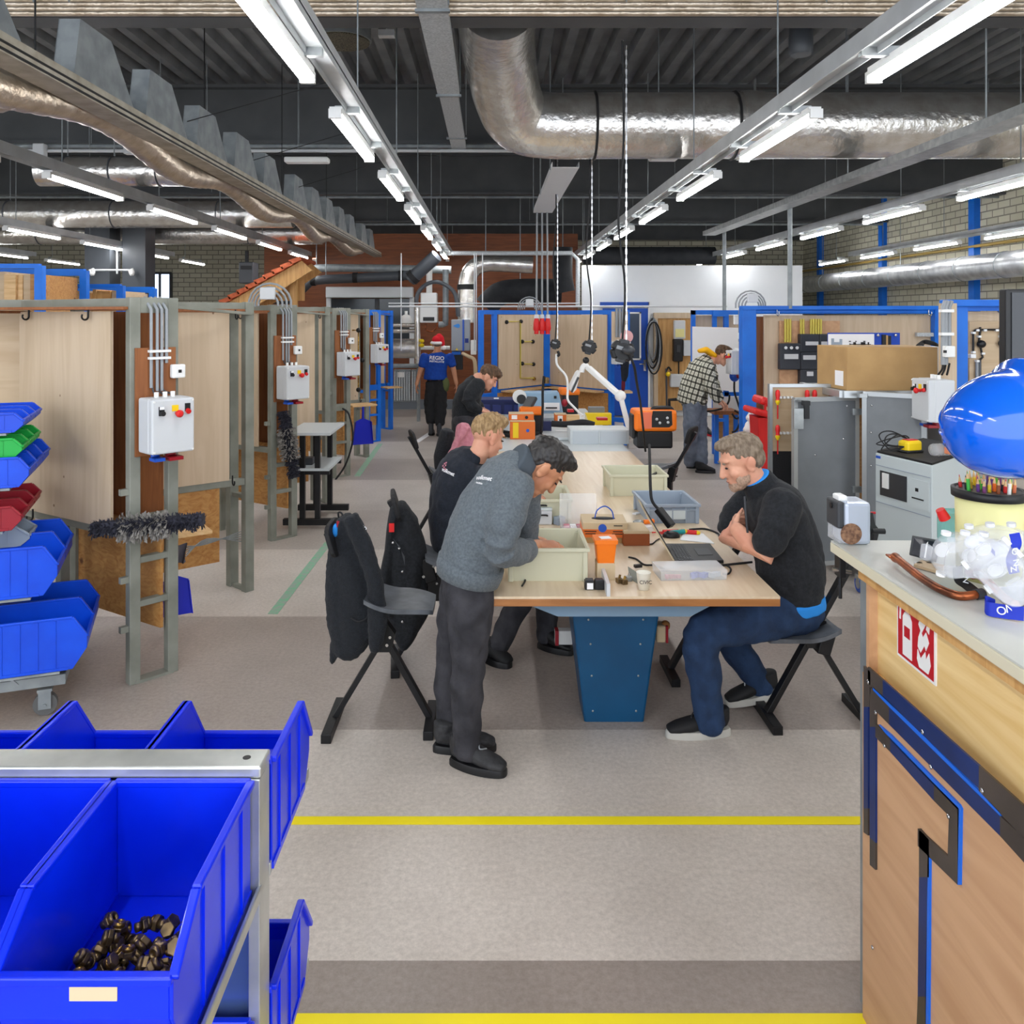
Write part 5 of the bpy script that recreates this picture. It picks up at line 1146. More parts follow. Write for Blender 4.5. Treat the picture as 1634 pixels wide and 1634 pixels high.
for dy, z in ((-.002, .06), (.05, .11)): part('handle', M().tube(spline([p+V((-.03, dy, z)), p+V((-.02, dy-.012, z+.006)), p+V((.02, dy-.012, z+.006)), p+V((.03, dy, z))], 4), .006, 6), MT['black'], t)
for i, (px, py, s, mk, lab) in enumerate(((838, 842, (.1, .07, .03), 'cream', 'cream cable duct pieces beside the small grey case'), (846, 833, (.08, .02, .02), 'black', 'black bar lying behind the small grey case'), (862, 860, (.09, .1, .05), 'beigecard', 'small brown open carton in front of the small grey case'), (893, 838, (.06, .05, .05), 'greytote', 'grey coil of wire beside the small grey case'), (1016, 822, (.05, .03, .012), 'paper', 'small white slip of paper beside the ribbed tote'))):
    solo('bench_item', M().box(T(px, py)+V((0, .02, s[2]/2)), s, .2*i), MT[mk], lab, 'workshop item', bev=.004)
for i, (q, lab) in enumerate(((((871, 862), (925, 862), (932, 848), (880, 850)), 'white sheet of paper under the blue wires'), (((1056, 911), (1112, 900), (1100, 893), (1060, 902)), 'white papers stacked in front of the laptop'), (((1085, 862), (1140, 868), (1122, 852), (1090, 853)), 'pale blue paper behind the laptop'))):
    solo('paper_sheet', M().prism([T(a, b, .001) for a, b in q], (0, 0, .003)), MT['paper'], lab, 'paper')
for i, (q, r, mk, lab) in enumerate((
    (((868, 855), (885, 847), (905, 848), (920, 856), (930, 852)), .005, 'sb', 'thin blue wires on the white paper beside the wire box'),
    (((1003, 889), (1015, 892), (1028, 901), (1045, 902), (1060, 908)), .005, 'rubber', 'black cable with plug running from the orange tub to the papers'),
    (((1110, 900), (1125, 905), (1145, 903), (1170, 900), (1200, 897)), .006, 'rubber', 'black charger cable running off the bench beside the laptop'),
    (((1160, 902), (1166, 908), (1163, 915), (1153, 916)), .005, 'rubber', 'short black cable end lying by the bench edge'),
    (((1028, 867), (1040, 868), (1048, 862), (1056, 858)), .004, 'rubber', 'thin black mouse cable beside the laptop'),
    (((1100, 845), (1125, 844), (1145, 851), (1148, 856)), .006, 'rubber', 'black cable running from the screwdriver to the bench edge'),
    (((820, 885), (826, 900), (832, 912), (838, 905)), .008, 'greytote', 'grey cable bundle at the grey-sweatered man\'s wrist'),
    (((832, 915), (838, 925), (833, 935)), .005, 'rubber', 'short black wire beside the near cream tote'))):
    solo('loose_cable', M().tube(spline([T(a, b, r) for a, b in q], 6), r, 6), MT[mk], lab, 'cable')
# tape reel, scissors-like cutter, mouse, screwdrivers
p = T(1028, 848); t = thing('tape_reel', 'white spool with an orange pair of cutters on it behind the laptop', 'spool', p)
part('spool', M().lathe([(.03, 0), (.06, .0), (.06, .035), (.03, .035)], p+V((0, .03, 0)), 24), MT['white'], t, .003)
part('cutter_handle', M().bar(p+V((0, .03, .05)), p+V((.07, .04, .055)), .03, .025), MT['orange'], t, .008); part('cutter_jaw', M().ell(p+V((-.03, .03, .05)), (.035, .02, .015), None, 12, 8), MT['galv'], t)
p = T(1071, 857); t = thing('computer_mouse', 'black computer mouse beside the laptop', 'computer mouse', p)
part('shell', M().lathe([(0, 0), (1, .0), (1, .3), (.8, .8), (.35, 1), (0, 1)], p, 20, Matrix.Diagonal((.052, .034, .034))), MT['black'], t); part('wheel', M().cyl(p+V((-.02, -.004, .03)), p+V((-.02, .004, .03)), .009, n=10), MT['darkgrey'], t)
for i, (p0, p1, hm, cm) in enumerate(((T(1058, 849, .015), T(1082, 848, .015), 'redbin', 'yellow'), (T(1087, 848, .015), T(1112, 850, .015), 'redbin', 'yellow'), (T(1070, 850, .02), T(1092, 848, .02), 'tapegreen', 'yellow'))):
    d = (p1-p0).normalized(); t = thing('screwdriver', ['screwdriver with a slim red shaft beside the mouse', 'screwdriver with a fat red and yellow handle behind the mouse', 'screwdriver with a teal and yellow handle behind the mouse'][i], 'screwdriver', p0)
    part('handle', M().cyl(p0, p1, .014, n=12), pm('teal', (20, 150, 150), .4) if i == 2 else MT[hm], t, .003); part('collar', M().cyl(p1, p1+d*.02, .015, .008, n=12), MT[cm], t); part('blade', M().cyl(p0-d*.07, p0, .004, n=8), MT['redbin'], t)
# laptop
t = thing('laptop', 'open black laptop seen from its side, in front of the seated man', 'laptop', T(1110, 890))
b0, b1, b2, b3 = T(1078, 897, .02), T(1155, 894, .02), T(1133, 867, .02), T(1062, 867, .02)
part('base', M().prism([q-V((0, 0, .018)) for q in (b0, b1, b2, b3)], (0, 0, .018)), MT['black'], t, .003)
def lp(u, v, z=.0012): return b0.lerp(b1, u).lerp(b3.lerp(b2, u), v)+V((0, 0, z))
for r in range(5):
    for c_ in range(12):
        u0, v0 = .08+.036*r*1.7, .06+.074*c_
        part('key', M().prism([lp(u0, v0), lp(u0+.05, v0), lp(u0+.05, v0+.062), lp(u0, v0+.062)], (0, 0, .002)), MT['darkgrey'], t)
part('touchpad', M().prism([lp(.55, .3), lp(.86, .3), lp(.86, .68), lp(.55, .68)], (0, 0, .0012)), MT['darkgrey'], t)
hx = (b0+b3)/2; up = V((-.145, .03, .245))
part('screen_shell', M().prism([b0, b3, b3+up, b0+up], V((-.008, 0, -.003))), pm('screen_back', (176, 158, 128), .4), t)
part('screen', M().prism([b0+up*.04+V((.001, .01, 0)), b3+up*.04+V((.001, -.01, 0)), b3+up*.97+V((.001, -.01, 0)), b0+up*.97+V((.001, .01, 0))], (.001, 0, 0)), MT['black'], t)
solo('usb_plug', M().bar(T(1095, 899, .008), T(1112, 896, .008), .016, .01), MT['white'], 'small white plug lying against the laptop', 'plug', bev=.003)
# extension block hanging over the ribbed tote
t = thing('power_strip', 'black power strip hanging slantwise on its cable over the ribbed tote', 'power strip', P(1055, 820, 4.75))
part('strip', M().bar(P(1050, 812, 4.72), P(1072, 840, 4.66), .055, .035), MT['black'], t, .006)
part('cable', M().tube(spline([P(1052, 814, 4.72), P(1041, 800, 4.75), P(1038, 780, 4.8), P(1037, 740, 5.0), P(1036, 710, 5.3)], 6), .009, 8), MT['rubber'], t)
# ---------------------------------------------------------------- on the grey bench
def gb(px0, py0, px1, py1, Y, d): 
    a, b = P(px0, py0, Y), P(px1, py1, Y); return (a.x, b.x, Y, Y+d, TZ if b.z-TZ < .13 else b.z, a.z)
t = thing('drawer_unit', 'low grey drawer tray at the near end of the grey bench', 'tray', (1, 8.4, TZ))
part('tray_body', M().bx(*gb(910, 686, 1004, 712, 8.42, .35)), MT['greytop'], t, .006)
for q in ((914, 688, 955, 708), (958, 688, 1000, 708)): s = part('drawer_front', M().bx(*gb(*q, 8.41, .02)), pm('drawer_grey', (188, 196, 202), .45) if 'dg' not in MT else MT['dg'], t, .004); MT.setdefault('dg', bpy.data.materials['drawer_grey'])
solo('grey_plate', M().box(P(890, 695, 8.9), (.32, .5, .03)), MT['greytop'], 'grey lid plate beside the drawer tray', 'lid', bev=.005)
for i, (q, Y, lab) in enumerate((((814, 673, 854, 686), 8.75, 'orange and beige carton, lowest of the pile by the orange toolbox'), ((812, 661, 852, 673.3), 8.85, 'orange and white carton on top of the pile by the orange toolbox'), ((886, 662, 905, 671), 9.9, 'orange carton with white label beside the pale blue instrument'))):
    x0, x1, y0, y1, z0, z1 = gb(*q, Y, .2); z0 = TZ if i != 1 else bpy_z1; t = thing('carton', lab, 'cardboard box', ((x0+x1)/2, Y, z0)); bpy_z1 = z1
    part('carton_body', M().bx(x0, x1, y0, y1, z0, z1), MT['orangecard'], t, .004); part('top', M().bx(x0+.002, x1-.002, y0+.002, y1, z1, z1+.004), MT['beigecard'], t)
    part('label', M().bx(x0+.03, x0+.09, y0-.003, y0, z0+.015, z1-.01), MT['yellow'] if i == 0 else MT['paper'], t); part('seal', M().cyl((x1-.08, y0-.004, (z0+z1)/2), (x1-.08, y0, (z0+z1)/2), .018, n=16), MT['sb'] if i == 0 else MT['ink'], t)
t = thing('multimeter', 'black case with an orange lid standing on the grey bench', 'instrument', P(840, 670, 9.3))
part('case_body', M().bx(*gb(842, 662, 866, 684, 9.15, .15)), MT['black'], t, .01); part('lid', M().bx(*gb(829, 651, 867, 663, 9.1, .2)), MT['orange'], t, .02)
part('meter', M().bar(P(840, 652, 9.25), P(850, 634, 9.35), .13, .04), MT['darkgrey'], t, .01)
t = thing('test_instrument', 'pale blue instrument with white front panel and black scale', 'instrument', P(860, 650, 10.3))
part('case_body', M().prism([P(828, 660, 10.4), P(899, 660, 10.3), P(892, 626, 10.3), P(828, 627, 10.4)], (0, .3, 0)), MT['instr'], t, .01)
part('front_panel', M().bx(*gb(868, 643, 893, 655, 10.27, .03)), MT['paper'], t); part('scale', M().bx(*gb(871, 650, 889, 652, 10.25, .03)), MT['ink'], t)
part('vent', M().bx(*gb(884, 632, 888, 636, 10.28, .03)), MT['black'], t); part('knob', M().ell(P(901, 643, 10.3), (.04, .04, .05), None, 10, 8), MT['red'], t)
part('dial', M().cyl(P(832, 637, 10.37), P(832, 637, 10.3), .06, n=16), MT['black'], t); part('dial', M().cyl(P(829, 633, 10.37), P(829, 633, 10.33), .09, n=16), MT['white'], t)
t = thing('toolbox', 'black toolbox with an orange lid behind the pale blue instrument', 'toolbox', P(910, 640, 11.0))
part('case_body', M().bx(*gb(898, 630, 923, 655, 11.0, .3)), MT['black'], t, .01); part('lid', M().bx(*gb(894, 621, 926, 631, 10.97, .36)), MT['orange'], t, .03)
t = thing('organiser', 'long navy blue parts organiser with small drawers behind the boy in black', 'organiser', P(800, 645, 11.2))
part('case_body', M().bx(*gb(764, 640, 834, 658, 11.0, .4)), MT['navytub'], t, .01); part('lid', M().bx(*gb(762, 638, 834, 641, 10.98, .42)), MT['navytub'], t)
for px in (768, 786, 804, 820): part('drawer', M().bx(*gb(px, 646, px+14, 655, 10.98, .04)), pm('navy_drawer', (34, 46, 108), .4) if 'nd' not in MT else MT['nd'], t, .004); MT.setdefault('nd', bpy.data.materials['navy_drawer'])
for i, (q, Y, mk, lab) in enumerate((((774, 637, 780, 640), 11.1, 'paper', 'white tissue on the navy organiser'), ((788, 636, 796, 640), 11.1, 'paper', 'white cup lying on the navy organiser'),
    ((786, 662, 800, 671), 9.0, 'navytub', 'dark blue meter by the fair-haired man\'s head'), ((940, 650, 965, 660), 10.0, 'cabgrey', 'dark grey folder among papers on the grey bench'), ((935, 660, 976, 663), 9.9, 'yellow', 'yellow levelling bar under the dark grey folder'),
    ((906, 654, 916, 658), 9.9, 'signred', 'red strip box beside the papers on the grey bench'), ((953, 667, 970, 671), 9.3, 'signred', 'red tool lying at the grey bench\'s far edge'), ((905, 663, 925, 667), 9.6, 'shelfwood', 'wooden batten lying beside the papers'), ((866, 673, 880, 680), 9.2, 'navytub', 'dark blue clamp beside the black cables'))):
    solo('bench_item', M().bx(*gb(*q, Y, .12)), MT[mk], lab, 'workshop item', bev=.005)
for i, (c, s, lab) in enumerate(((P(926, 655, 9.75), (.2, .2, .13), 'crumpled clear plastic bag on the grey bench'), (P(950, 648, 10.3), (.28, .2, .05), 'white papers heaped behind the folder'))):
    solo(['plastic_bag', 'paper_heap'][i], remesh(M().ell((c.x, c.y, TZ+s[2]/2+.02*i), (s[0]/2, s[1]/2, s[2]/2+.02)), .012, 0, lambda v: .035*noise.noise(v*11)), MT['haze'] if i == 0 else MT['paper'], lab, ['bag', 'papers'][i])
solo('paper_sheet', M().bx(*(.75, 1.1, 8.95, 9.4, TZ, TZ+.004)), MT['paper'], 'white sheets spread at the near side of the grey bench', 'paper')
for i, (q, lab) in enumerate(((((880, 676), (905, 677), (930, 674), (948, 678)), 'thick black cables lying across the grey bench'),)):
    solo('loose_cable', M().tube(spline([P(a, b, 9.1) for a, b in q], 6), .035, 8), MT['rubber'], lab, 'cable')
solo('loose_cable', M().tube(spline([PZ(788, 680, TZ+.02), PZ(800, 688, TZ+.02), PZ(830, 692, TZ+.02), PZ(858, 691, TZ+.02), PZ(830, 697, TZ+.02), PZ(806, 694, TZ+.02)], 8), .02, 8), MT['rubber'], 'thick black cable looped behind the fair-haired man\'s head', 'cable')
solo('cable_stand', M().tube(spline([P(868, 600, 9.0), P(866, 625, 9.0), P(866, 650, 9.0), P(864, 690, 9.0)], 6), .014, 8), MT['blackmetal'], 'thin black upright stand beside the orange-lidded instrument', 'stand')
t = thing('stand_head', 'grey-brown clip on top of the thin black stand', 'clip', P(872, 608, 9.0)); part('clip_body', M().box(P(872, 607, 9.0), (.05, .06, .07), .4), MT['bronze'], t, .01)
# magnifier lamp with white jointed arm
t = thing('magnifier_lamp', 'white jointed magnifier lamp arching over the grey bench', 'lamp', P(1010, 705, 8.6)); Y = 8.6
q = [P(1009, 705, Y), P(990, 632, Y), P(985, 625, Y+.1), P(938, 586, Y+.3), P(929, 584, Y+.3)]
part('arm', M().bar(q[0], q[1], .07, .05), MT['white'], t, .012); part('arm', M().bar(q[1], q[3], .075, .05), MT['white'], t, .012); part('joint', M().ell(q[1], (.06, .05, .06), None, 12, 8), MT['white'], t)
part('joint', M().tube(spline([q[3], P(933, 583, Y+.3), P(929, 588, Y+.3), P(928, 594, Y+.3)], 4), .03, 8), MT['white'], t)
part('lamp_head', M().prism([P(927, 592, Y+.3), P(922, 594, Y+.3), P(911, 616, Y+.3), P(910, 623, Y+.3), P(914, 628, Y+.3), P(920, 622, Y+.3)], (0, .25, 0)), MT['white'], t, .02)
part('lamp_window', M().bar(P(912, 626, Y+.28), P(923, 602, Y+.28), .03, .02), MT['darkgrey'], t)
part('clamp', M().box(P(1008, 708, Y), (.09, .08, .1)), MT['white'], t, .01)
# orange case on its stool
t = thing('orange_case', 'orange and black hard case standing on a black stool beside the grey bench', 'case', P(1047, 690, 8.0)); Y = 8.0
part('case_body', M().bx(*[v for v in at_box(1013, 655, 1081, 689, Y, .3)]), MT['orange'], t, .03); part('lower_shell', M().bx(*at_box(1017, 688, 1074, 716, Y+.03, .25)), MT['black'], t, .02)
part('panel', M().prism([P(1042, 656, Y-.005), P(1072, 656, Y-.005), P(1073, 678, Y-.005), P(1068, 682, Y-.005), P(1038, 682, Y-.005), P(1038, 675, Y-.005)], (0, .01, 0)), MT['black'], t)
part('side_grip', M().bx(*at_box(1009, 662, 1014, 700, Y+.05, .2)), MT['black'], t, .01); part('pink_panel', M().bx(*at_box(1024, 658, 1040, 684, Y-.008, .02)), pm('salmon_panel', (232, 118, 84), .45), t)
part('handle', M().tube(spline([P(1040, 655, Y+.1), P(1045, 651, Y+.1), P(1068, 651, Y+.1), P(1073, 655, Y+.1)], 4), .02, 8), MT['black'], t)
for px, py in ((1048, 669), (1053, 675), (1065, 667), (1066, 674)): part('stud', M().ell(P(px, py, Y-.008), .014, None, 8, 6), MT['box'], t)
# ---------------------------------------------------------------- hanging cables and reels
t = thing('red_plugs', 'x', 'plug', (0, 0, 0)); bpy.data.objects.remove(t)
for i, (px, pt) in enumerate(((857, 345), (865, 342), (873, 340))):
    Y = 12.45; a = P(px, pt, Y); b = P(px-1+i, 508, Y)
    t = thing('hanging_plug', ['red plug hanging on its cable, nearest the brass gas pipe of three', 'red plug hanging on its cable, middle of three', 'red plug hanging on its cable, nearest the black reels of three'][i], 'plug', b)
    part('cable', M().tube([V((a.x, Y, 3.72)), b], .014, 8), MT['conduit'], t); part('plug_body', M().lathe([(.03, .0), (.045, -.06), (.05, -.16), (.042, -.19)], b, 14), MT['redbin'], t); part('collar', M().lathe([(.03, .06), (.04, .0)], b, 12), MT['box'], t); part('plug_tip', M().cyl(b+V((0, 0, -.19)), b+V((0, 0, -.24)), .034, n=12), MT['redbin'], t)
def reel(px, pyb, Y, s, chain_px, top, label):
    c = P(px, pyb, Y); t = thing('cable_reel', label, 'cable reel', c)
    for a in range(3): part('arm_guard', M().box(c, (1.05*s, .5*s, .42*s), axes((math.cos(a*PI/3+.3), 0, math.sin(a*PI/3+.3)), (0, 1, 0))), MT['darkgrey'] if a == 1 else MT['black'], t, .07*s)
    part('drum', M().cyl(c-V((0, .32*s, 0)), c+V((0, .32*s, 0)), .38*s, n=20), MT['black'], t, .02*s)
    part('label', M().box(c+V((-.1*s, -.33*s, .14*s)), (.42*s, .02*s, .16*s), axes((1, 0, -.3), (0, 1, 0))), MT['conduit'], t)
    zt = top; m = M(); x = chain_px; p = P(x, pyb, Y); z = c.z+.42*s; pts = []
    part('feed_cable', M().tube(spline([c+V((0, 0, .4*s)), V((c.x+.02, Y, c.z+.5)), V((c.x-.03, Y, c.z+1.0)), V((c.x+.01, Y, (c.z+zt)/2+.4)), V((c.x, Y, zt))], 8), .009, 6), MT['rubber'], t)
    k = int((zt-z)/.036); pts = []
    for i in range(k): m.box((p.x+.03, Y, z+.036*i), (.014 if i % 2 else .006, .006 if i % 2 else .014, .04))
    part('chain', m, MT['steel'], t, kind='stuff')
    return t, c
t, c = reel(993, 560, 6.2, .17, 993, 4.2, 'black cable reel on a chain, biggest and nearest of the three')
part('nozzle', M().ell(P(1003, 559, 6.12), (.05, .05, .035), None, 12, 8), MT['darkgrey'], t)
part('drop_cable', M().tube(spline([P(1003, 563, 6.12), P(1012, 585, 6.15), P(1016, 610, 6.3), P(1022, 645, 6.8), P(1026, 680, 7.4), P(1030, 720, 7.75)], 8), .01, 8), MT['rubber'], t)
part('glare_hub', M().cyl(P(1000, 537, 6.3), P(1000, 537, 6.36), .05, n=16), pm('pink_glare_hub', (206, 150, 150), .5), t)  # pale pink of this hub disc is a glare painted as colour
t, c = reel(940, 554, 8.6, .15, 940, 4.25, 'black cable reel on a chain, middle one, above the white lamp'); part('weight', M().ell(P(935, 575, 8.6), .035, None, 12, 8), MT['black'], t)
t, c = reel(886, 549, 10.6, .13, 886, 4.25, 'black cable reel on a chain, smallest and furthest of the three'); part('hook', M().tube(spline([P(890, 560, 10.6), P(892, 566, 10.6), P(889, 568, 10.6)], 4), .02, 6), MT['black'], t)
part('white_lead', M().tube(spline([P(888, 565, 10.6), P(889, 582, 10.6), P(903, 600, 10.5), P(906, 620, 10.4), P(906, 638, 10.3), P(916, 650, 10.2), P(930, 664, 10.0)], 8), .015, 8), MT['white'], t)
# ================================================================ stools and jackets
def stool(loc, rz, label, seat_z=.62, group=None):
    """frame leaning back along +x, foot bars along y"""
    t = thing('work_stool', label, 'stool', loc, rz, group); K = MT['blackmetal']
    part('main_bar', M().bar((.25, 0, .03), (-.285, 0, .99), .05, .03), K, t, .003, local=True)
    part('rear_strut', M().bar((-.245, 0, .03), (.02, 0, .47), .04, .028), K, t, .003, local=True)
    part('front_foot', M().bx(.225, .275, -.17, .17, 0, .045), K, t, .003, local=True); part('rear_foot', M().bx(-.275, -.225, -.2, .2, 0, .045), K, t, .003, local=True)
    h = part('hinge_plate', M().prism([(-.05, .028, .38), (.05, .028, .38), (.07, .028, .47), (.02, .028, .54), (-.05, .028, .52)], (0, -.056, 0)), K, t, local=True)
    for q in ((-.03, .42), (.03, .42), (0, .49), (.045, .46)): part('bolt', M().cyl((q[0], -.03, q[1]), (q[0], -.04, q[1]), .008, n=8), MT['steel'], h, local=True)
    b = part('seat_bracket', M().bar((-.03, 0, seat_z-.12), (-.07, 0, seat_z+.02), .09, .07), K, t, .006, local=True)
    for q in (-.03, .03): part('bolt', M().cyl((-.05+q, -.05, seat_z-.05+q), (-.05+q, -.06, seat_z-.05+q), .009, n=8), MT['steel'], b, local=True)
    m = M(); W = .19
    def seat(u, v):
        a = (u-.5)*2; b_ = (v-.5)*2; k = 1-.3*max(0, a)**2
        return V((.1+.17*a, W*b_*k*(1-.12*abs(b_)**3), seat_z+.012*b_*b_-.02*a*abs(a)+.03*(max(0, -a))**2))
    top = [[seat(i/12, j/12) for i in range(13)] for j in range(13)]
    m.grid(seat, 12, 12); m.grid(lambda u, v: seat(1-u, v)-V((0, 0, .022)), 12, 12)
    edge = [seat(i/12, 0) for i in range(13)]+[seat(1, j/12) for j in range(1, 13)]+[seat(1-i/12, 1) for i in range(1, 13)]+[seat(0, 1-j/12) for j in range(1, 12)]
    n = len(edge); m.add(edge+[e-V((0, 0, .022)) for e in edge], [(i, i+n, (i+1) % n+n, (i+1) % n) for i in range(n)], True)
    part('seat', m, pm('worn_seat', (104, 108, 114), .4, 0, (70, 73, 78), 9) if 'seat' not in MT else MT['seat'], t, local=True); MT.setdefault('seat', bpy.data.materials['worn_seat'])
    m = M(); R = axes((0, 1, 0), (-.3, 0, 1)); pr = []
    for i in range(24):
        a_ = 2*PI*i/24; x, y = math.cos(a_), math.sin(a_); f = (abs(x)**4+abs(y)**4)**-.25; pr.append((x*f*.15, y*f*.085))
    m.prism([V((-.255, 0, .96))+R @ V((x, y, 0)) for x, y in pr], R @ V((0, 0, .025)))
    part('backrest', m, MT['rubber'], t, .008, local=True)
    return t
f = V((-.56, 4.2, 0)); stool(f, 0, 'empty black stool with a dark jacket on it, nearest the viewpoint', .635)
stool((-.33, 4.95, 0), .12, 'black stool with a tilted backrest pad that the fair-haired man sits on', .62)
stool((-.48, 7.6, 0), .25, 'black stool with a pink towel over its backrest', .62)
stool((1.69, 4.25, 0), PI, 'black stool on which the man in the black pullover sits', .47)
stool((1.3, 4.78, 0), PI, 'black stool whose backrest pad shows behind the seated man\'s chest', .6)
stool((1.72, 7.95, 0), 2.6, 'black stool standing under the orange case', .62)
# jackets
def jacket(name, label, parts, cat='jacket'):
    t = thing(name, label, cat, parts[0][1]); return t
Y = 4.2
t = thing('hung_jacket', 'black jacket with a red and blue tag, hanging nearest the viewpoint', 'jacket', P(565, 1050, Y))
m = M()
def cloth(m, rows, Y, dep):
    m.loft([P((a+b)/2, y, Y) for y, a, b in rows], [((b-a)/2*Y/F, dep) for y, a, b in rows], (1, 0, 0), 28, caps=.4)
cloth(m, [(826, 536, 560), (850, 528, 584), (900, 522, 598), (950, 519, 606), (1000, 522, 606), (1025, 526, 588), (1040, 528, 572)], Y, .085)
cloth(m, [(826, 545, 572), (870, 565, 596), (930, 585, 614), (985, 588, 617), (1034, 587, 608)], Y-.1, .05)
cloth(m, [(1030, 526, 548), (1058, 526, 534)], Y, .03)
part('jacket_body', remesh(m, .01, 3, lambda v: .02*abs(noise.noise(V((v.x*11+v.z*2.5, v.y*7, v.z*2.0))))-.006+.004*noise.noise(v*45)), pm('black_wool', (30, 34, 40), .95, 0, (22, 25, 30), 80, bump=.5, bs=160, sheen=.05), t)
part('collar_tag', M().box(P(541, 836, Y-.06), (.02, .02, .03)), MT['red'], t); part('collar_lining', M().ell(P(536, 846, Y-.05), (.018, .03, .035), None, 10, 8), MT['skyblue'], t)
part('hanging_loop', M().tube(spline([P(541, 830, Y), P(540, 818, Y), P(546, 820, Y), P(548, 832, Y)], 4), .005, 6), MT['blackmetal'], t)
part('shoulder_print', text_mesh('KEUR', .04, axes((.75, 0, -.6), (.4, .2, .8)), P(572, 838, Y-.105), .001), MT['paper'], t)
part('pocket_seam', M().tube(spline([P(560, 986, Y-.1), P(572, 992, Y-.1), P(586, 985, Y-.09), P(588, 970, Y-.08)], 5), .004, 6), MT['ink'], t)
Y = 4.95
t = thing('hung_jacket', 'black jacket with studs and a red patch, hanging under the tilted backrest pad', 'jacket', P(650, 1000, Y))
m = M(); cloth(m, [(806, 628, 650), (830, 624, 668), (880, 614, 680), (930, 612, 682), (980, 614, 682), (1010, 620, 668), (1032, 640, 652)], Y, .09); cloth(m, [(810, 622, 640), (850, 616, 630), (920, 606, 622), (980, 612, 628)], Y-.06, .05)
part('jacket_body', remesh(m, .011, 3, lambda v: .022*abs(noise.noise(V((v.x*10-v.z*2, v.y*7, v.z*2.2))))-.006), MT['blackcloth'], t)
part('placket', M().grid(lambda u, v: P(626+20*u+12*v*(1-u), 858+v*14+30*u, Y-.105)+V((0, .0, 0)), 4, 4), MT['darkgrey'], t)
for px, py in ((627, 866), (637, 875), (642, 912), (642, 992)): part('stud', M().ell(P(px, py, Y-.115), .009, None, 8, 6), MT['steel'], t)
part('sleeve_patch', M().box(P(625, 842, Y-.13), (.03, .012, .05)), MT['redbin'], t, label='small red patch')
Y = 7.35
t = thing('pink_towel', 'dusty pink towel draped over a stool backrest behind the fair-haired man', 'towel', P(725, 740, Y))
m = M(); cloth(m, [(678, 728, 750), (690, 726, 756), (710, 722, 762), (735, 716, 764), (760, 712, 740)], Y, .07); cloth(m, [(680, 732, 752), (700, 726, 738), (730, 712, 724), (765, 706, 716)], Y-.08, .05)
part('cloth', remesh(m, .014, 2, lambda v: .045*abs(noise.noise(V((v.x*9+v.z*3, v.y*6, v.z*3))))-.01), MT['pink'], t)
Y = 7.55
t = thing('hung_jacket', 'long black jacket hanging from the stool with the pink towel', 'jacket', P(702, 760, Y))
m = M(); cloth(m, [(688, 702, 726), (705, 698, 724), (730, 692, 718), (748, 693, 712)], Y, .09)
part('jacket_body', remesh(m, .016, 2, lambda v: .03*abs(noise.noise(V((v.x*8, v.y*6, v.z*2))))-.008), MT['blackcloth'], t)
# ================================================================ storage bins
def bin_mesh(L, W, Hh, lip=.45, run=.28):
    """open-fronted bin; long axis +x (front), closed back at -x; floor at z=0"""
    w_ = .006; m = M(); xb, xr, xf = -L/2, L/2-run*L, L/2; zl = lip*Hh
    side = [(xb, 0), (xf-.13*L, 0), (xf, zl*.62), (xf, zl), (xr, Hh), (xb, Hh)]
    for s in (-1, 1): m.prism([(x, s*W/2, z) for x, z in side], (0, -s*w_, 0))
    m.bx(xb, xb+w_, -W/2+w_, W/2-w_, w_, Hh).bx(xb, xf-.13*L, -W/2+w_, W/2-w_, 0, w_)
    m.prism([(xf-.13*L, -W/2+w_, 0), (xf, -W/2+w_, zl*.62), (xf, -W/2+w_, zl), (xf-w_, -W/2+w_, zl), (xf-w_, -W/2+w_, zl*.66), (xf-.13*L-w_, -W/2+w_, w_)], (0, W-2*w_, 0))
    return m
def bin_rim(L, W, Hh, lip=.45, run=.28):
    m = M(); xb, xr, xf = -L/2, L/2-run*L, L/2; zl = lip*Hh; r = .006
    for s in (-1, 1):
        y = s*(W/2+.001); m.bar((xb, y, Hh), (xr, y, Hh), .016, .012).bar((xr, y, Hh), (xf, y, zl), .016, .012)
    m.bar((xb, -W/2, Hh), (xb, W/2, Hh), .014, .014).bar((xf, -W/2, zl), (xf, W/2, zl), .016, .014)
    return m
def make_bin(L, W, Hh, mat, label, loc, rz, group=None, ribs=5, card=False, lip=.45, run=.28):
    t = thing('storage_bin', label, 'storage bin', loc, rz, group)
    part('shell', bin_mesh(L, W, Hh, lip, run), mat, t, .002, local=True); part('rim', bin_rim(L, W, Hh, lip, run), mat, t, .003, local=True)
    for i in range(ribs):
        x = -L/2+L*.78*(i+.6)/ribs
        for s in (-1, 1): part('side_rib', M().bx(x-.003, x+.003, s*W/2-.004, s*W/2+.004, .012, Hh-.01), mat, t, local=True)
    part('foot_rail', M().bx(-L/2, L*.33, -W/2-.003, -W/2+.01, 0, .014).bx(-L/2, L*.33, W/2-.01, W/2+.003, 0, .014).bx(L*.3, L*.33, -W/2, W/2, 0, .012), mat, t, local=True)
    if card: part('label_card', M().bx(L/2+.0005, L/2+.002, -.02, .05, Hh*.56, Hh*.685), MT['beigecard'], t, local=True)
    return t
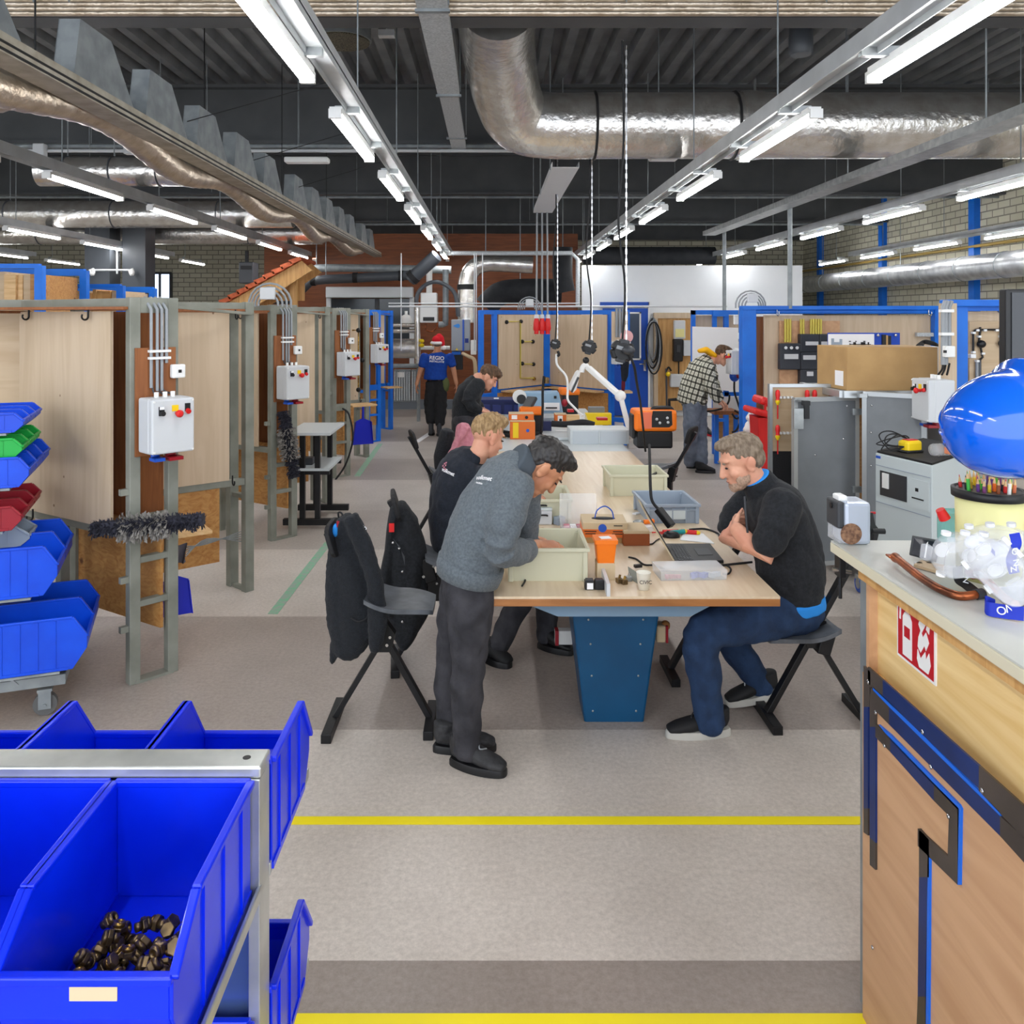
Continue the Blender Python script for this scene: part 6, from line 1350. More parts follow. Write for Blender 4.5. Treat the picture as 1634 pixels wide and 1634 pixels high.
# ---------------------------------------------------------------- trolley with bins on the left
RT = .36; tc = V((-2.655, 4.485, 0)); TR = Matrix.Translation(tc) @ Matrix.Rotation(RT, 4, 'Z')
t = thing('bin_trolley', 'grey wheeled trolley carrying stacked rows of coloured bins, by the first booth', 'trolley', tc, RT)
G = MT['galvd']
for y in (-.3, .3): part('frame_bar', M().bx(-.62, .32, y-.02, y+.02, .16, .215), G, t, .003, local=True)
for x in (-.6, .3): part('frame_bar', M().bx(x-.02, x+.02, -.3, .3, .16, .215), G, t, .003, local=True)
part('deck', M().bx(-.58, .28, -.28, .28, .165, .18), MT['shelfwood'], t, local=True)
for y in (-.31, .31):
    part('brace', M().bar((.1, y, .19), (-.3, y, .62), .03, .01), MT['conduit'], t, local=True)
    part('upright', M().bx(-.38, -.34, y-.02, y+.02, .2, 1.72), G, t, .003, local=True)
for x, y in ((.22, -.28), (.22, .28), (-.55, -.28), (-.55, .28)):
    s = part('castor', M().cyl((x, y-.018, .06), (x, y+.018, .06), .058, n=22), pm('grey_tyre', (92, 92, 92), .7) if 'tyre' not in MT else MT['tyre'], t, .006, local=True); MT.setdefault('tyre', bpy.data.materials['grey_tyre'])
    part('fork', M().bx(x-.03, x+.03, y-.032, y-.024, .04, .14).bx(x-.03, x+.03, y+.024, y+.032, .04, .14).bx(x-.035, x+.035, y-.035, y+.035, .13, .145).cyl((x, y-.04, .06), (x, y+.04, .06), .01, n=8), G, s, local=True)
COLN = {'bin': 'blue', 'red': 'dark red', 'green': 'green'}
# heights of the rows follow the photograph at the trolley's depth
for i, (py, px, L, W, Hh, mk, nm) in enumerate(((1046, 150, .52, .31, .27, 'bin', 'lowest row'), (934, 104, .5, .3, .255, 'bin', 'second row up'), (838, 45, .34, .2, .125, 'red', 'third row up'), (770, 58, .36, .22, .155, 'bin', 'fourth row up'), (727, 46, .32, .18, .105, 'green', 'fifth row up'), (686, 48, .32, .18, .1, 'bin', 'top row'))):
    Yt = 4.4; px -= 6; tip = P(px, py, Yt); z = tip.z
    ex = V((math.cos(RT), math.sin(RT), 0)); ey = V((-ex.y, ex.x, 0))
    n = 2 if W > .25 else 3
    for j in range(n):
        c = V((tip.x, Yt, z))-ex*(L/2)+ey*(j*(W+.012))
        make_bin(L, W, Hh, MT[mk], '%s storage bin in the trolley\'s %s, %s of %d from the viewer' % (COLN[mk], nm, ORD[j], n), c, RT, 'bins in the trolley\'s %s' % nm, 5, False, .62, .13)
    part('shelf', M().box(V((tip.x, Yt, z-.008))-ex*(L*.62)+ey*((n-1)*(W+.012)/2), (L*.75, n*(W+.012), .012), RT), G, t)
c = P(28, 815, 4.48)
make_bin(.34, .2, .13, MT['greytote'], 'grey storage bin holding up the dark red row of the trolley', V((c.x-.12, 4.5, P(0, 856, 4.5).z-.04)), RT, None, 3)
for i, (px, py, s) in enumerate(((12, 992, .06), (26, 972, .05), (52, 984, .05), (118, 979, .04))):
    c = P(px, py, 4.62+.1*i); t = thing('pipe_clip', 'white plastic pipe bracket lying in the lowest blue bins of the trolley', 'bracket', c, 0, 'white brackets in the lowest bins')
    R = axes((math.cos(i), .3, math.sin(i)), (0, 1, .4)); part('plate', M().box(c, (s*2, s*1.4, .012), R), MT['white'], t, .003); part('hole', M().cyl(c-R @ V((0, 0, .008)), c+R @ V((0, 0, .008)), .012, n=12), MT['darkgrey'], t); part('tab', M().box(c+R @ V((s, 0, .02)), (.012, s, .05), R), MT['white'], t)
solo('white_dowels', M().cyl(P(34, 728, 4.6), P(58, 742, 4.6), .004).cyl(P(38, 724, 4.62), P(57, 739, 4.62), .004), MT['white'], 'thin white rods poking out between the green and blue rows of the trolley', 'rods')
# ---------------------------------------------------------------- rack with bins close to the viewer
RX = -.45; YR = 1.6
t = thing('bin_rack', 'zinc-plated rack with two sides of deep blue bins, closest to the viewpoint', 'rack', (-.9, YR, 0)); Z = MT['zinc']
zt = 2.1-(1196-505)*1.65/1300
part('top_rail', M().bx(-1.5, RX+.003, 1.585, 1.655, zt-.022, zt), Z, t, .004)
for x in (RX-.01, -1.5): part('upright', M().bx(x-.011, x+.0115, 1.583, 1.652, .1, zt-.0235), Z, t, .002)
part('hole', M().cyl((RX-.035, 1.62, zt-.001), (RX-.035, 1.62, zt+.0006), .008, n=14), MT['black'], t)
part('back_plate', M().bx(-1.5, RX-.02, 1.605, 1.612, .3, zt-.02), pm('blue_reflection_plate', (120, 150, 196), .25, .8), t)  # blue-grey reflection is put into the plate's base colour
s = part('maker_label', M().bx(-.567, RX-.024, 1.602, 1.6045, zt-.066, zt-.03), pm('label_green', (136, 186, 110), .5), t)
part('label_band', M().bx(-.567, RX-.024, 1.6005, 1.602, zt-.05, zt-.03), pm('label_blue', (24, 150, 206), .5), s)
part('lettering', text_mesh('SLIMBOX', .014, axes((1, 0, 0), (0, 0, 1)), (-.513, 1.6, zt-.04), .0005), pm('label_pale', (150, 190, 220), .5), s)
for zz in (.975, .51):
    for y0, y1 in ((1.2, 1.59), (1.65, 2.0)):
        part('shelf', M().bx(-1.5, RX, y0, y1, zz-.008, zz-.003), Z, t)
        part('shelf_edge', M().bx(RX-.004, RX+.004, y0, y1, zz-.008, zz+.018), Z, t, .002)
        part('shelf_stop', M().bx(-1.5, RX, (y0 if y0 < 1.5 else y1)-.003, (y0 if y0 < 1.5 else y1)+.003, zz-.008, zz+.01), Z, t)
part('bumper', M().bar((RX-.02, 1.5, .56), (RX+.05, 1.5, .555), .07, .06), MT['rubber'], t, .02)
for x in (-1.4, RX-.06):
    s = part('castor', M().cyl((x-.015, 1.5, .05), (x+.015, 1.5, .05), .05, n=20), MT['rubber'], t); part('fork', M().bx(x-.022, x+.022, 1.47, 1.66, .08, .11), Z, s)
Wb = .262; Lb = .385; Hb = .222
def rackbin(x, y, z, back, lab, card=False): return make_bin(Lb if not back else .34, Wb, Hb, MT['binfront'], lab, (x, y, z), PI/2 if back else -PI/2, None, 3, card, .45 if back else .7, .28 if back else .24)
xc = RX-.015-Wb/2
t = rackbin(xc, 1.385, .975, False, 'deep blue bin holding brass fittings, at the rack\'s front', True)
rackbin(xc-Wb-.01, 1.385, .975, False, 'empty deep blue bin beside the one with brass fittings')
rackbin(xc, 1.385, .51, False, 'deep blue bin in the lower front row of the zinc rack, by the upright'); rackbin(xc-Wb-.01, 1.385, .51, False, 'deep blue bin in the lower front row of the zinc rack, away from the upright')
for j in range(4): rackbin(xc+.02-j*(Wb+.006), 1.83, .975, True, ['rear upper blue bin of the zinc rack, beside the upright', 'rear upper blue bin of the zinc rack, second from the upright', 'rear upper blue bin of the zinc rack, third from the upright', 'rear upper blue bin of the zinc rack, fourth from the upright'][j])
for j in range(2): rackbin(xc+.02-j*(Wb+.006), 1.83, .51, True, ['rear lower blue bin of the zinc rack, beside the upright', 'rear lower blue bin of the zinc rack, second from the upright'][j])
# brass fittings
rnd = random.Random(11)
def fitting(c, R, s, kind):
    t = thing('pipe_fitting', 'tarnished brass pipe fitting heaped in the front blue bin', 'pipe fitting', c, 0, 'brass fittings in the front bin'); c = V(c)
    part('hex_nut', M().lathe([(.5*s, -.2*s), (.62*s, -.2*s), (.62*s, .2*s), (.5*s, .2*s)], c, 6, R, smooth=False), MT['bronze'], t, .0015)
    part('collar', M().lathe([(.26*s, .2*s), (.5*s, .2*s), (.5*s, .42*s), (.42*s, .55*s), (.27*s, .55*s), (.25*s, .2*s)], c, 16, R), MT['brass'] if kind % 3 == 0 else MT['bronze'], t)
    if kind % 2: part('spigot', M().lathe([(.2*s, -.7*s), (.36*s, -.7*s), (.36*s, -.2*s), (.2*s, -.2*s)], c, 14, R), MT['bronze'], t)
pl = []
for i in range(1500):
    if len(pl) >= 100: break
    x = xc+rnd.uniform(-.095, .095); y = rnd.uniform(1.232, 1.46); hgt = .06*max(0, 1-((y-1.3)/.2)**2)*(.6+5*max(0, x-xc))+.02
    z = .988+rnd.uniform(0, hgt)
    if all((V((x, y, z))-q).length > .0225 for q in pl):
        pl.append(V((x, y, z))); R = Euler((rnd.uniform(0, 6), rnd.uniform(0, 6), rnd.uniform(0, 6))).to_matrix(); fitting((x, y, z), R, rnd.uniform(.019, .024), i)
# ---------------------------------------------------------------- counter on the right
CXF = 1.114; CZ = 1.38
t = thing('counter', 'tall plywood counter with a pale worktop, dark metal strips and a fire sign', 'counter', (1.5, 1.8, 0))
part('worktop', M().bx(CXF-.02, 2.6, .7, 2.62, CZ-.005, CZ), MT['counter'], t); part('worktop_edge', M().bx(CXF-.022, 2.6, .7, 2.622, CZ-.036, CZ-.0055), MT['counteredge'], t, .003)
part('fascia', M().bx(CXF+.045, CXF+.063, .7, 2.5, 1.03, CZ-.036), MT['pine'], t); part('end_post', M().bx(CXF+.02, CXF+.07, 2.46, 2.5, 0, CZ-.036), MT['galvd'], t)
part('lower_panel', M().bx(CXF, CXF+.02, .7, 2.44, 0, 1.03), MT['okoume'], t); part('panel_cap', M().bx(CXF, CXF+.05, .7, 2.44, 1.03, 1.036), MT['timber'], t)
part('end_panel', M().bx(CXF+.02, 2.5, 2.44, 2.46, 0, CZ-.036), MT['okoume'], t); part('batten', M().bx(CXF+.005, CXF+.045, .7, 2.48, CZ-.075, CZ-.036), MT['timber'], t)
part('carcass', M().bx(CXF+.065, 2.5, .7, 2.42, .05, CZ-.04), MT['okoume'], t)
DK = pm('dark_bronze_strip', (84, 74, 68), .45, .2, (66, 58, 54), 6); NB = pm('navy_strip', (20, 48, 110), .4, .1, (14, 38, 92), 6); BB = pm('bright_blue_strip', (18, 106, 224), .4)
def strip(pts, mat, name='metal_strip'):
    return part(name, M().prism([PX(a, b, CXF) for a, b in pts], (-.006, 0, 0)), mat, t, .0)
strip(((1381, 1062), (1392, 1072), (1392, 1100), (1390, 1128), (1381, 1128)), DK); strip(((1381, 1128), (1388, 1128), (1388, 1290), (1381, 1290)), NB); strip(((1381, 1290), (1388, 1290), (1388, 1333), (1381, 1328)), DK)
strip(((1388, 1064), (1412, 1085), (1412, 1112), (1388, 1090)), DK); strip(((1412, 1085), (1566, 1222), (1566, 1258), (1412, 1112)), NB); strip(((1566, 1222), (1640, 1288), (1640, 1340), (1566, 1262)), DK)
strip(((1391, 1096), (1422, 1128), (1422, 1156), (1400, 1134), (1400, 1160), (1391, 1160)), DK); strip(((1391, 1160), (1400, 1160), (1400, 1345), (1391, 1336)), NB); strip(((1391, 1336), (1400, 1345), (1400, 1388), (1391, 1380)), DK)
strip(((1422, 1128), (1600, 1302), (1600, 1334), (1422, 1156)), NB); strip(((1600, 1302), (1640, 1338), (1640, 1378), (1600, 1334)), DK); strip(((1396, 1096), (1422, 1120), (1600, 1296), (1600, 1303), (1422, 1128), (1396, 1102)), BB, 'bright_edge')
strip(((1400, 1155), (1424, 1178), (1424, 1200), (1400, 1176)), DK); strip(((1424, 1178), (1494, 1250), (1494, 1278), (1424, 1200)), NB); strip(((1494, 1250), (1534, 1290), (1532, 1412), (1468, 1350), (1468, 1322), (1516, 1366), (1518, 1302), (1494, 1278)), DK)
strip(((1470, 1322), (1486, 1340), (1486, 1400), (1470, 1400)), DK); strip(((1470, 1400), (1484, 1400), (1480, 1590), (1468, 1590)), NB); strip(((1468, 1590), (1480, 1590), (1480, 1640), (1466, 1640)), DK)
strip(((1484, 1362), (1487, 1366), (1485, 1640), (1481, 1640)), BB, 'bright_edge'); strip(((1405, 1156), (1424, 1172), (1534, 1284), (1537, 1290), (1535, 1412), (1532, 1412), (1532, 1292), (1424, 1180)), BB, 'bright_edge')
for px, py in ((1385, 1088), (1397, 1137), (1485, 1224), (1411, 1190), (1513, 1303), (1472, 1168), (1567, 1262), (1392, 1512)): q = PX(px, py, CXF-.008); part('screw', M().ell(q, (.003, .006, .006), None, 10, 6), MT['steel'], t)
# fire sign
sg = thing('fire_sign', 'red and white square fire extinguisher sign on the counter\'s pine band', 'sign', PX(1430, 1000, 1.155)); XS = CXF+.045
y1, y0 = 2.31, 2.12; z0, z1 = 1.145, 1.335
part('plate', M().bx(XS-.004, XS, y0-.005, y1+.005, z0-.005, z1+.005), MT['white'], sg)
part('red_field', M().bx(XS-.0055, XS-.004, y0+.003, y1-.003, z0+.003, z1-.003), MT['signred'], sg)
def sp(pts, mat='white', name='symbol', d=.001): part(name, M().prism([V((XS-.0055, y1-u*(y1-y0), z0+v*(z1-z0))) for u, v in pts], (-d, 0, 0)), MT[mat], sg)
sp([(.16, .06), (.42, .06), (.42, .62), (.36, .7), (.22, .7), (.16, .62)]); sp([(.24, .71), (.34, .71), (.34, .8), (.24, .8)]); sp([(.06, .55), (.1, .55), (.12, .82), (.24, .88), (.24, .92), (.08, .86)])
sp([(.21, .34), (.37, .34), (.37, .5), (.21, .5)], 'signred', 'red_square', .0016)
sp([(.62, .06), (.86, .06), (.92, .2), (.88, .36), (.8, .24), (.78, .34), (.66, .2), (.58, .3), (.56, .16)]); sp([(.58, .34), (.66, .28), (.76, .42), (.8, .36), (.88, .5), (.8, .62), (.72, .52), (.66, .6), (.6, .48)]); sp([(.6, .66), (.68, .56), (.78, .7), (.76, .84), (.7, .94), (.66, .8)]); sp([(.8, .66), (.88, .62), (.9, .78), (.84, .9), (.84, .76)])
# ---------------------------------------------------------------- on the counter
def C(px, py, dz=0): return PZ(px, py, CZ+dz)
p = C(1362, 873); t = thing('pencil_sharpener', 'grey desk pencil sharpener with a crank clamped on the counter corner', 'pencil sharpener', p)
Y = p.y+.02; x0, x1 = P(1348, 0, Y).x, P(1391, 0, Y).x; zb, ztp = CZ, P(0, 802, Y).z
part('case_body', M().bx(x0, x1, Y, Y+.1, zb, ztp), pm('satin_grey', (186, 194, 208), .3, .2), t, .012)
part('front_face', M().bx(x0-.02, x0+.002, Y+.005, Y+.095, zb+.05, ztp), MT['darkgrey'], t, .006); part('pencil_hole', M().cyl((x0-.024, Y+.05, zb+.115), (x0-.018, Y+.05, zb+.115), .009, n=14), MT['black'], t)
part('shavings_window', M().cyl((x0+.02, Y-.002, zb+.036), (x0+.02, Y+.001, zb+.036), .033, n=28), pm('shavings', (150, 112, 84), .6, 0, (96, 66, 50), 90), t); part('drawer', M().bx(x0-.018, x0+.01, Y+.004, Y+.09, zb+.004, zb+.05), MT['haze'], t, .004)
part('clip_lever', M().box((x0+.006, Y+.05, ztp+.006), (.03, .05, .02)), MT['white'], t, .006)
s = part('crank_plate', M().bx(x1, x1+.012, Y+.03, Y+.07, zb+.035, zb+.12), MT['darkgrey'], t, .004); part('crank', M().bar((x1+.016, Y+.05, zb+.09), (x1+.018, Y+.03, zb+.035), .018, .01), MT['black'], s); part('crank_knob', M().cyl((x1+.015, Y+.03, zb+.037), (x1+.055, Y+.03, zb+.036), .009, n=12), MT['black'], s); part('red_pin', M().cyl((x1+.01, Y+.05, zb+.09), (x1+.035, Y+.05, zb+.09), .004, n=8), MT['signred'], s)
part('clamp', M().bx(x0-.02, x0+.0, Y-.01, Y+.03, zb-.1, zb+.0).cyl((x0-.01, Y+.01, zb-.17), (x0-.01, Y+.01, zb-.05), .006, n=10), MT['blackmetal'], t, .003); part('clamp_screw', M().cyl((x0-.04, Y+.0, zb-.075), (x0+.02, Y+.0, zb-.085), .006, n=8), MT['steel'], t)
# copper pipes
for i, (q, r, lab) in enumerate(((((1428, 889, .02), (1440, 898, .02), (1468, 920, .015), (1500, 940, .012), (1532, 951, .011), (1562, 948, .012)), .011, 'long bent copper pipe with a flattened end lying across the counter'), (((1556, 912, .05), (1572, 925, .04), (1590, 943, .03), (1606, 958, .02), (1620, 966, .02)), .012, 'short copper pipe with a crimped end beside the goggles'))):
    pts = spline([C(a, b, z) for a, b, z in q], 6); t = thing('copper_pipe', lab, 'pipe', pts[0])
    part('pipe_body', M().tube(pts, [r*(1.25 if k < 3 else 1) for k in range(len(pts))], 14), MT['copper'], t)
    d = (pts[1]-pts[0]).normalized(); part('crimped_end', M().bar(pts[0]-d*.025, pts[0]+d*.006, .036 if i == 0 else .04, .006 if i == 0 else .02, (0, 0, 1) if i == 0 else (1, 0, 0)), MT['copper'], t, .002)
    if i == 0: e = pts[-1]; d = (pts[-1]-pts[-3]).normalized(); part('black_end', M().cyl(e-d*.012, e+d*.012, .0135, n=14), MT['darkgrey'], t)
# small black panel
p = C(1475, 893); t = thing('solar_panel', 'small dark framed solar cell leaning on white clips at the counter\'s far edge', 'solar panel', p)
a_, b_, c_, d_ = P(1451, 886, p.y-.01), P(1494, 898, p.y-.03), P(1502, 864, p.y+.02), P(1456, 856, p.y+.04)
part('frame', M().prism([a_, b_, c_, d_], (.002, .006, .002)), MT['darkgrey'], t, .002); part('cell', M().prism([a_.lerp(c_, .07)+V((0, -.001, 0)), b_.lerp(d_, .07)+V((0, -.001, 0)), c_.lerp(a_, .07)+V((0, -.001, 0)), d_.lerp(b_, .07)+V((0, -.001, 0))], (0, .002, 0)), pm('solar_cell', (34, 36, 46), .2), t)
part('bus_line', M().bar((a_+b_)/2+V((.004, -.004, .005)), (c_+d_)/2+V((.0, -.004, -.005)), .004, .002), MT['white'], t)
for px in (1466, 1484): part('foot_clip', M().box(C(px, 901, .004), (.024, .018, .012)), MT['white'], t, .003)
# white acrylic block / papers by the panel
solo('wood_wedges', M().prism([C(1458, 905, .002), C(1505, 918, .002), C(1507, 906, .002), C(1470, 898, .002)], (0, 0, .008)), MT['birch_h'], 'thin pale wooden strip lying behind the copper pipe', 'wood strip')
# goggles: clear lenses with white vents and blue straps
def goggles(c, R, label, strapside):
    t = thing('safety_goggles', label, 'safety goggles', c); c = V(c)
    def pt(u, v, w_): return c+R @ V((u, v, w_))
    pr = []
    for i in range(28):
        a = 2*PI*i/28; x, z = math.cos(a), math.sin(a); f = (abs(x)**3.2+abs(z)**3.2)**(-1/3.2); pr.append((x*f, z*f))
    def ring(sx, sz, y): return [pt(x*sx, y+.03*(1-abs(x))-.03, z*sz) for x, z in pr]
    part('lens', M().rings([ring(.082, .046, -.012), ring(.084, .048, -.008)], caps=True), MT['clear'], t)
    part('frame_skirt', M().rings([ring(.086, .05, -.01), ring(.088, .052, .015), ring(.08, .044, .045), ring(.078, .042, .045), ring(.085, .049, .014), ring(.083, .047, -.008)], closed=True, caps=False), MT['clear'], t)
    for x, z in ((-.05, .052), (0, .054), (.05, .052), (-.05, -.052), (.05, -.052)): part('vent', M().cyl(pt(x, .012, z*.9), pt(x, .012, z*1.08), .011, n=18), MT['white'], t, .003)
    for x, z in ((-.04, 0), (.035, -.012)): part('vent', M().cyl(pt(x, .03, z), pt(x, .036, z), .017, n=20), MT['white'], t, .002)
    for s in (-1, 1): part('strap_clip', M().box(pt(s*.09, .02, 0), (.02, .02, .036), R), MT['clear'], t, .003)
    return t, pt
p = C(1528, 935, .075)
g, pt = goggles(P(1541, 887, 1.98), axes((.98, .12, -.05), (.05, .95, .1)), 'clear safety goggles with white vents standing beside the solar cell', 1)
part('strap', M().grid(lambda u, v: P(1562+26*u, 864+8*v+16*u*u, 1.97-.04*u), 8, 2), MT['rugblue'], g)
g, pt = goggles(P(1596, 908, 1.86), axes((.7, .3, -.65), (.3, .9, .1)), 'clear safety goggles lying tilted in front of the pencil bucket', 1)
g2, pt = goggles(P(1585, 872, 2.1), axes((.97, -.2, .1), (.2, .95, .1)), 'clear safety goggles at the back, against the pencil bucket', 1)
def ribbon(name, pts, w_, mat, label, cat, up=(0, 0, 1), textlabel=None):
    pts = spline(pts, 8); up = V(up); m = M(); n = len(pts)
    def f(u, v): p = pts[min(n-1, int(round(u*(n-1))))]; return p+up*(v-.5)*w_
    m.grid(f, n-1, 1); m.grid(lambda u, v: f(1-u, v)+V((0, .0012, .0012)), n-1, 1)
    t = thing(name, label, cat, pts[0]); part('ribbon', m, mat, t); return t
Yl = 1.84
t = ribbon('lanyard', [C(1588, 968, .016), C(1573, 962, .02), C(1575, 971, .018), C(1600, 976, .018), C(1634, 980, .02)], .03, MT['rugblue'], 'blue lanyard with white letters curled at the counter\'s front', 'lanyard', (.15, .2, 1))
for s_, px, py in (('N', 1607, 966), ('O', 1593, 969)): part('lettering', text_mesh(s_, .026, axes((.94, -.3, .1), (.25, .2, .95)), C(px, py+6, .022)+V((0, -.012, .004)), .0006), MT['white'], t)
t = ribbon('lanyard', [P(1619, 852, 1.9), P(1622, 870, 1.88), P(1614, 892, 1.88), P(1619, 915, 1.85)], .028, MT['rugblue'], 'blue lanyard with white letters hanging over the goggles by the bucket', 'lanyard', (1, .2, .1))
for s_, px, py in (('N', 1621, 898), ('O', 1619, 880), ('Z', 1617, 908)): part('lettering', text_mesh(s_, .022, axes((.1, .1, -1), (.95, .2, .1)), P(px, py, 1.84), .0006), MT['white'], t)
t = ribbon('strap_band', [C(1528, 905, .05), C(1531, 925, .03), C(1545, 936, .02), C(1562, 950, .012)], .03, MT['black'], 'black elastic strap with pale print under the goggles', 'strap', (.9, .1, .3))
part('lettering', text_mesh('Z', .022, axes((.9, -.3, -.2), (.1, .5, .9)), C(1541, 926, .035), .0006), MT['box'], t)
solo('marker_pen', M().cyl(P(1500, 813, 2.3), P(1508, 828, 2.3), .012, .016, n=12), MT['redbin'], 'red felt pen tip sticking up behind the goggles', 'pen')
solo('marker_pen', M().bar(P(1527, 829, 2.28), P(1546, 825, 2.28), .022, .022), MT['redbin'], 'red cap lying in front of the pencil bucket', 'pen', bev=.006)
solo('teal_case', M().box(P(1510, 838, 2.42)+V((.01, 0, 0)), (.07, .03, .1)), pm('teal_clear', (160, 214, 210), .2, trans=.6, ior=1.1), 'pale teal transparent case behind the goggles', 'case', bev=.012)
# pencil bucket
pc = C(1577, 872); Yb = 2.25; cx = P(1578, 0, Yb).x
t = thing('pencil_bucket', 'pale yellow round bucket with a thick black rim, full of pencils', 'bucket', (cx, Yb, CZ))
zt_ = P(0, 787, Yb).z
part('wall', M().lathe([(.0, .003), (.078, .003), (.08, 0), (.083, zt_-CZ), (.079, zt_-CZ), (.076, .008), (0, .008)], (cx, Yb, CZ), 40), MT['bucket'], t)
part('rim', M().lathe([(.083, zt_-CZ-.012), (.092, zt_-CZ-.01), (.093, zt_-CZ+.012), (.084, zt_-CZ+.014), (.08, zt_-CZ+.01)], (cx, Yb, CZ), 40), MT['black'], t)
part('scribble', M().tube(spline([V((cx-.05, Yb-.07, CZ+.10)), V((cx-.04, Yb-.076, CZ+.08)), V((cx-.035, Yb-.078, CZ+.095)), V((cx-.028, Yb-.08, CZ+.075))], 5), .0014, 5), MT['orange'], t); part('scribble', M().tube(spline([V((cx+.0, Yb-.0835, CZ+.08)), V((cx+.012, Yb-.083, CZ+.082)), V((cx+.016, Yb-.0825, CZ+.07))], 5), .0014, 5), MT['yellow'], t)
PC = [('violet', (96, 52, 130)), ('green', (60, 170, 60)), ('orange', (240, 110, 30)), ('brown', (140, 74, 40)), ('grass-green', (110, 190, 60)), ('black', (30, 30, 34)), ('salmon', (220, 120, 80)), ('yellow', (236, 206, 40)), ('purple', (120, 60, 110)), ('ochre', (210, 170, 50)), ('red', (200, 40, 40)), ('white', (236, 232, 226))]
PM = [pm('pencil_'+n.replace('-', '_'), c, .45) for n, c in PC]
for i in range(26):
    an = 2*PI*i*.382; rr = .068*math.sqrt((i+.5)/26); x = cx+rr*math.cos(an); y = Yb+rr*math.sin(an); k = i % 12
    lean = V(((x-cx)*1.2-.012, (y-Yb)*.8, 0)); b0 = V((cx+(x-cx)*.75, Yb+(y-Yb)*.75, CZ+.02)); tp = V((x, y, zt_+rnd.uniform(.024, .05)))+lean*.08
    t = thing('pencil', '%s coloured pencil standing among others in the yellow bucket' % PC[k][0], 'pencil', b0, 0, '%s pencils in the bucket' % PC[k][0]); d = (tp-b0).normalized()
    part('barrel', M().cyl(b0, tp, .0045, n=6, smooth=False), PM[k], t); part('sharpened_tip', M().cyl(tp, tp+d*.014, .0042, .0015, n=8), MT['shelfwood'], t); part('lead', M().cyl(tp+d*.014, tp+d*.02, .0015, .0004, n=6), PM[k], t)
# helmet
Yh = 2.05; ch = P(1616, 676, Yh)
t = thing('safety_helmet', 'glossy blue safety helmet turned on its side above the pencil bucket', 'helmet', ch)
ax = V((-.975, -.12, -.17)).normalized(); Rh = axes(ax.cross(V((0, 1, 0))), V((0, 1, 0)).cross(ax).cross(ax)); Rh = frame(ax, (0, 1, 0))
prof = []
for i in range(15):
    a = PI/2*i/14; prof.append((.135*math.sin(a)**.92, .172*math.cos(a)))
prof = [(max(r, .0008), z) for r, z in prof]+[(.136, -.015), (.139, -.025), (.157, -.046), (.159, -.05), (.155, -.051), (.135, -.03), (.131, 0)]+[(.13*math.sin(PI/2*(14-i)/14)**.92+.0006, .168*math.cos(PI/2*(14-i)/14)) for i in range(1, 14)]
part('shell', M().lathe(prof, ch, 56, Rh), MT['helmet'], t)
# brim peak points up
up = V((0, 1, -.15)); up = (up-ax*ax.dot(up)).normalized(); sd = ax.cross(up)
def hp(u, s, h): return ch+up*u+sd*s+ax*h
m = M(); N = 18
def brim(u, v):
    a = (u-.5)*PI*.62; r = .15+.055*v*math.cos(a*1.45); return ch+up*(r*math.cos(a))+sd*(r*math.sin(a))+ax*(-.042-.022*v)
m.grid(brim, N, 4); m.grid(lambda u, v: brim(1-u, v)-ax*.006, N, 4); part('peak', m, MT['helmet'], t)
for a0 in (-.5, 0, .5): part('ridge', M().tube([ch+Rh @ V((.1345*math.sin(b)**.92*math.cos(a0+PI/2), .1345*math.sin(b)**.92*math.sin(a0+PI/2), .172*math.cos(b))) for b in [.25+1.1*i/16 for i in range(17)]], .004, 6), MT['helmet'], t)
for a0, w_ in ((1.15, .05), (1.75, .04), (2.25, .045), (2.8, .05), (.55, .05), (-.05, .05)):
    q = Rh @ V((math.cos(a0+1.7), math.sin(a0+1.7), 0)); part('rim_lug', M().box(ch+q*.136+ax*-.002, (.022, w_*.8, .045), axes(q, ax.cross(q))), MT['helmet'], t, .008)
# stand that carries the helmet: behind it, a post with a hook
t = thing('helmet_stand', 'dark stand carrying the blue helmet behind the pencil bucket', 'stand', (ch.x+.12, Yh+.12, CZ)); part('post', M().cyl((ch.x+.06, Yh+.02, CZ), (ch.x+.06, Yh+.02, ch.z+.02), .012, n=10), MT['blackmetal'], t); part('foot', M().cyl((ch.x+.06, Yh+.02, CZ), (ch.x+.06, Yh+.02, CZ+.012), .07, n=24), MT['blackmetal'], t)
part('arm', M().cyl((ch.x+.06, Yh+.02, ch.z+.02), (ch.x-.08, Yh, ch.z+.06), .01, n=8), MT['blackmetal'], t)
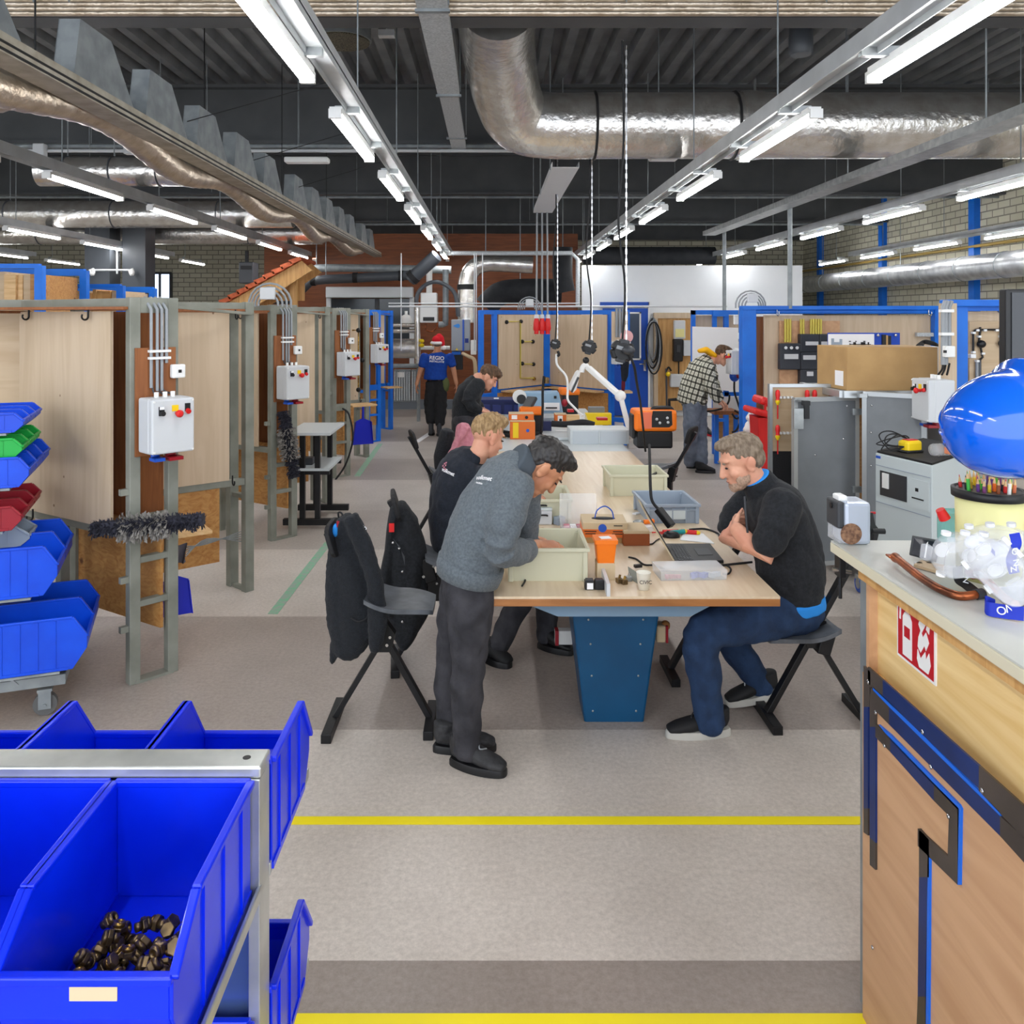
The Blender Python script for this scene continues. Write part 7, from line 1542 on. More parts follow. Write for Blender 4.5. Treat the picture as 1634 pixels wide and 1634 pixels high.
# monitor behind helmet
Ym = 2.7; t = thing('monitor', 'dark monitor standing at the picture edge behind the blue helmet', 'monitor', P(1640, 560, Ym))
x0 = P(1605, 0, Ym).x; z1, z0 = P(0, 461, Ym).z, P(0, 615, Ym).z
part('bezel', M().bx(x0, x0+.55, Ym, Ym+.04, z0, z1), MT['black'], t, .006); part('screen', M().bx(x0+.018, x0+.53, Ym-.004, Ym+.01, z0+.012, z1-.012), MT['screen'], t); part('stand', M().bx(x0+.2, x0+.34, Ym+.03, Ym+.06, CZ, z0+.1), MT['black'], t); part('foot', M().bx(x0+.12, x0+.42, Ym-.05, Ym+.12, CZ-.03, CZ), MT['black'], t)
part('control_panel', M().bx(x0, x0+.5, Ym+.01, Ym+.06, z0-.1, z0), MT['darkgrey'], t)
t = thing('desk_shelf', 'pale-edged ledge with a blue book behind the goggles, at the picture edge', 'ledge', (2.0, 2.75, 1.3)); q = at_box(1606, 852, 1700, 866, 2.66, .35); part('board', M().bx(q[0], q[1]+.2, q[2], q[3], q[4], q[5]), MT['shelfwood'], t); part('support', M().bx(q[0]+.1, q[1], q[2]+.05, q[3], 0, q[4]), MT['okoume'], t)
solo('book', M().bx(*at_box(1608, 828, 1690, 851, 2.7, .2)), MT['paper'], 'white and blue book lying on the pale ledge behind the bucket', 'book', bev=.004); part('cover', M().bx(*at_box(1607, 830, 1691, 834, 2.69, .21)), MT['sb'], bpy.data.objects['book'])
# dishwasher
t = thing('dishwasher', 'pale grey dishwasher without its front trim, behind the counter', 'dishwasher', (2.6, 4.9, .2)); Yd = 5.0
fl, fr, sr = P(1397, 712, 5.05), P(1487, 754, 4.62), P(1560, 722, 5.15); zt_ = 1.2
fl.z = fr.z = sr.z = 0
def dz(p, z): return V((p.x, p.y, z))
ztl = P(1397, 712, 5.05).z; ztr = P(1487, 754, 4.62).z; ZD_ = (ztl+ztr)/2
bl = fl+(sr-fr); part('cabinet_body', M().prism([dz(fl, .3), dz(fr, .3), dz(sr, .3), dz(bl, .3)], (0, 0, ZD_-.3)), MT['palepaint'], t, .006)
part('black_mat', M().prism([dz(fl, ZD_+.001)+V((.01, 0, 0)), dz(fr, ZD_+.001), dz(sr, ZD_+.001), dz(bl, ZD_+.001)], (0, 0, .012)), MT['rubber'], t)
ux = (fr-fl).normalized(); nn = V((ux.y, -ux.x, 0)); Ld = (fr-fl).length
def fp(u, z, o=.002): return fl+ux*(u*Ld)+V((0, 0, z))+nn*o
def fpanel(name, u0, u1, z0, z1, mat, d=.006, **k): return part(name, M().prism([fp(u0, z0), fp(u1, z0), fp(u1, z1), fp(u0, z1)], nn*d), mat, t, **k)
fpanel('opening', .1, .58, ZD_-.25, ZD_-.1, MT['screen'], .004); fpanel('white_module', .16, .27, ZD_-.2, ZD_-.11, MT['white'], .012); fpanel('seam', .02, .98, ZD_-.3, ZD_-.295, MT['greytote'], .003); fpanel('seam', .02, .98, ZD_-.075, ZD_-.07, MT['greytote'], .003); fpanel('badge', .02, .1, ZD_-.03, ZD_-.015, MT['sb'], .003)
fpanel('control_plate', .6, .97, ZD_-.27, ZD_-.1, MT['palepaint'], .004); fpanel('logo_mark', .74, .79, ZD_-.17, ZD_-.15, MT['ink'], .006); fpanel('logo_line', .68, .88, ZD_-.215, ZD_-.207, MT['ink'], .006)
part('trolley_base', M().prism([dz(fl, .14), dz(fr, .14), dz(sr, .14), dz(bl, .14)], (0, 0, .15)), MT['blackmetal'], t)
for q in (fl, fr, sr, bl): c = q.lerp((fl+sr)/2, .15); part('castor', M().cyl((c.x-.015, c.y, .07), (c.x+.015, c.y, .07), .07, n=18), MT['rubber'], t)
cY = P(1452, 708, 5.0); cY.z = ZD_+.05
t = thing('charger', 'yellow battery charger with tangled black leads on the dishwasher', 'charger', cY)
part('charger_body', M().box(cY, (.12, .08, .075), .3), MT['yellow'], t, .018); part('top_face', M().box(cY+V((0, 0, .036)), (.08, .05, .012), .3), MT['signred'], t, .005); part('base', M().box(cY+V((.0, 0, -.03)), (.13, .09, .02), .3), MT['black'], t, .008)
for i in range(4): part('lead', M().tube(spline([cY+V((-.05, -.03, .0)), cY+V((-.14-.03*i, -.05, -.02+.04*(i % 2))), cY+V((-.18+.05*i, .02, .06)), cY+V((-.08+.04*i, .06, .08-.02*i)), cY+V((.07, .02, .0))], 7), .004, 6), MT['rubber'], t)
b = P(1500, 727, 4.85); t = thing('bottle', 'clear ribbed plastic bottle lying on the dishwasher\'s black mat', 'bottle', b); b0 = V((b.x-.05, b.y, ZD_+.05)); part('bottle_wall', M().lathe([(.006, 0)]+[(.034+.004*(i % 2), .006+.012*i) for i in range(14)]+[(.013, .2), (.013, .22)], b0, 20, frame((1, .25, 0))), MT['haze'], t); part('cap', M().cyl(b0+V((.21, .052, 0)), b0+V((.235, .06, 0)), .016, n=12), MT['white'], t)
solo('orange_block', M().box(P(1511, 708, 4.8)+V((.03, 0, -.0)), (.07, .05, .12), .4), pm('peach_block', (232, 142, 100), .6), 'peach-orange block standing behind the blue helmet', 'block', bev=.004)
# ================================================================ people
from mathutils.bvhtree import BVHTree
def plaid():
    m = bpy.data.materials.new('checked_flannel'); m.use_nodes = True; nt = m.node_tree; B = nt.nodes['Principled BSDF']; L = nt.links.new; B.inputs['Roughness'].default_value = .9
    tc = nt.nodes.new('ShaderNodeTexCoord'); sp_ = nt.nodes.new('ShaderNodeSeparateXYZ'); mp = nt.nodes.new('ShaderNodeMapping'); mp.inputs['Rotation'].default_value = (0, -.32, 0); L(tc.outputs['Object'], mp.inputs[0]); L(mp.outputs[0], sp_.inputs[0])
    ad = nt.nodes.new('ShaderNodeMath'); ad.operation = 'SUBTRACT'; L(sp_.outputs[0], ad.inputs[0]); L(sp_.outputs[1], ad.inputs[1]); outs = []
    for src in (ad.outputs[0], sp_.outputs[2]):
        k = nt.nodes.new('ShaderNodeMath'); k.operation = 'MULTIPLY'; k.inputs[1].default_value = 13; L(src, k.inputs[0]); f = nt.nodes.new('ShaderNodeMath'); f.operation = 'FRACT'; L(k.outputs[0], f.inputs[0])
        r = nt.nodes.new('ShaderNodeValToRGB'); r.color_ramp.interpolation = 'CONSTANT'; e = r.color_ramp.elements; e[0].position = 0; e[0].color = (.16, .16, .15, 1); e[1].position = .34; e[1].color = (1, 1, 1, 1)
        for p, c in ((.52, .45), (.6, 1), (.72, .45), (.8, 1)): q = e.new(p); q.color = (c, c, c, 1)
        L(f.outputs[0], r.inputs[0]); outs.append(r.outputs[0])
    x = nt.nodes.new('ShaderNodeMix'); x.data_type = 'RGBA'; x.blend_type = 'MULTIPLY'; x.inputs[0].default_value = 1; L(outs[0], x.inputs[6]); L(outs[1], x.inputs[7])
    y = nt.nodes.new('ShaderNodeMix'); y.data_type = 'RGBA'; y.blend_type = 'MULTIPLY'; y.inputs[0].default_value = 1; L(x.outputs[2], y.inputs[6]); y.inputs[7].default_value = lin((232, 230, 212)); L(y.outputs[2], B.inputs['Base Color']); return m
class Head:
    def __init__(s, C, f, u, k=1.0):
        f = V(f).normalized(); u = V(u); r = f.cross(u).normalized(); u = r.cross(f); s.C, s.f, s.u, s.r, s.k = V(C), f, u, r, k; s.R = Matrix((r, f, u)).transposed()
    def p(s, x, y, z): return s.C+s.k*(s.r*x+s.f*y+s.u*z)
    def e(s, m, c, r): m.ell(s.p(*c), tuple(a*s.k for a in r), s.R, 22, 14)
    def skin(s, m, neck, nr=.056):
        e = s.e
        e(m, (0, -.012, .03), (.075, .096, .086)); e(m, (0, .03, -.03), (.062, .064, .08)); e(m, (0, .048, -.082), (.044, .042, .03)); e(m, (0, .076, -.1), (.02, .016, .017))
        m.loft([s.p(0, .084, .024), s.p(0, .1, -.01), s.p(0, .108, -.03)], [.009*s.k, .012*s.k, .0145*s.k], s.r, 12); e(m, (0, .092, -.034), (.019, .012, .009))
        e(m, (0, .074, .034), (.052, .018, .012)); e(m, (0, .088, -.06), (.023, .009, .006)); e(m, (0, .087, -.07), (.02, .009, .006))
        for x in (-1, 1): e(m, (x*.037, .058, -.028), (.024, .026, .024)); e(m, (x*.076, -.012, -.012), (.011, .022, .034)); e(m, (x*.086, -.02, .004), (.007, .019, .026)); e(m, (x*.082, -.012, -.03), (.007, .012, .014))
        m.loft([s.p(0, -.02, -.03), s.p(0, -.022, -.09), V(neck)], [.054*s.k, nr*s.k, (nr+.012)*s.k], s.r, 20)
    def hair(s, m, top=.035, back=-.05, side=.081):
        e = s.e; e(m, (0, -.022, .045), (side, .098, .085)); e(m, (0, -.052, back+.045), (side*.86, .062, .062)); e(m, (0, .018, .1), (.062, .078, top))
    def face(s, t, hairmat, brow=True):
        for x in (-1, 1):
            part('eye', M().ell(s.p(x*.03, .0855, .004), (.0135*s.k, .006*s.k, .004*s.k), s.R, 12, 8), MT['ink'], t)
            if brow: part('eyebrow', M().ell(s.p(x*.032, .089, .027), (.02*s.k, .006*s.k, .0045*s.k), s.R, 12, 8), hairmat, t)
        part('mouth', M().ell(s.p(0, .0955, -.065), (.02*s.k, .003*s.k, .0022*s.k), s.R, 12, 8), pm('lips', (150, 88, 78), .5) if 'lips' not in MT else MT['lips'], t); MT.setdefault('lips', bpy.data.materials['lips'])
def hand(m, w_, d, n, s, curl=.5, k=1.0):
    w_ = V(w_); d = V(d).normalized(); s = V(s); s = (s-d*s.dot(d)).normalized(); n = V(n); n = (n-d*n.dot(d)-s*n.dot(s)).normalized()
    m.loft([w_-d*.01, w_+d*.03*k, w_+d*.075*k, w_+d*.088*k], [(.026*k, .019*k), (.034*k, .018*k), (.04*k, .015*k), (.038*k, .012*k)], s, 18, caps=.6)
    for i, L_ in enumerate((.07, .08, .074, .058)):
        b = w_+d*(.082+(.004 if i in (1, 2) else -.004))*k+s*(.0315-.021*i)*k; sp_ = s*(.13-.09*i); pts = [b]; a = 0
        for q, f in zip((.45, .3, .25), (.5, .75, .55)):
            a += curl*f; v = (d+sp_).normalized()*math.cos(a)+n*math.sin(a); pts.append(pts[-1]+v*L_*q*k)
        m.loft(pts, [.0092*k, .0088*k, .008*k, .0068*k], s, 10)
    b = w_+d*.022*k+s*.026*k; v1 = (s*.75+d*.6+n*.4).normalized(); v2_ = (s*.25+d*.85+n*.5).normalized(); m.loft([b, b+v1*.038*k, b+v1*.038*k+v2_*.03*k, b+v1*.038*k+v2_*.052*k], [.014*k, .0115*k, .0095*k, .008*k], d, 10)
def shoe(t, heel, toe, mat, sole_mat, up=0.0, hgt=.085, w_=.045, lace=None, boot=0):
    heel, toe = V(heel), V(toe); heel.z, toe.z = up, 0; d = toe-heel; L_ = d.length; d /= L_; R = axes(d, V((-d.y, d.x, 0))); sd = R.col[1]; z = R.col[2]
    def q(a, h): return heel+d*(a*L_)+z*h
    m = M().loft([q(.1, .06+hgt*.35), q(.25, .055+hgt*.3), q(.42, .06+hgt*.16), q(.62, .058), q(.82, .048), q(.95, .04)], [(w_*.72, hgt*.62), (w_*.8, hgt*.62), (w_*.86, hgt*.5), (w_, .036), (w_*.98, .028), (w_*.72, .018)], sd, 20, caps=.6)
    m.loft([q(.16, .07), q(.18, .1+hgt*.4+boot), ], [(w_*.8, .05), (w_*.86, .056)], sd, 18, caps=.3)
    u = part('shoe', remesh(m, .007, 2), mat, t)
    pr = []
    for i in range(32):
        a = 2*PI*i/32; x = .5+.5*math.cos(a); ww = w_*(.82+.24*math.sin(min(1, max(0, x))*PI*.9)) ; pr.append(heel+d*(x*L_*1.02-.005)+sd*(ww*math.copysign(abs(math.sin(a))**.6, math.sin(a))))
    part('sole', M().rings([[p+z*.001 for p in pr], [p+z*.026 for p in pr], [p.lerp(q(.5, 0), .05)+z*.036 for p in pr]]), sole_mat, u, .003)
    part('laces', M().tube(spline([q(.34, .137)+sd*.018, q(.41, .127)-sd*.018, q(.48, .118)+sd*.018, q(.55, .107)-sd*.018, q(.62, .097)+sd*.016], 5), .0035, 6), lace or MT['darkgrey'], u)
    return u
def cloth_disp(amp, seed=0, fine=0.0): return lambda v: amp*(abs(noise.noise(V((v.x*9+v.z*4+seed, v.y*8, v.z*9))))*1.6-.4)+amp*.6*noise.noise(V((v.x*20+seed, v.y*20, v.z*14)))+fine*noise.noise(v*60)
def limb(m, pts, r, ref=(0, 1, 0)): m.loft(spline(pts, 3), [r[min(len(r)-1, int(i/3))]+(r[min(len(r)-1, int(i/3)+1)]-r[min(len(r)-1, int(i/3))])*((i % 3)/3) for i in range((len(pts)-1)*3+1)], ref, 20, caps=.7)
def decal(t, garment, px, py, text, size, rot, mat, name='lettering', mesh=None):
    """lettering laid on the garment's surface around the point the photograph shows"""
    bv = BVHTree.FromPolygons([v.co.copy() for v in garment.data.vertices], [tuple(p.vertices) for p in garment.data.polygons])
    o = V((0, 0, H)); d = (P(px, py, 1)-o).normalized(); hit, n, _, _ = bv.ray_cast(o, d)
    if hit is None: return
    n = n if n.dot(d) < 0 else -n; n = (n*.4+bv.find_nearest(hit)[1]*.0-d*.6).normalized(); x = V((math.cos(rot), 0, math.sin(rot))); x = (x-n*x.dot(n)).normalized(); y = n.cross(x)
    me = mesh or text_mesh(text, size, Matrix.Identity(3), (0, 0, 0), .0004, bold=True)
    for v in me.vertices:
        s = hit+x*v.co.x+y*v.co.y+n*.15; h2, n2, _, _ = bv.ray_cast(s, -n); v.co = (h2 if h2 is not None else hit)+n*((.005 if hit.y < 8 else .012)+v.co.z)
    me.update(); return part(name, me, mat, t)
def mosaic(cells, s):
    m = M()
    for x, y in cells: m.box((x*s, y*s, 0), (s*.9, s*.9, .001))
    return m.mesh('logo')
LOGO = [(0, 0), (1, 1), (0, 2), (-1, 1), (1, -1), (1, 2.4)]
# ------------------------------------------------ man in the grey sweater
t = thing('person', 'dark-haired man in a grey fleece sweater, bending over the near cream tote', 'person', (-.12, 3.9, 0))
hd = Head(P(866, 745, 3.98), (.56, .17, -.81), (.8, .05, .58), 1.13); k1 = P(832, 744, 3.96)
m = M(); hd.skin(m, k1+V((-.02, 0, -.02)), .052)
m.loft([P(748, 905, 3.93), P(760, 862, 3.93), P(782, 812, 3.94), P(812, 765, 3.95), k1], [(.13, .1), (.13, .1), (.15, .11), (.14, .09), (.06, .06)], (-.25, .97, 0), 20)
for pts in ([P(822, 775, 3.83), P(800, 880, 3.79), P(858, 870, 4.1)], [P(842, 765, 4.1), P(838, 858, 4.2), P(866, 867, 4.25)]): m.loft(pts, [.05, .042, .03], (0, 0, 1), 14)
for pts in ([P(745, 910, 3.86), P(745, 1045, 3.81), P(745, 1185, 3.8)], [P(742, 910, 4.0), P(720, 1045, 4.02), P(716, 1165, 3.99)]): m.loft(pts, [.07, .05, .04], (0, 1, 0), 14)
hand(m, P(858, 869, 4.1), (.92, .2, -.1), (-.2, -.25, -.9), (-.3, .9, .25), .7, 1.12); hand(m, P(868, 866, 4.25), (.85, -.25, -.4), (-.3, .1, -.9), (-.1, -.9, .2), .8, 1.05)
part('body', remesh(m, .0048, 2), MT['skin2'], t)
m = M(); hd.hair(m, .04, -.03, .079); hd.e(m, (0, .05, .105), (.056, .05, .032))
part('hair', remesh(m, .006, 2, lambda v: .006*noise.noise(V((v.x*60, v.y*60, v.z*60)))), MT['blackhair'], t); hd.face(t, MT['blackhair'])
m = M()
m.loft(spline([P(749, 908, 3.93), P(756, 872, 3.93), P(774, 824, 3.94), P(799, 781, 3.95), P(822, 752, 3.96), P(834, 744, 3.96)], 2), [(.175, .145), (.172, .15), (.17, .152), (.18, .15), (.19, .148), (.2, .142), (.205, .135), (.195, .125), (.165, .108), (.12, .095), (.085, .085)], (-.25, .97, 0), 30, caps=.5)
limb(m, [P(822, 772, 3.84), P(806, 830, 3.76), P(797, 876, 3.75), P(824, 880, 3.9), P(844, 876, 4.03)], [.098, .09, .08, .066, .052], (0, 0, 1)); limb(m, [P(840, 765, 4.08), P(838, 858, 4.2), P(854, 866, 4.23)], [.09, .07, .046], (0, 0, 1))
sw = part('sweater', remesh(m, .009, 3, cloth_disp(.009, 2, .001)), MT['fleece'], t)
m = M(); nx = (hd.p(0, -.02, -.06)-k1).normalized(); m.loft([k1-nx*.05, k1+nx*.01, k1+nx*.035], [(.098, .1), (.088, .09), (.08, .082)], (-.25, .97, 0), 26, caps=.1)
part('collar', remesh(m, .007, 2), pm('collar_fleece', (74, 82, 90), .95), t)
part('hem_band', M().loft([P(752, 896, 3.93), P(749, 908, 3.93), P(746, 922, 3.93)], [(.186, .162), (.186, .162), (.178, .152)], (-.25, .97, 0), 32, caps=.08), MT['fleece'], sw)
decal(t, sw, 772, 763, 'volkmet', .032, -.38, MT['paper']); decal(t, sw, 765, 771, 'installatie', .013, -.38, MT['paper']); decal(t, sw, 757, 754, '', 1, 0, MT['pink'], 'logo_print', mosaic(LOGO, .013))
m = M()
limb(m, [P(746, 925, 3.9), P(748, 965, 3.85), P(747, 1045, 3.81), P(745, 1120, 3.8), P(745, 1198, 3.8)], [.13, .118, .084, .072, .066]); limb(m, [P(742, 925, 3.98), P(735, 965, 4.01), P(721, 1045, 4.02), P(717, 1110, 4.0), P(716, 1180, 3.99)], [.125, .11, .08, .068, .06])
tr = part('trousers', remesh(m, .009, 3, cloth_disp(.013, 5)), MT['jeansblack'], t)
MT['boot'] = pm('boot_leather', (58, 58, 60), .6, 0, (36, 36, 38), 30, bump=.2, bs=60)
shoe(t, PF(720, 1217), PF(808, 1239), MT['boot'], MT['black'], 0, .09, .052, MT['conduit']); shoe(t, PF(692, 1198), PF(792, 1196), MT['boot'], MT['black'], 0, .09, .05)
# ------------------------------------------------ seated man in black
t = thing('person', 'greying bearded man in a black pullover and jeans, sitting with folded arms at the bench', 'person', (1.45, 4.25, 0))
hd = Head(P(1183, 736, 4.3), (-.93, -.05, -.37), (-.36, 0, .93), 1.14); k1 = P(1214, 775, 4.31)
m = M(); hd.skin(m, k1, .054)
m.loft([P(1264, 968, 4.28), P(1258, 900, 4.29), P(1242, 835, 4.3), P(1228, 795, 4.3), k1], [(.15, .12), (.14, .11), (.15, .11), (.14, .09), (.06, .06)], (0, 1, 0), 20)
m.loft([P(1252, 800, 4.14), P(1216, 889, 4.1), P(1196, 868, 4.15), P(1176, 845, 4.23)], [.05, .056, .05, .038], (0, 0, 1), 16); m.loft([P(1205, 790, 4.48), P(1162, 862, 4.42), P(1196, 872, 4.28)], [.05, .054, .04], (0, 0, 1), 16)
hand(m, P(1176, 846, 4.24), (.15, .95, .1), (.9, -.1, .2), (-.1, -.1, .95), .9, 1.1); hand(m, P(1196, 872, 4.28), (.85, .3, .1), (.1, .6, -.5), (0, .2, 1), .7, 1.1)
m.loft([P(1262, 975, 4.2), P(1120, 1008, 4.08), P(1134, 1140, 4.07)], [.07, .055, .04], (0, 1, 0), 14); m.loft([P(1258, 975, 4.38), P(1162, 1008, 4.45), P(1210, 1084, 4.42)], [.07, .055, .04], (0, 1, 0), 14)
part('body', remesh(m, .0048, 2), MT['skin'], t)
m = M(); hd.hair(m, .032, -.045, .078); part('hair', remesh(m, .006, 2, lambda v: .005*noise.noise(v*60)), MT['greyhair'], t); hd.face(t, MT['greyhair'])
m = M(); hd.e(m, (0, .052, -.09), (.049, .046, .03)); hd.e(m, (0, .078, -.1), (.026, .02, .022)); [hd.e(m, (x*.05, .036, -.066), (.0115, .036, .028)) for x in (-1, 1)]
part('beard', remesh(m, .006, 1, lambda v: .004*noise.noise(v*90)), pm('grey_stubble', (190, 156, 134), .8, 0, (150, 126, 106), 120), t)
m = M()
m.loft(spline([P(1262, 948, 4.29), P(1260, 900, 4.29), P(1247, 842, 4.3), P(1232, 800, 4.3), P(1218, 778, 4.31)], 2), [(.19, .155), (.2, .165), (.205, .172), (.21, .17), (.215, .165), (.218, .158), (.21, .145), (.16, .115), (.09, .09)], (0, 1, 0), 30, caps=.5)
limb(m, [P(1250, 802, 4.13), P(1238, 842, 4.08), P(1222, 870, 4.09)], [.1, .092, .078], (0, 0, 1)); limb(m, [P(1205, 792, 4.5), P(1176, 822, 4.5), P(1164, 846, 4.46)], [.095, .085, .066], (0, 0, 1))
sw = part('pullover', remesh(m, .009, 3, cloth_disp(.009, 9)), MT['blackcloth'], t)
nx = (hd.p(0, -.03, -.07)-k1).normalized(); part('collar', remesh(M().loft([k1-nx*.05, k1+nx*.02, k1+nx*.05], [(.1, .105), (.088, .09), (.082, .084)], (0, 1, 0), 26, caps=.1), .007, 2), MT['blackcloth'], t); part('shirt_collar', remesh(M().loft([k1+nx*.03, k1+nx*.058], [(.078, .082), (.074, .076)], (0, 1, 0), 24, caps=.1), .007, 1), MT['skyblue'], t)
part('zip', M().tube([P(1188, 792, 4.14), P(1190, 820, 4.12), P(1193, 850, 4.12)], .006, 6), MT['darkgrey'], sw)
part('shirt_hem', remesh(M().loft([P(1264, 950, 4.29), P(1266, 966, 4.29)], [(.195, .16), (.19, .16)], (0, 1, 0), 28, caps=.15), .009, 2, cloth_disp(.004, 1)), MT['skyblue'], t, label='bright blue shirt hem')
m = M()
limb(m, [P(1266, 972, 4.24), P(1200, 988, 4.16), P(1135, 1002, 4.1), P(1119, 1030, 4.08), P(1124, 1085, 4.07), P(1134, 1155, 4.07)], [.135, .118, .1, .094, .08, .075]); limb(m, [P(1262, 972, 4.38), P(1205, 985, 4.44), P(1168, 1000, 4.46), P(1172, 1030, 4.45), P(1196, 1066, 4.43), P(1216, 1097, 4.42)], [.13, .11, .095, .085, .076, .07]); m.ell(P(1266, 968, 4.3), (.15, .19, .12))
part('trousers', remesh(m, .009, 3, cloth_disp(.009, 4)), MT['jeansblue'], t)
shoe(t, V((PF(1164, 1170).x, 4.1, 0)), V((PF(1060, 1170).x, 4.07, 0)), MT['rubber'], MT['sole'], 0, .075, .05); shoe(t, V((PF(1246, 1125).x+.0, 4.42, 0)), PF(1158, 1127), MT['rubber'], MT['sole'], .05, .075, .05, MT['box'])
# ------------------------------------------------ fair-haired man behind
t = thing('person', 'fair-haired man in a black hooded sweater, sitting behind the man in grey', 'person', (-.2, 5.15, 0))
hd = Head(P(778, 697, 5.14), (.74, .55, -.36), (.3, .2, .93), 1.12); k1 = P(757, 733, 5.16); sd = (-.6, .8, 0)
m = M(); hd.skin(m, k1, .052); m.loft([P(730, 872, 5.12), P(727, 815, 5.14), P(738, 765, 5.16), k1], [(.14, .11), (.14, .11), (.14, .1), (.06, .06)], sd, 20)
m.loft([P(782, 755, 5.02), P(800, 830, 5.15), P(842, 790, 5.45)], [.05, .042, .03], (0, 0, 1), 14); m.loft([P(745, 745, 5.4), P(790, 800, 5.55), P(850, 785, 5.6)], [.05, .042, .03], (0, 0, 1), 14)
hand(m, P(842, 790, 5.45), (.8, .35, -.3), (-.2, -.1, -.9), (-.4, .8, .3), .6, 1.1); hand(m, P(850, 785, 5.6), (.8, -.1, -.5), (-.2, .1, -.9), (-.2, -.8, .3), .7, 1.1)
for pts in ([P(740, 880, 5.05), P(835, 930, 4.98), P(793, 1040, 4.95)], [P(740, 880, 5.22), P(868, 925, 5.25), P(872, 992, 5.16)]): m.loft(pts, [.07, .05, .04], (0, 1, 0), 14)
part('body', remesh(m, .005, 2), MT['skin'], t)
m = M(); hd.hair(m, .046, -.0, .076); hd.e(m, (.0, .04, .108), (.058, .062, .036)); part('hair', remesh(m, .006, 2, lambda v: .009*noise.noise(V((v.x*50, v.y*50, v.z*40)))), MT['blondhair'], t); hd.face(t, MT['blondhair'])
m = M(); m.loft(spline([P(730, 868, 5.12), P(727, 820, 5.14), P(734, 770, 5.16), P(750, 740, 5.17), P(760, 730, 5.17)], 2), [(.19, .16), (.19, .16), (.195, .165), (.2, .165), (.205, .16), (.2, .15), (.18, .125), (.14, .1), (.085, .085)], sd, 28, caps=.5)
limb(m, [P(780, 758, 5.02), P(800, 828, 5.14), P(838, 793, 5.42)], [.095, .078, .05], (0, 0, 1)); limb(m, [P(745, 748, 5.4), P(790, 800, 5.55), P(846, 787, 5.58)], [.09, .07, .05], (0, 0, 1))
sw = part('hooded_sweater', remesh(m, .01, 3, cloth_disp(.01, 7)), MT['navycloth'], t); part('hood', remesh(M().loft([k1+V((-.07, -.03, -.05)), k1+V((-.035, -.01, .03)), k1+V((.03, .04, .04))], [(.1, .05), (.12, .06), (.1, .04)], sd, 20), .009, 2, cloth_disp(.006, 3)), MT['navycloth'], t)
decal(t, sw, 715, 753, 'volkmet', .032, -.42, MT['paper']); decal(t, sw, 709, 746, '', 1, 0, MT['pink'], 'logo_print', mosaic(LOGO, .012))
m = M(); limb(m, [P(735, 872, 5.1), P(800, 905, 5.0), P(838, 930, 4.98), P(820, 975, 4.96), P(796, 1030, 4.95)], [.13, .11, .09, .075, .066]); limb(m, [P(738, 872, 5.2), P(810, 900, 5.24), P(868, 922, 5.25), P(872, 965, 5.2), P(873, 1018, 5.16)], [.13, .11, .09, .075, .066])
part('trousers', remesh(m, .01, 3, cloth_disp(.009, 8)), MT['jeansblack'], t)
shoe(t, V((PF(775, 1060).x, 4.98, 0)), V((PF(815, 1060).x, 4.86, 0)), MT['rubber'], MT['black'], 0, .08, .05); shoe(t, V((P(860, 1030, 5.15).x, 5.18, 0)), V((P(914, 1030, 5.1).x, 5.05, 0)), MT['black'], MT['black'], 0, .1, .05, boot=.05)
# ------------------------------------------------ boy in black further back
t = thing('person', 'brown-haired boy in a black sweater bending over the grey bench', 'person', (-.33, 9.3, 0))
hd = Head(P(779, 602, 9.2), (.8, -.08, -.6), (.6, 0, .8), 1.1); k1 = P(763, 604, 9.2)
m = M(); hd.skin(m, k1, .05); m.loft([P(742, 692, 9.25), P(742, 655, 9.22), P(750, 622, 9.2), k1], [(.14, .11), (.14, .11), (.15, .1), (.06, .06)], (0, 1, 0), 18)
m.loft([P(762, 614, 9.05), P(748, 642, 8.98), P(767, 654, 9.0)], [.045, .04, .03], (0, 0, 1), 12); m.loft([P(764, 612, 9.38), P(756, 640, 9.4), P(770, 652, 9.3)], [.045, .04, .03], (0, 0, 1), 12)
hand(m, P(767, 654, 9.0), (.85, .2, -.3), (-.2, .1, -.9), (-.2, .9, .2), .7, 1.1); hand(m, P(768, 652, 9.28), (.85, -.2, -.3), (-.2, -.1, -.9), (-.2, -.9, .2), .7, 1.1)
for y in (9.15, 9.35): m.loft([V((-.29, y, .92)), V((-.27, y, .5)), V((-.32, y, .08))], [.07, .05, .04], (0, 1, 0), 12)
part('body', remesh(m, .007, 2), MT['skin'], t); m = M(); hd.hair(m, .042, -.01, .082); hd.e(m, (0, .07, .085), (.06, .04, .04)); part('hair', remesh(m, .008, 2, lambda v: .008*noise.noise(v*45)), MT['brownhair'], t); hd.face(t, MT['brownhair'])
m = M(); m.loft(spline([P(742, 690, 9.25), P(743, 655, 9.22), P(750, 622, 9.2), P(759, 606, 9.2)], 2), [(.18, .15), (.18, .155), (.18, .16), (.19, .155), (.195, .14), (.14, .1), (.08, .08)], (0, 1, 0), 24, caps=.5)
limb(m, [P(763, 614, 9.06), P(747, 640, 8.97), P(765, 654, 9.0)], [.092, .08, .048], (0, 0, 1)); limb(m, [P(765, 612, 9.36), P(757, 640, 9.4), P(768, 652, 9.3)], [.09, .075, .048], (0, 0, 1))
part('sweater', remesh(m, .012, 3, cloth_disp(.01, 11)), MT['blackcloth'], t); m = M()
for y in (9.15, 9.35): limb(m, [V((-.29, y, .95)), V((-.26, y, .5)), V((-.31, y, .1))], [.13, .09, .07])
part('trousers', remesh(m, .012, 3, cloth_disp(.009, 6)), MT['jeansblack'], t)
for y in (9.14, 9.36): shoe(t, V((-.38, y, 0)), V((-.1, y-.02, 0)), MT['black'], MT['black'], 0, .09, .05)
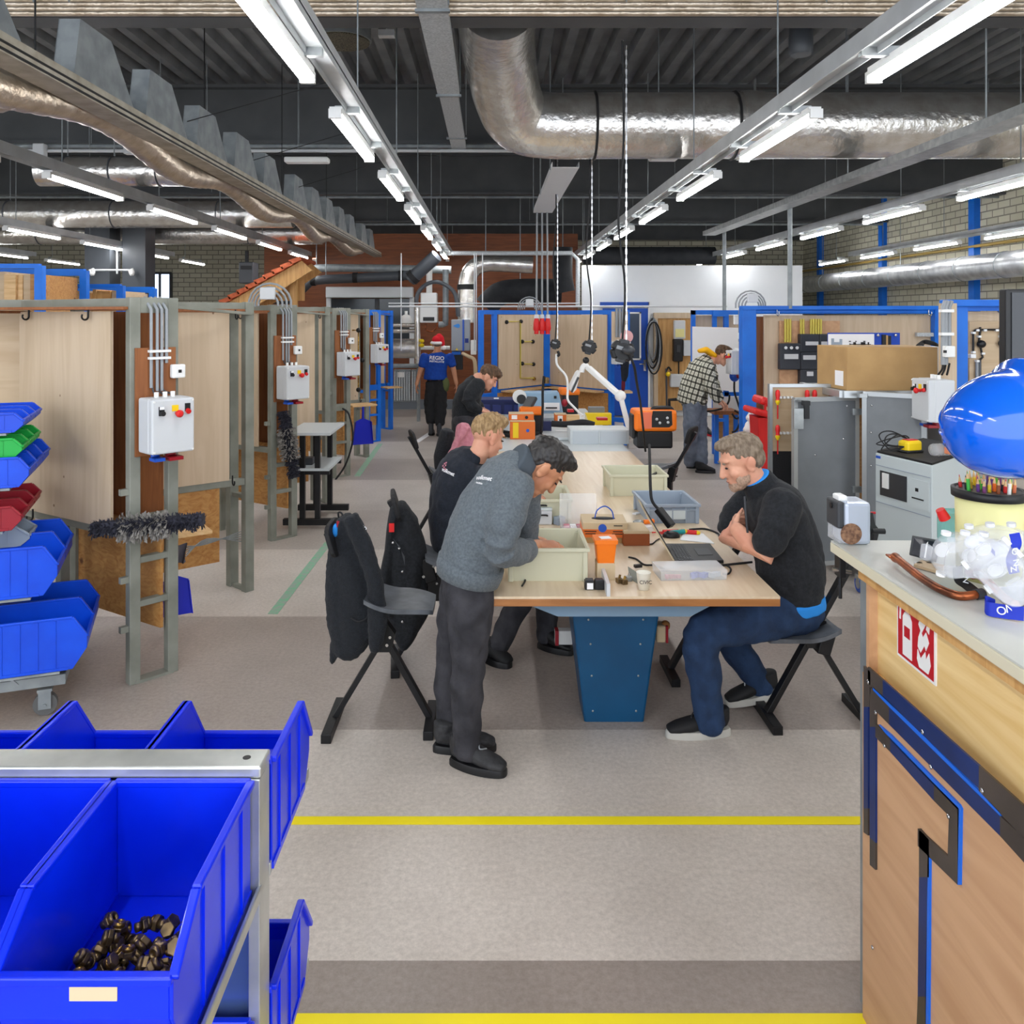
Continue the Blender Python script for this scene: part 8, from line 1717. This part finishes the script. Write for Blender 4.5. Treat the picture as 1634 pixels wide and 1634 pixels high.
# ------------------------------------------------ man in blue T-shirt and santa hat, seen from behind
t = thing('person', 'man in a blue T-shirt and red santa hat walking away down the aisle', 'person', (-.96, 14.5, 0)); Y = 14.5
hd = Head(P(698, 549, Y+.02), (0, 1, 0), (0, 0, 1), 1.05); k1 = P(698, 560, Y)
m = M(); hd.skin(m, k1, .056); m.loft([P(696, 604, Y), P(696, 585, Y), P(698, 570, Y), k1], [(.15, .1), (.14, .1), (.16, .1), (.07, .06)], (1, 0, 0), 18)
aL = [P(678, 568, Y), P(671, 591, Y), P(665, 613, Y-.05)]; aR = [P(718, 568, Y), P(724, 590, Y), P(728, 612, Y-.05)]
for a, sg_ in ((aL, 1), (aR, -1)): m.loft(a, [.055, .046, .034], (0, 1, 0), 14); hand(m, a[2], (-.1*sg_, 0, -1), (sg_*.9, 0, 0), (0, .9, 0), .5, 1.1)
lg = ([P(689, 612, Y), P(686, 645, Y), P(688, 682, Y-.1)], [P(704, 612, Y), P(703, 648, Y-.05), P(701, 688, Y-.2)])
for a in lg: m.loft(a, [.08, .055, .04], (1, 0, 0), 14)
part('body', remesh(m, .007, 2), MT['skin2'], t); m = M(); hd.hair(m, .03, -.03, .079); part('hair', remesh(m, .008, 1), MT['greyhair'], t); hd.face(t, MT['greyhair'])
m = M(); hd.e(m, (0, -.02, .07), (.092, .105, .08)); m.loft([hd.p(.03, -.03, .13), hd.p(.075, -.06, .1), hd.p(.1, -.08, .02), hd.p(.105, -.085, -.03)], [.055, .045, .035, .025], (0, 1, 0), 14); s = part('santa_hat', remesh(m, .009, 2), MT['santared'], t)
part('hat_band', M().tube([hd.p(.094*math.cos(a), -.018+.104*math.sin(a), .022) for a in [2*PI*i/24 for i in range(24)]], .026, 10, True), MT['plush'], s); part('pompom', M().ell(hd.p(.115, -.09, -.06), .042, None, 14, 10), MT['plush'], s)
m = M(); m.loft(spline([P(695, 605, Y), P(695.5, 588, Y), P(698, 570, Y), P(698, 562, Y)], 2), [(.215, .16), (.205, .15), (.195, .14), (.2, .135), (.205, .125), (.15, .1), (.075, .075)], (1, 0, 0), 24, caps=.1)
for a in (aL, aR): limb(m, [a[0], a[0].lerp(a[1], .65)], [.078, .074], (0, 1, 0))
sw = part('t_shirt', remesh(m, .011, 3, cloth_disp(.006, 13)), MT['shirtblue'], t); decal(t, sw, 697, 571.5, 'REGIO', .09, -.06, MT['paper']); decal(t, sw, 697, 577, 'INSTALLATIE', .045, -.06, MT['paper'])
m = M(); limb(m, [P(690, 612, Y), P(686, 645, Y), P(688, 672, Y-.1)], [.12, .11, .085], (1, 0, 0)); limb(m, [P(703, 612, Y), P(703, 648, Y-.05), P(702, 676, Y-.18)], [.12, .11, .085], (1, 0, 0)); m.ell(P(696, 611, Y), (.165, .12, .1))
part('work_trousers', remesh(m, .011, 3, cloth_disp(.014, 14)), pm('black_workwear', (34, 34, 36), .9), t); part('tool_pouch', remesh(M().ell(P(711, 614, Y-.06), (.07, .06, .13)), .01, 1, cloth_disp(.008, 2)), pm('olive_cloth', (96, 104, 62), .9), t)
for a in lg: shoe(t, V((a[2].x, a[2].y-.06, 0)), V((a[2].x, a[2].y+.22, 0)), MT['darkgrey'], MT['black'], 0, .12, .055, boot=.08)
# ------------------------------------------------ man in a checked shirt
t = thing('person', 'man in a black and cream checked shirt jacket working at the white board', 'person', (2.85, 11.1, 0)); Y = 11.1
hd = Head(P(1153, 567, Y), (.86, .1, -.5), (.5, 0, .86), 1.08); k1 = P(1138, 572, Y)
m = M(); hd.skin(m, k1, .052); m.loft([P(1108, 642, Y), P(1112, 610, Y), P(1122, 588, Y), k1], [(.15, .11), (.15, .11), (.15, .1), (.07, .06)], (0, 1, 0), 18)
m.loft([P(1130, 584, Y-.2), P(1136, 614, Y-.24), P(1147, 641, Y-.15)], [.045, .04, .03], (0, 0, 1), 12); m.loft([P(1132, 584, Y+.2), P(1140, 614, Y+.22), P(1150, 640, Y+.1)], [.045, .04, .03], (0, 0, 1), 12)
hand(m, P(1146, 640, Y-.15), (.6, .2, -.5), (.3, .2, -.8), (.2, .9, .2), .7, 1.1); hand(m, P(1149, 639, Y+.1), (.6, -.2, -.5), (.3, -.2, -.8), (.2, -.9, .2), .7, 1.1)
lg = ([P(1103, 650, Y-.1), P(1102, 695, Y-.1), P(1101, 738, Y-.02)], [P(1114, 650, Y+.06), P(1116, 695, Y), P(1117, 738, Y-.08)])
for a in lg: m.loft(a, [.08, .055, .04], (1, 0, 0), 12)
part('body', remesh(m, .007, 2), MT['skin'], t); m = M(); hd.hair(m, .036, -.02, .08); part('hair', remesh(m, .008, 2, lambda v: .006*noise.noise(v*45)), MT['brownhair'], t); hd.face(t, MT['brownhair'])
m = M(); m.loft(spline([P(1104, 640, Y), P(1108, 615, Y), P(1117, 590, Y), P(1131, 573, Y)], 2), [(.21, .2), (.21, .2), (.21, .19), (.21, .18), (.215, .165), (.17, .13), (.09, .09)], (0, 1, 0), 26, caps=.4)
limb(m, [P(1129, 584, Y-.19), P(1134, 612, Y-.24), P(1145, 638, Y-.16)], [.1, .09, .06], (0, 0, 1)); limb(m, [P(1131, 584, Y+.19), P(1139, 612, Y+.22), P(1148, 636, Y+.1)], [.1, .085, .06], (0, 0, 1))
part('checked_shirt', remesh(m, .012, 3, cloth_disp(.012, 15)), plaid(), t); part('hood', remesh(M().loft([P(1117, 560, Y), P(1126, 558, Y), P(1139, 567, Y)], [(.1, .03), (.11, .045), (.1, .04)], (0, 1, 0), 18), .012, 2), MT['hoodyellow'], t); part('shirt_tail', remesh(M().loft([P(1098, 641, Y), P(1094, 636, Y)], [(.17, .1), (.17, .08)], (0, 1, 0), 18), .012, 1), MT['black'], t)
m = M(); limb(m, [P(1106, 642, Y-.06), P(1102, 695, Y-.1), P(1101, 738, Y-.04)], [.14, .095, .085], (1, 0, 0)); limb(m, [P(1112, 642, Y+.06), P(1117, 695, Y), P(1119, 738, Y-.08)], [.14, .095, .088], (1, 0, 0))
part('trousers', remesh(m, .011, 3, cloth_disp(.012, 16)), MT['jeansgrey'], t)
shoe(t, PF(1096, 747), PF(1122, 746), MT['rubber'], MT['black'], 0, .09, .055); shoe(t, PF(1110, 754), PF(1142, 755), MT['rubber'], MT['black'], 0, .09, .055)
t = thing('stray_shoe', 'red and black shoe standing under the work ledge behind the checked-shirt man', 'shoe', PF(1131, 694)); s = shoe(t, PF(1124, 693), PF(1138, 697), MT['black'], MT['signred'], 0, .09, .05)
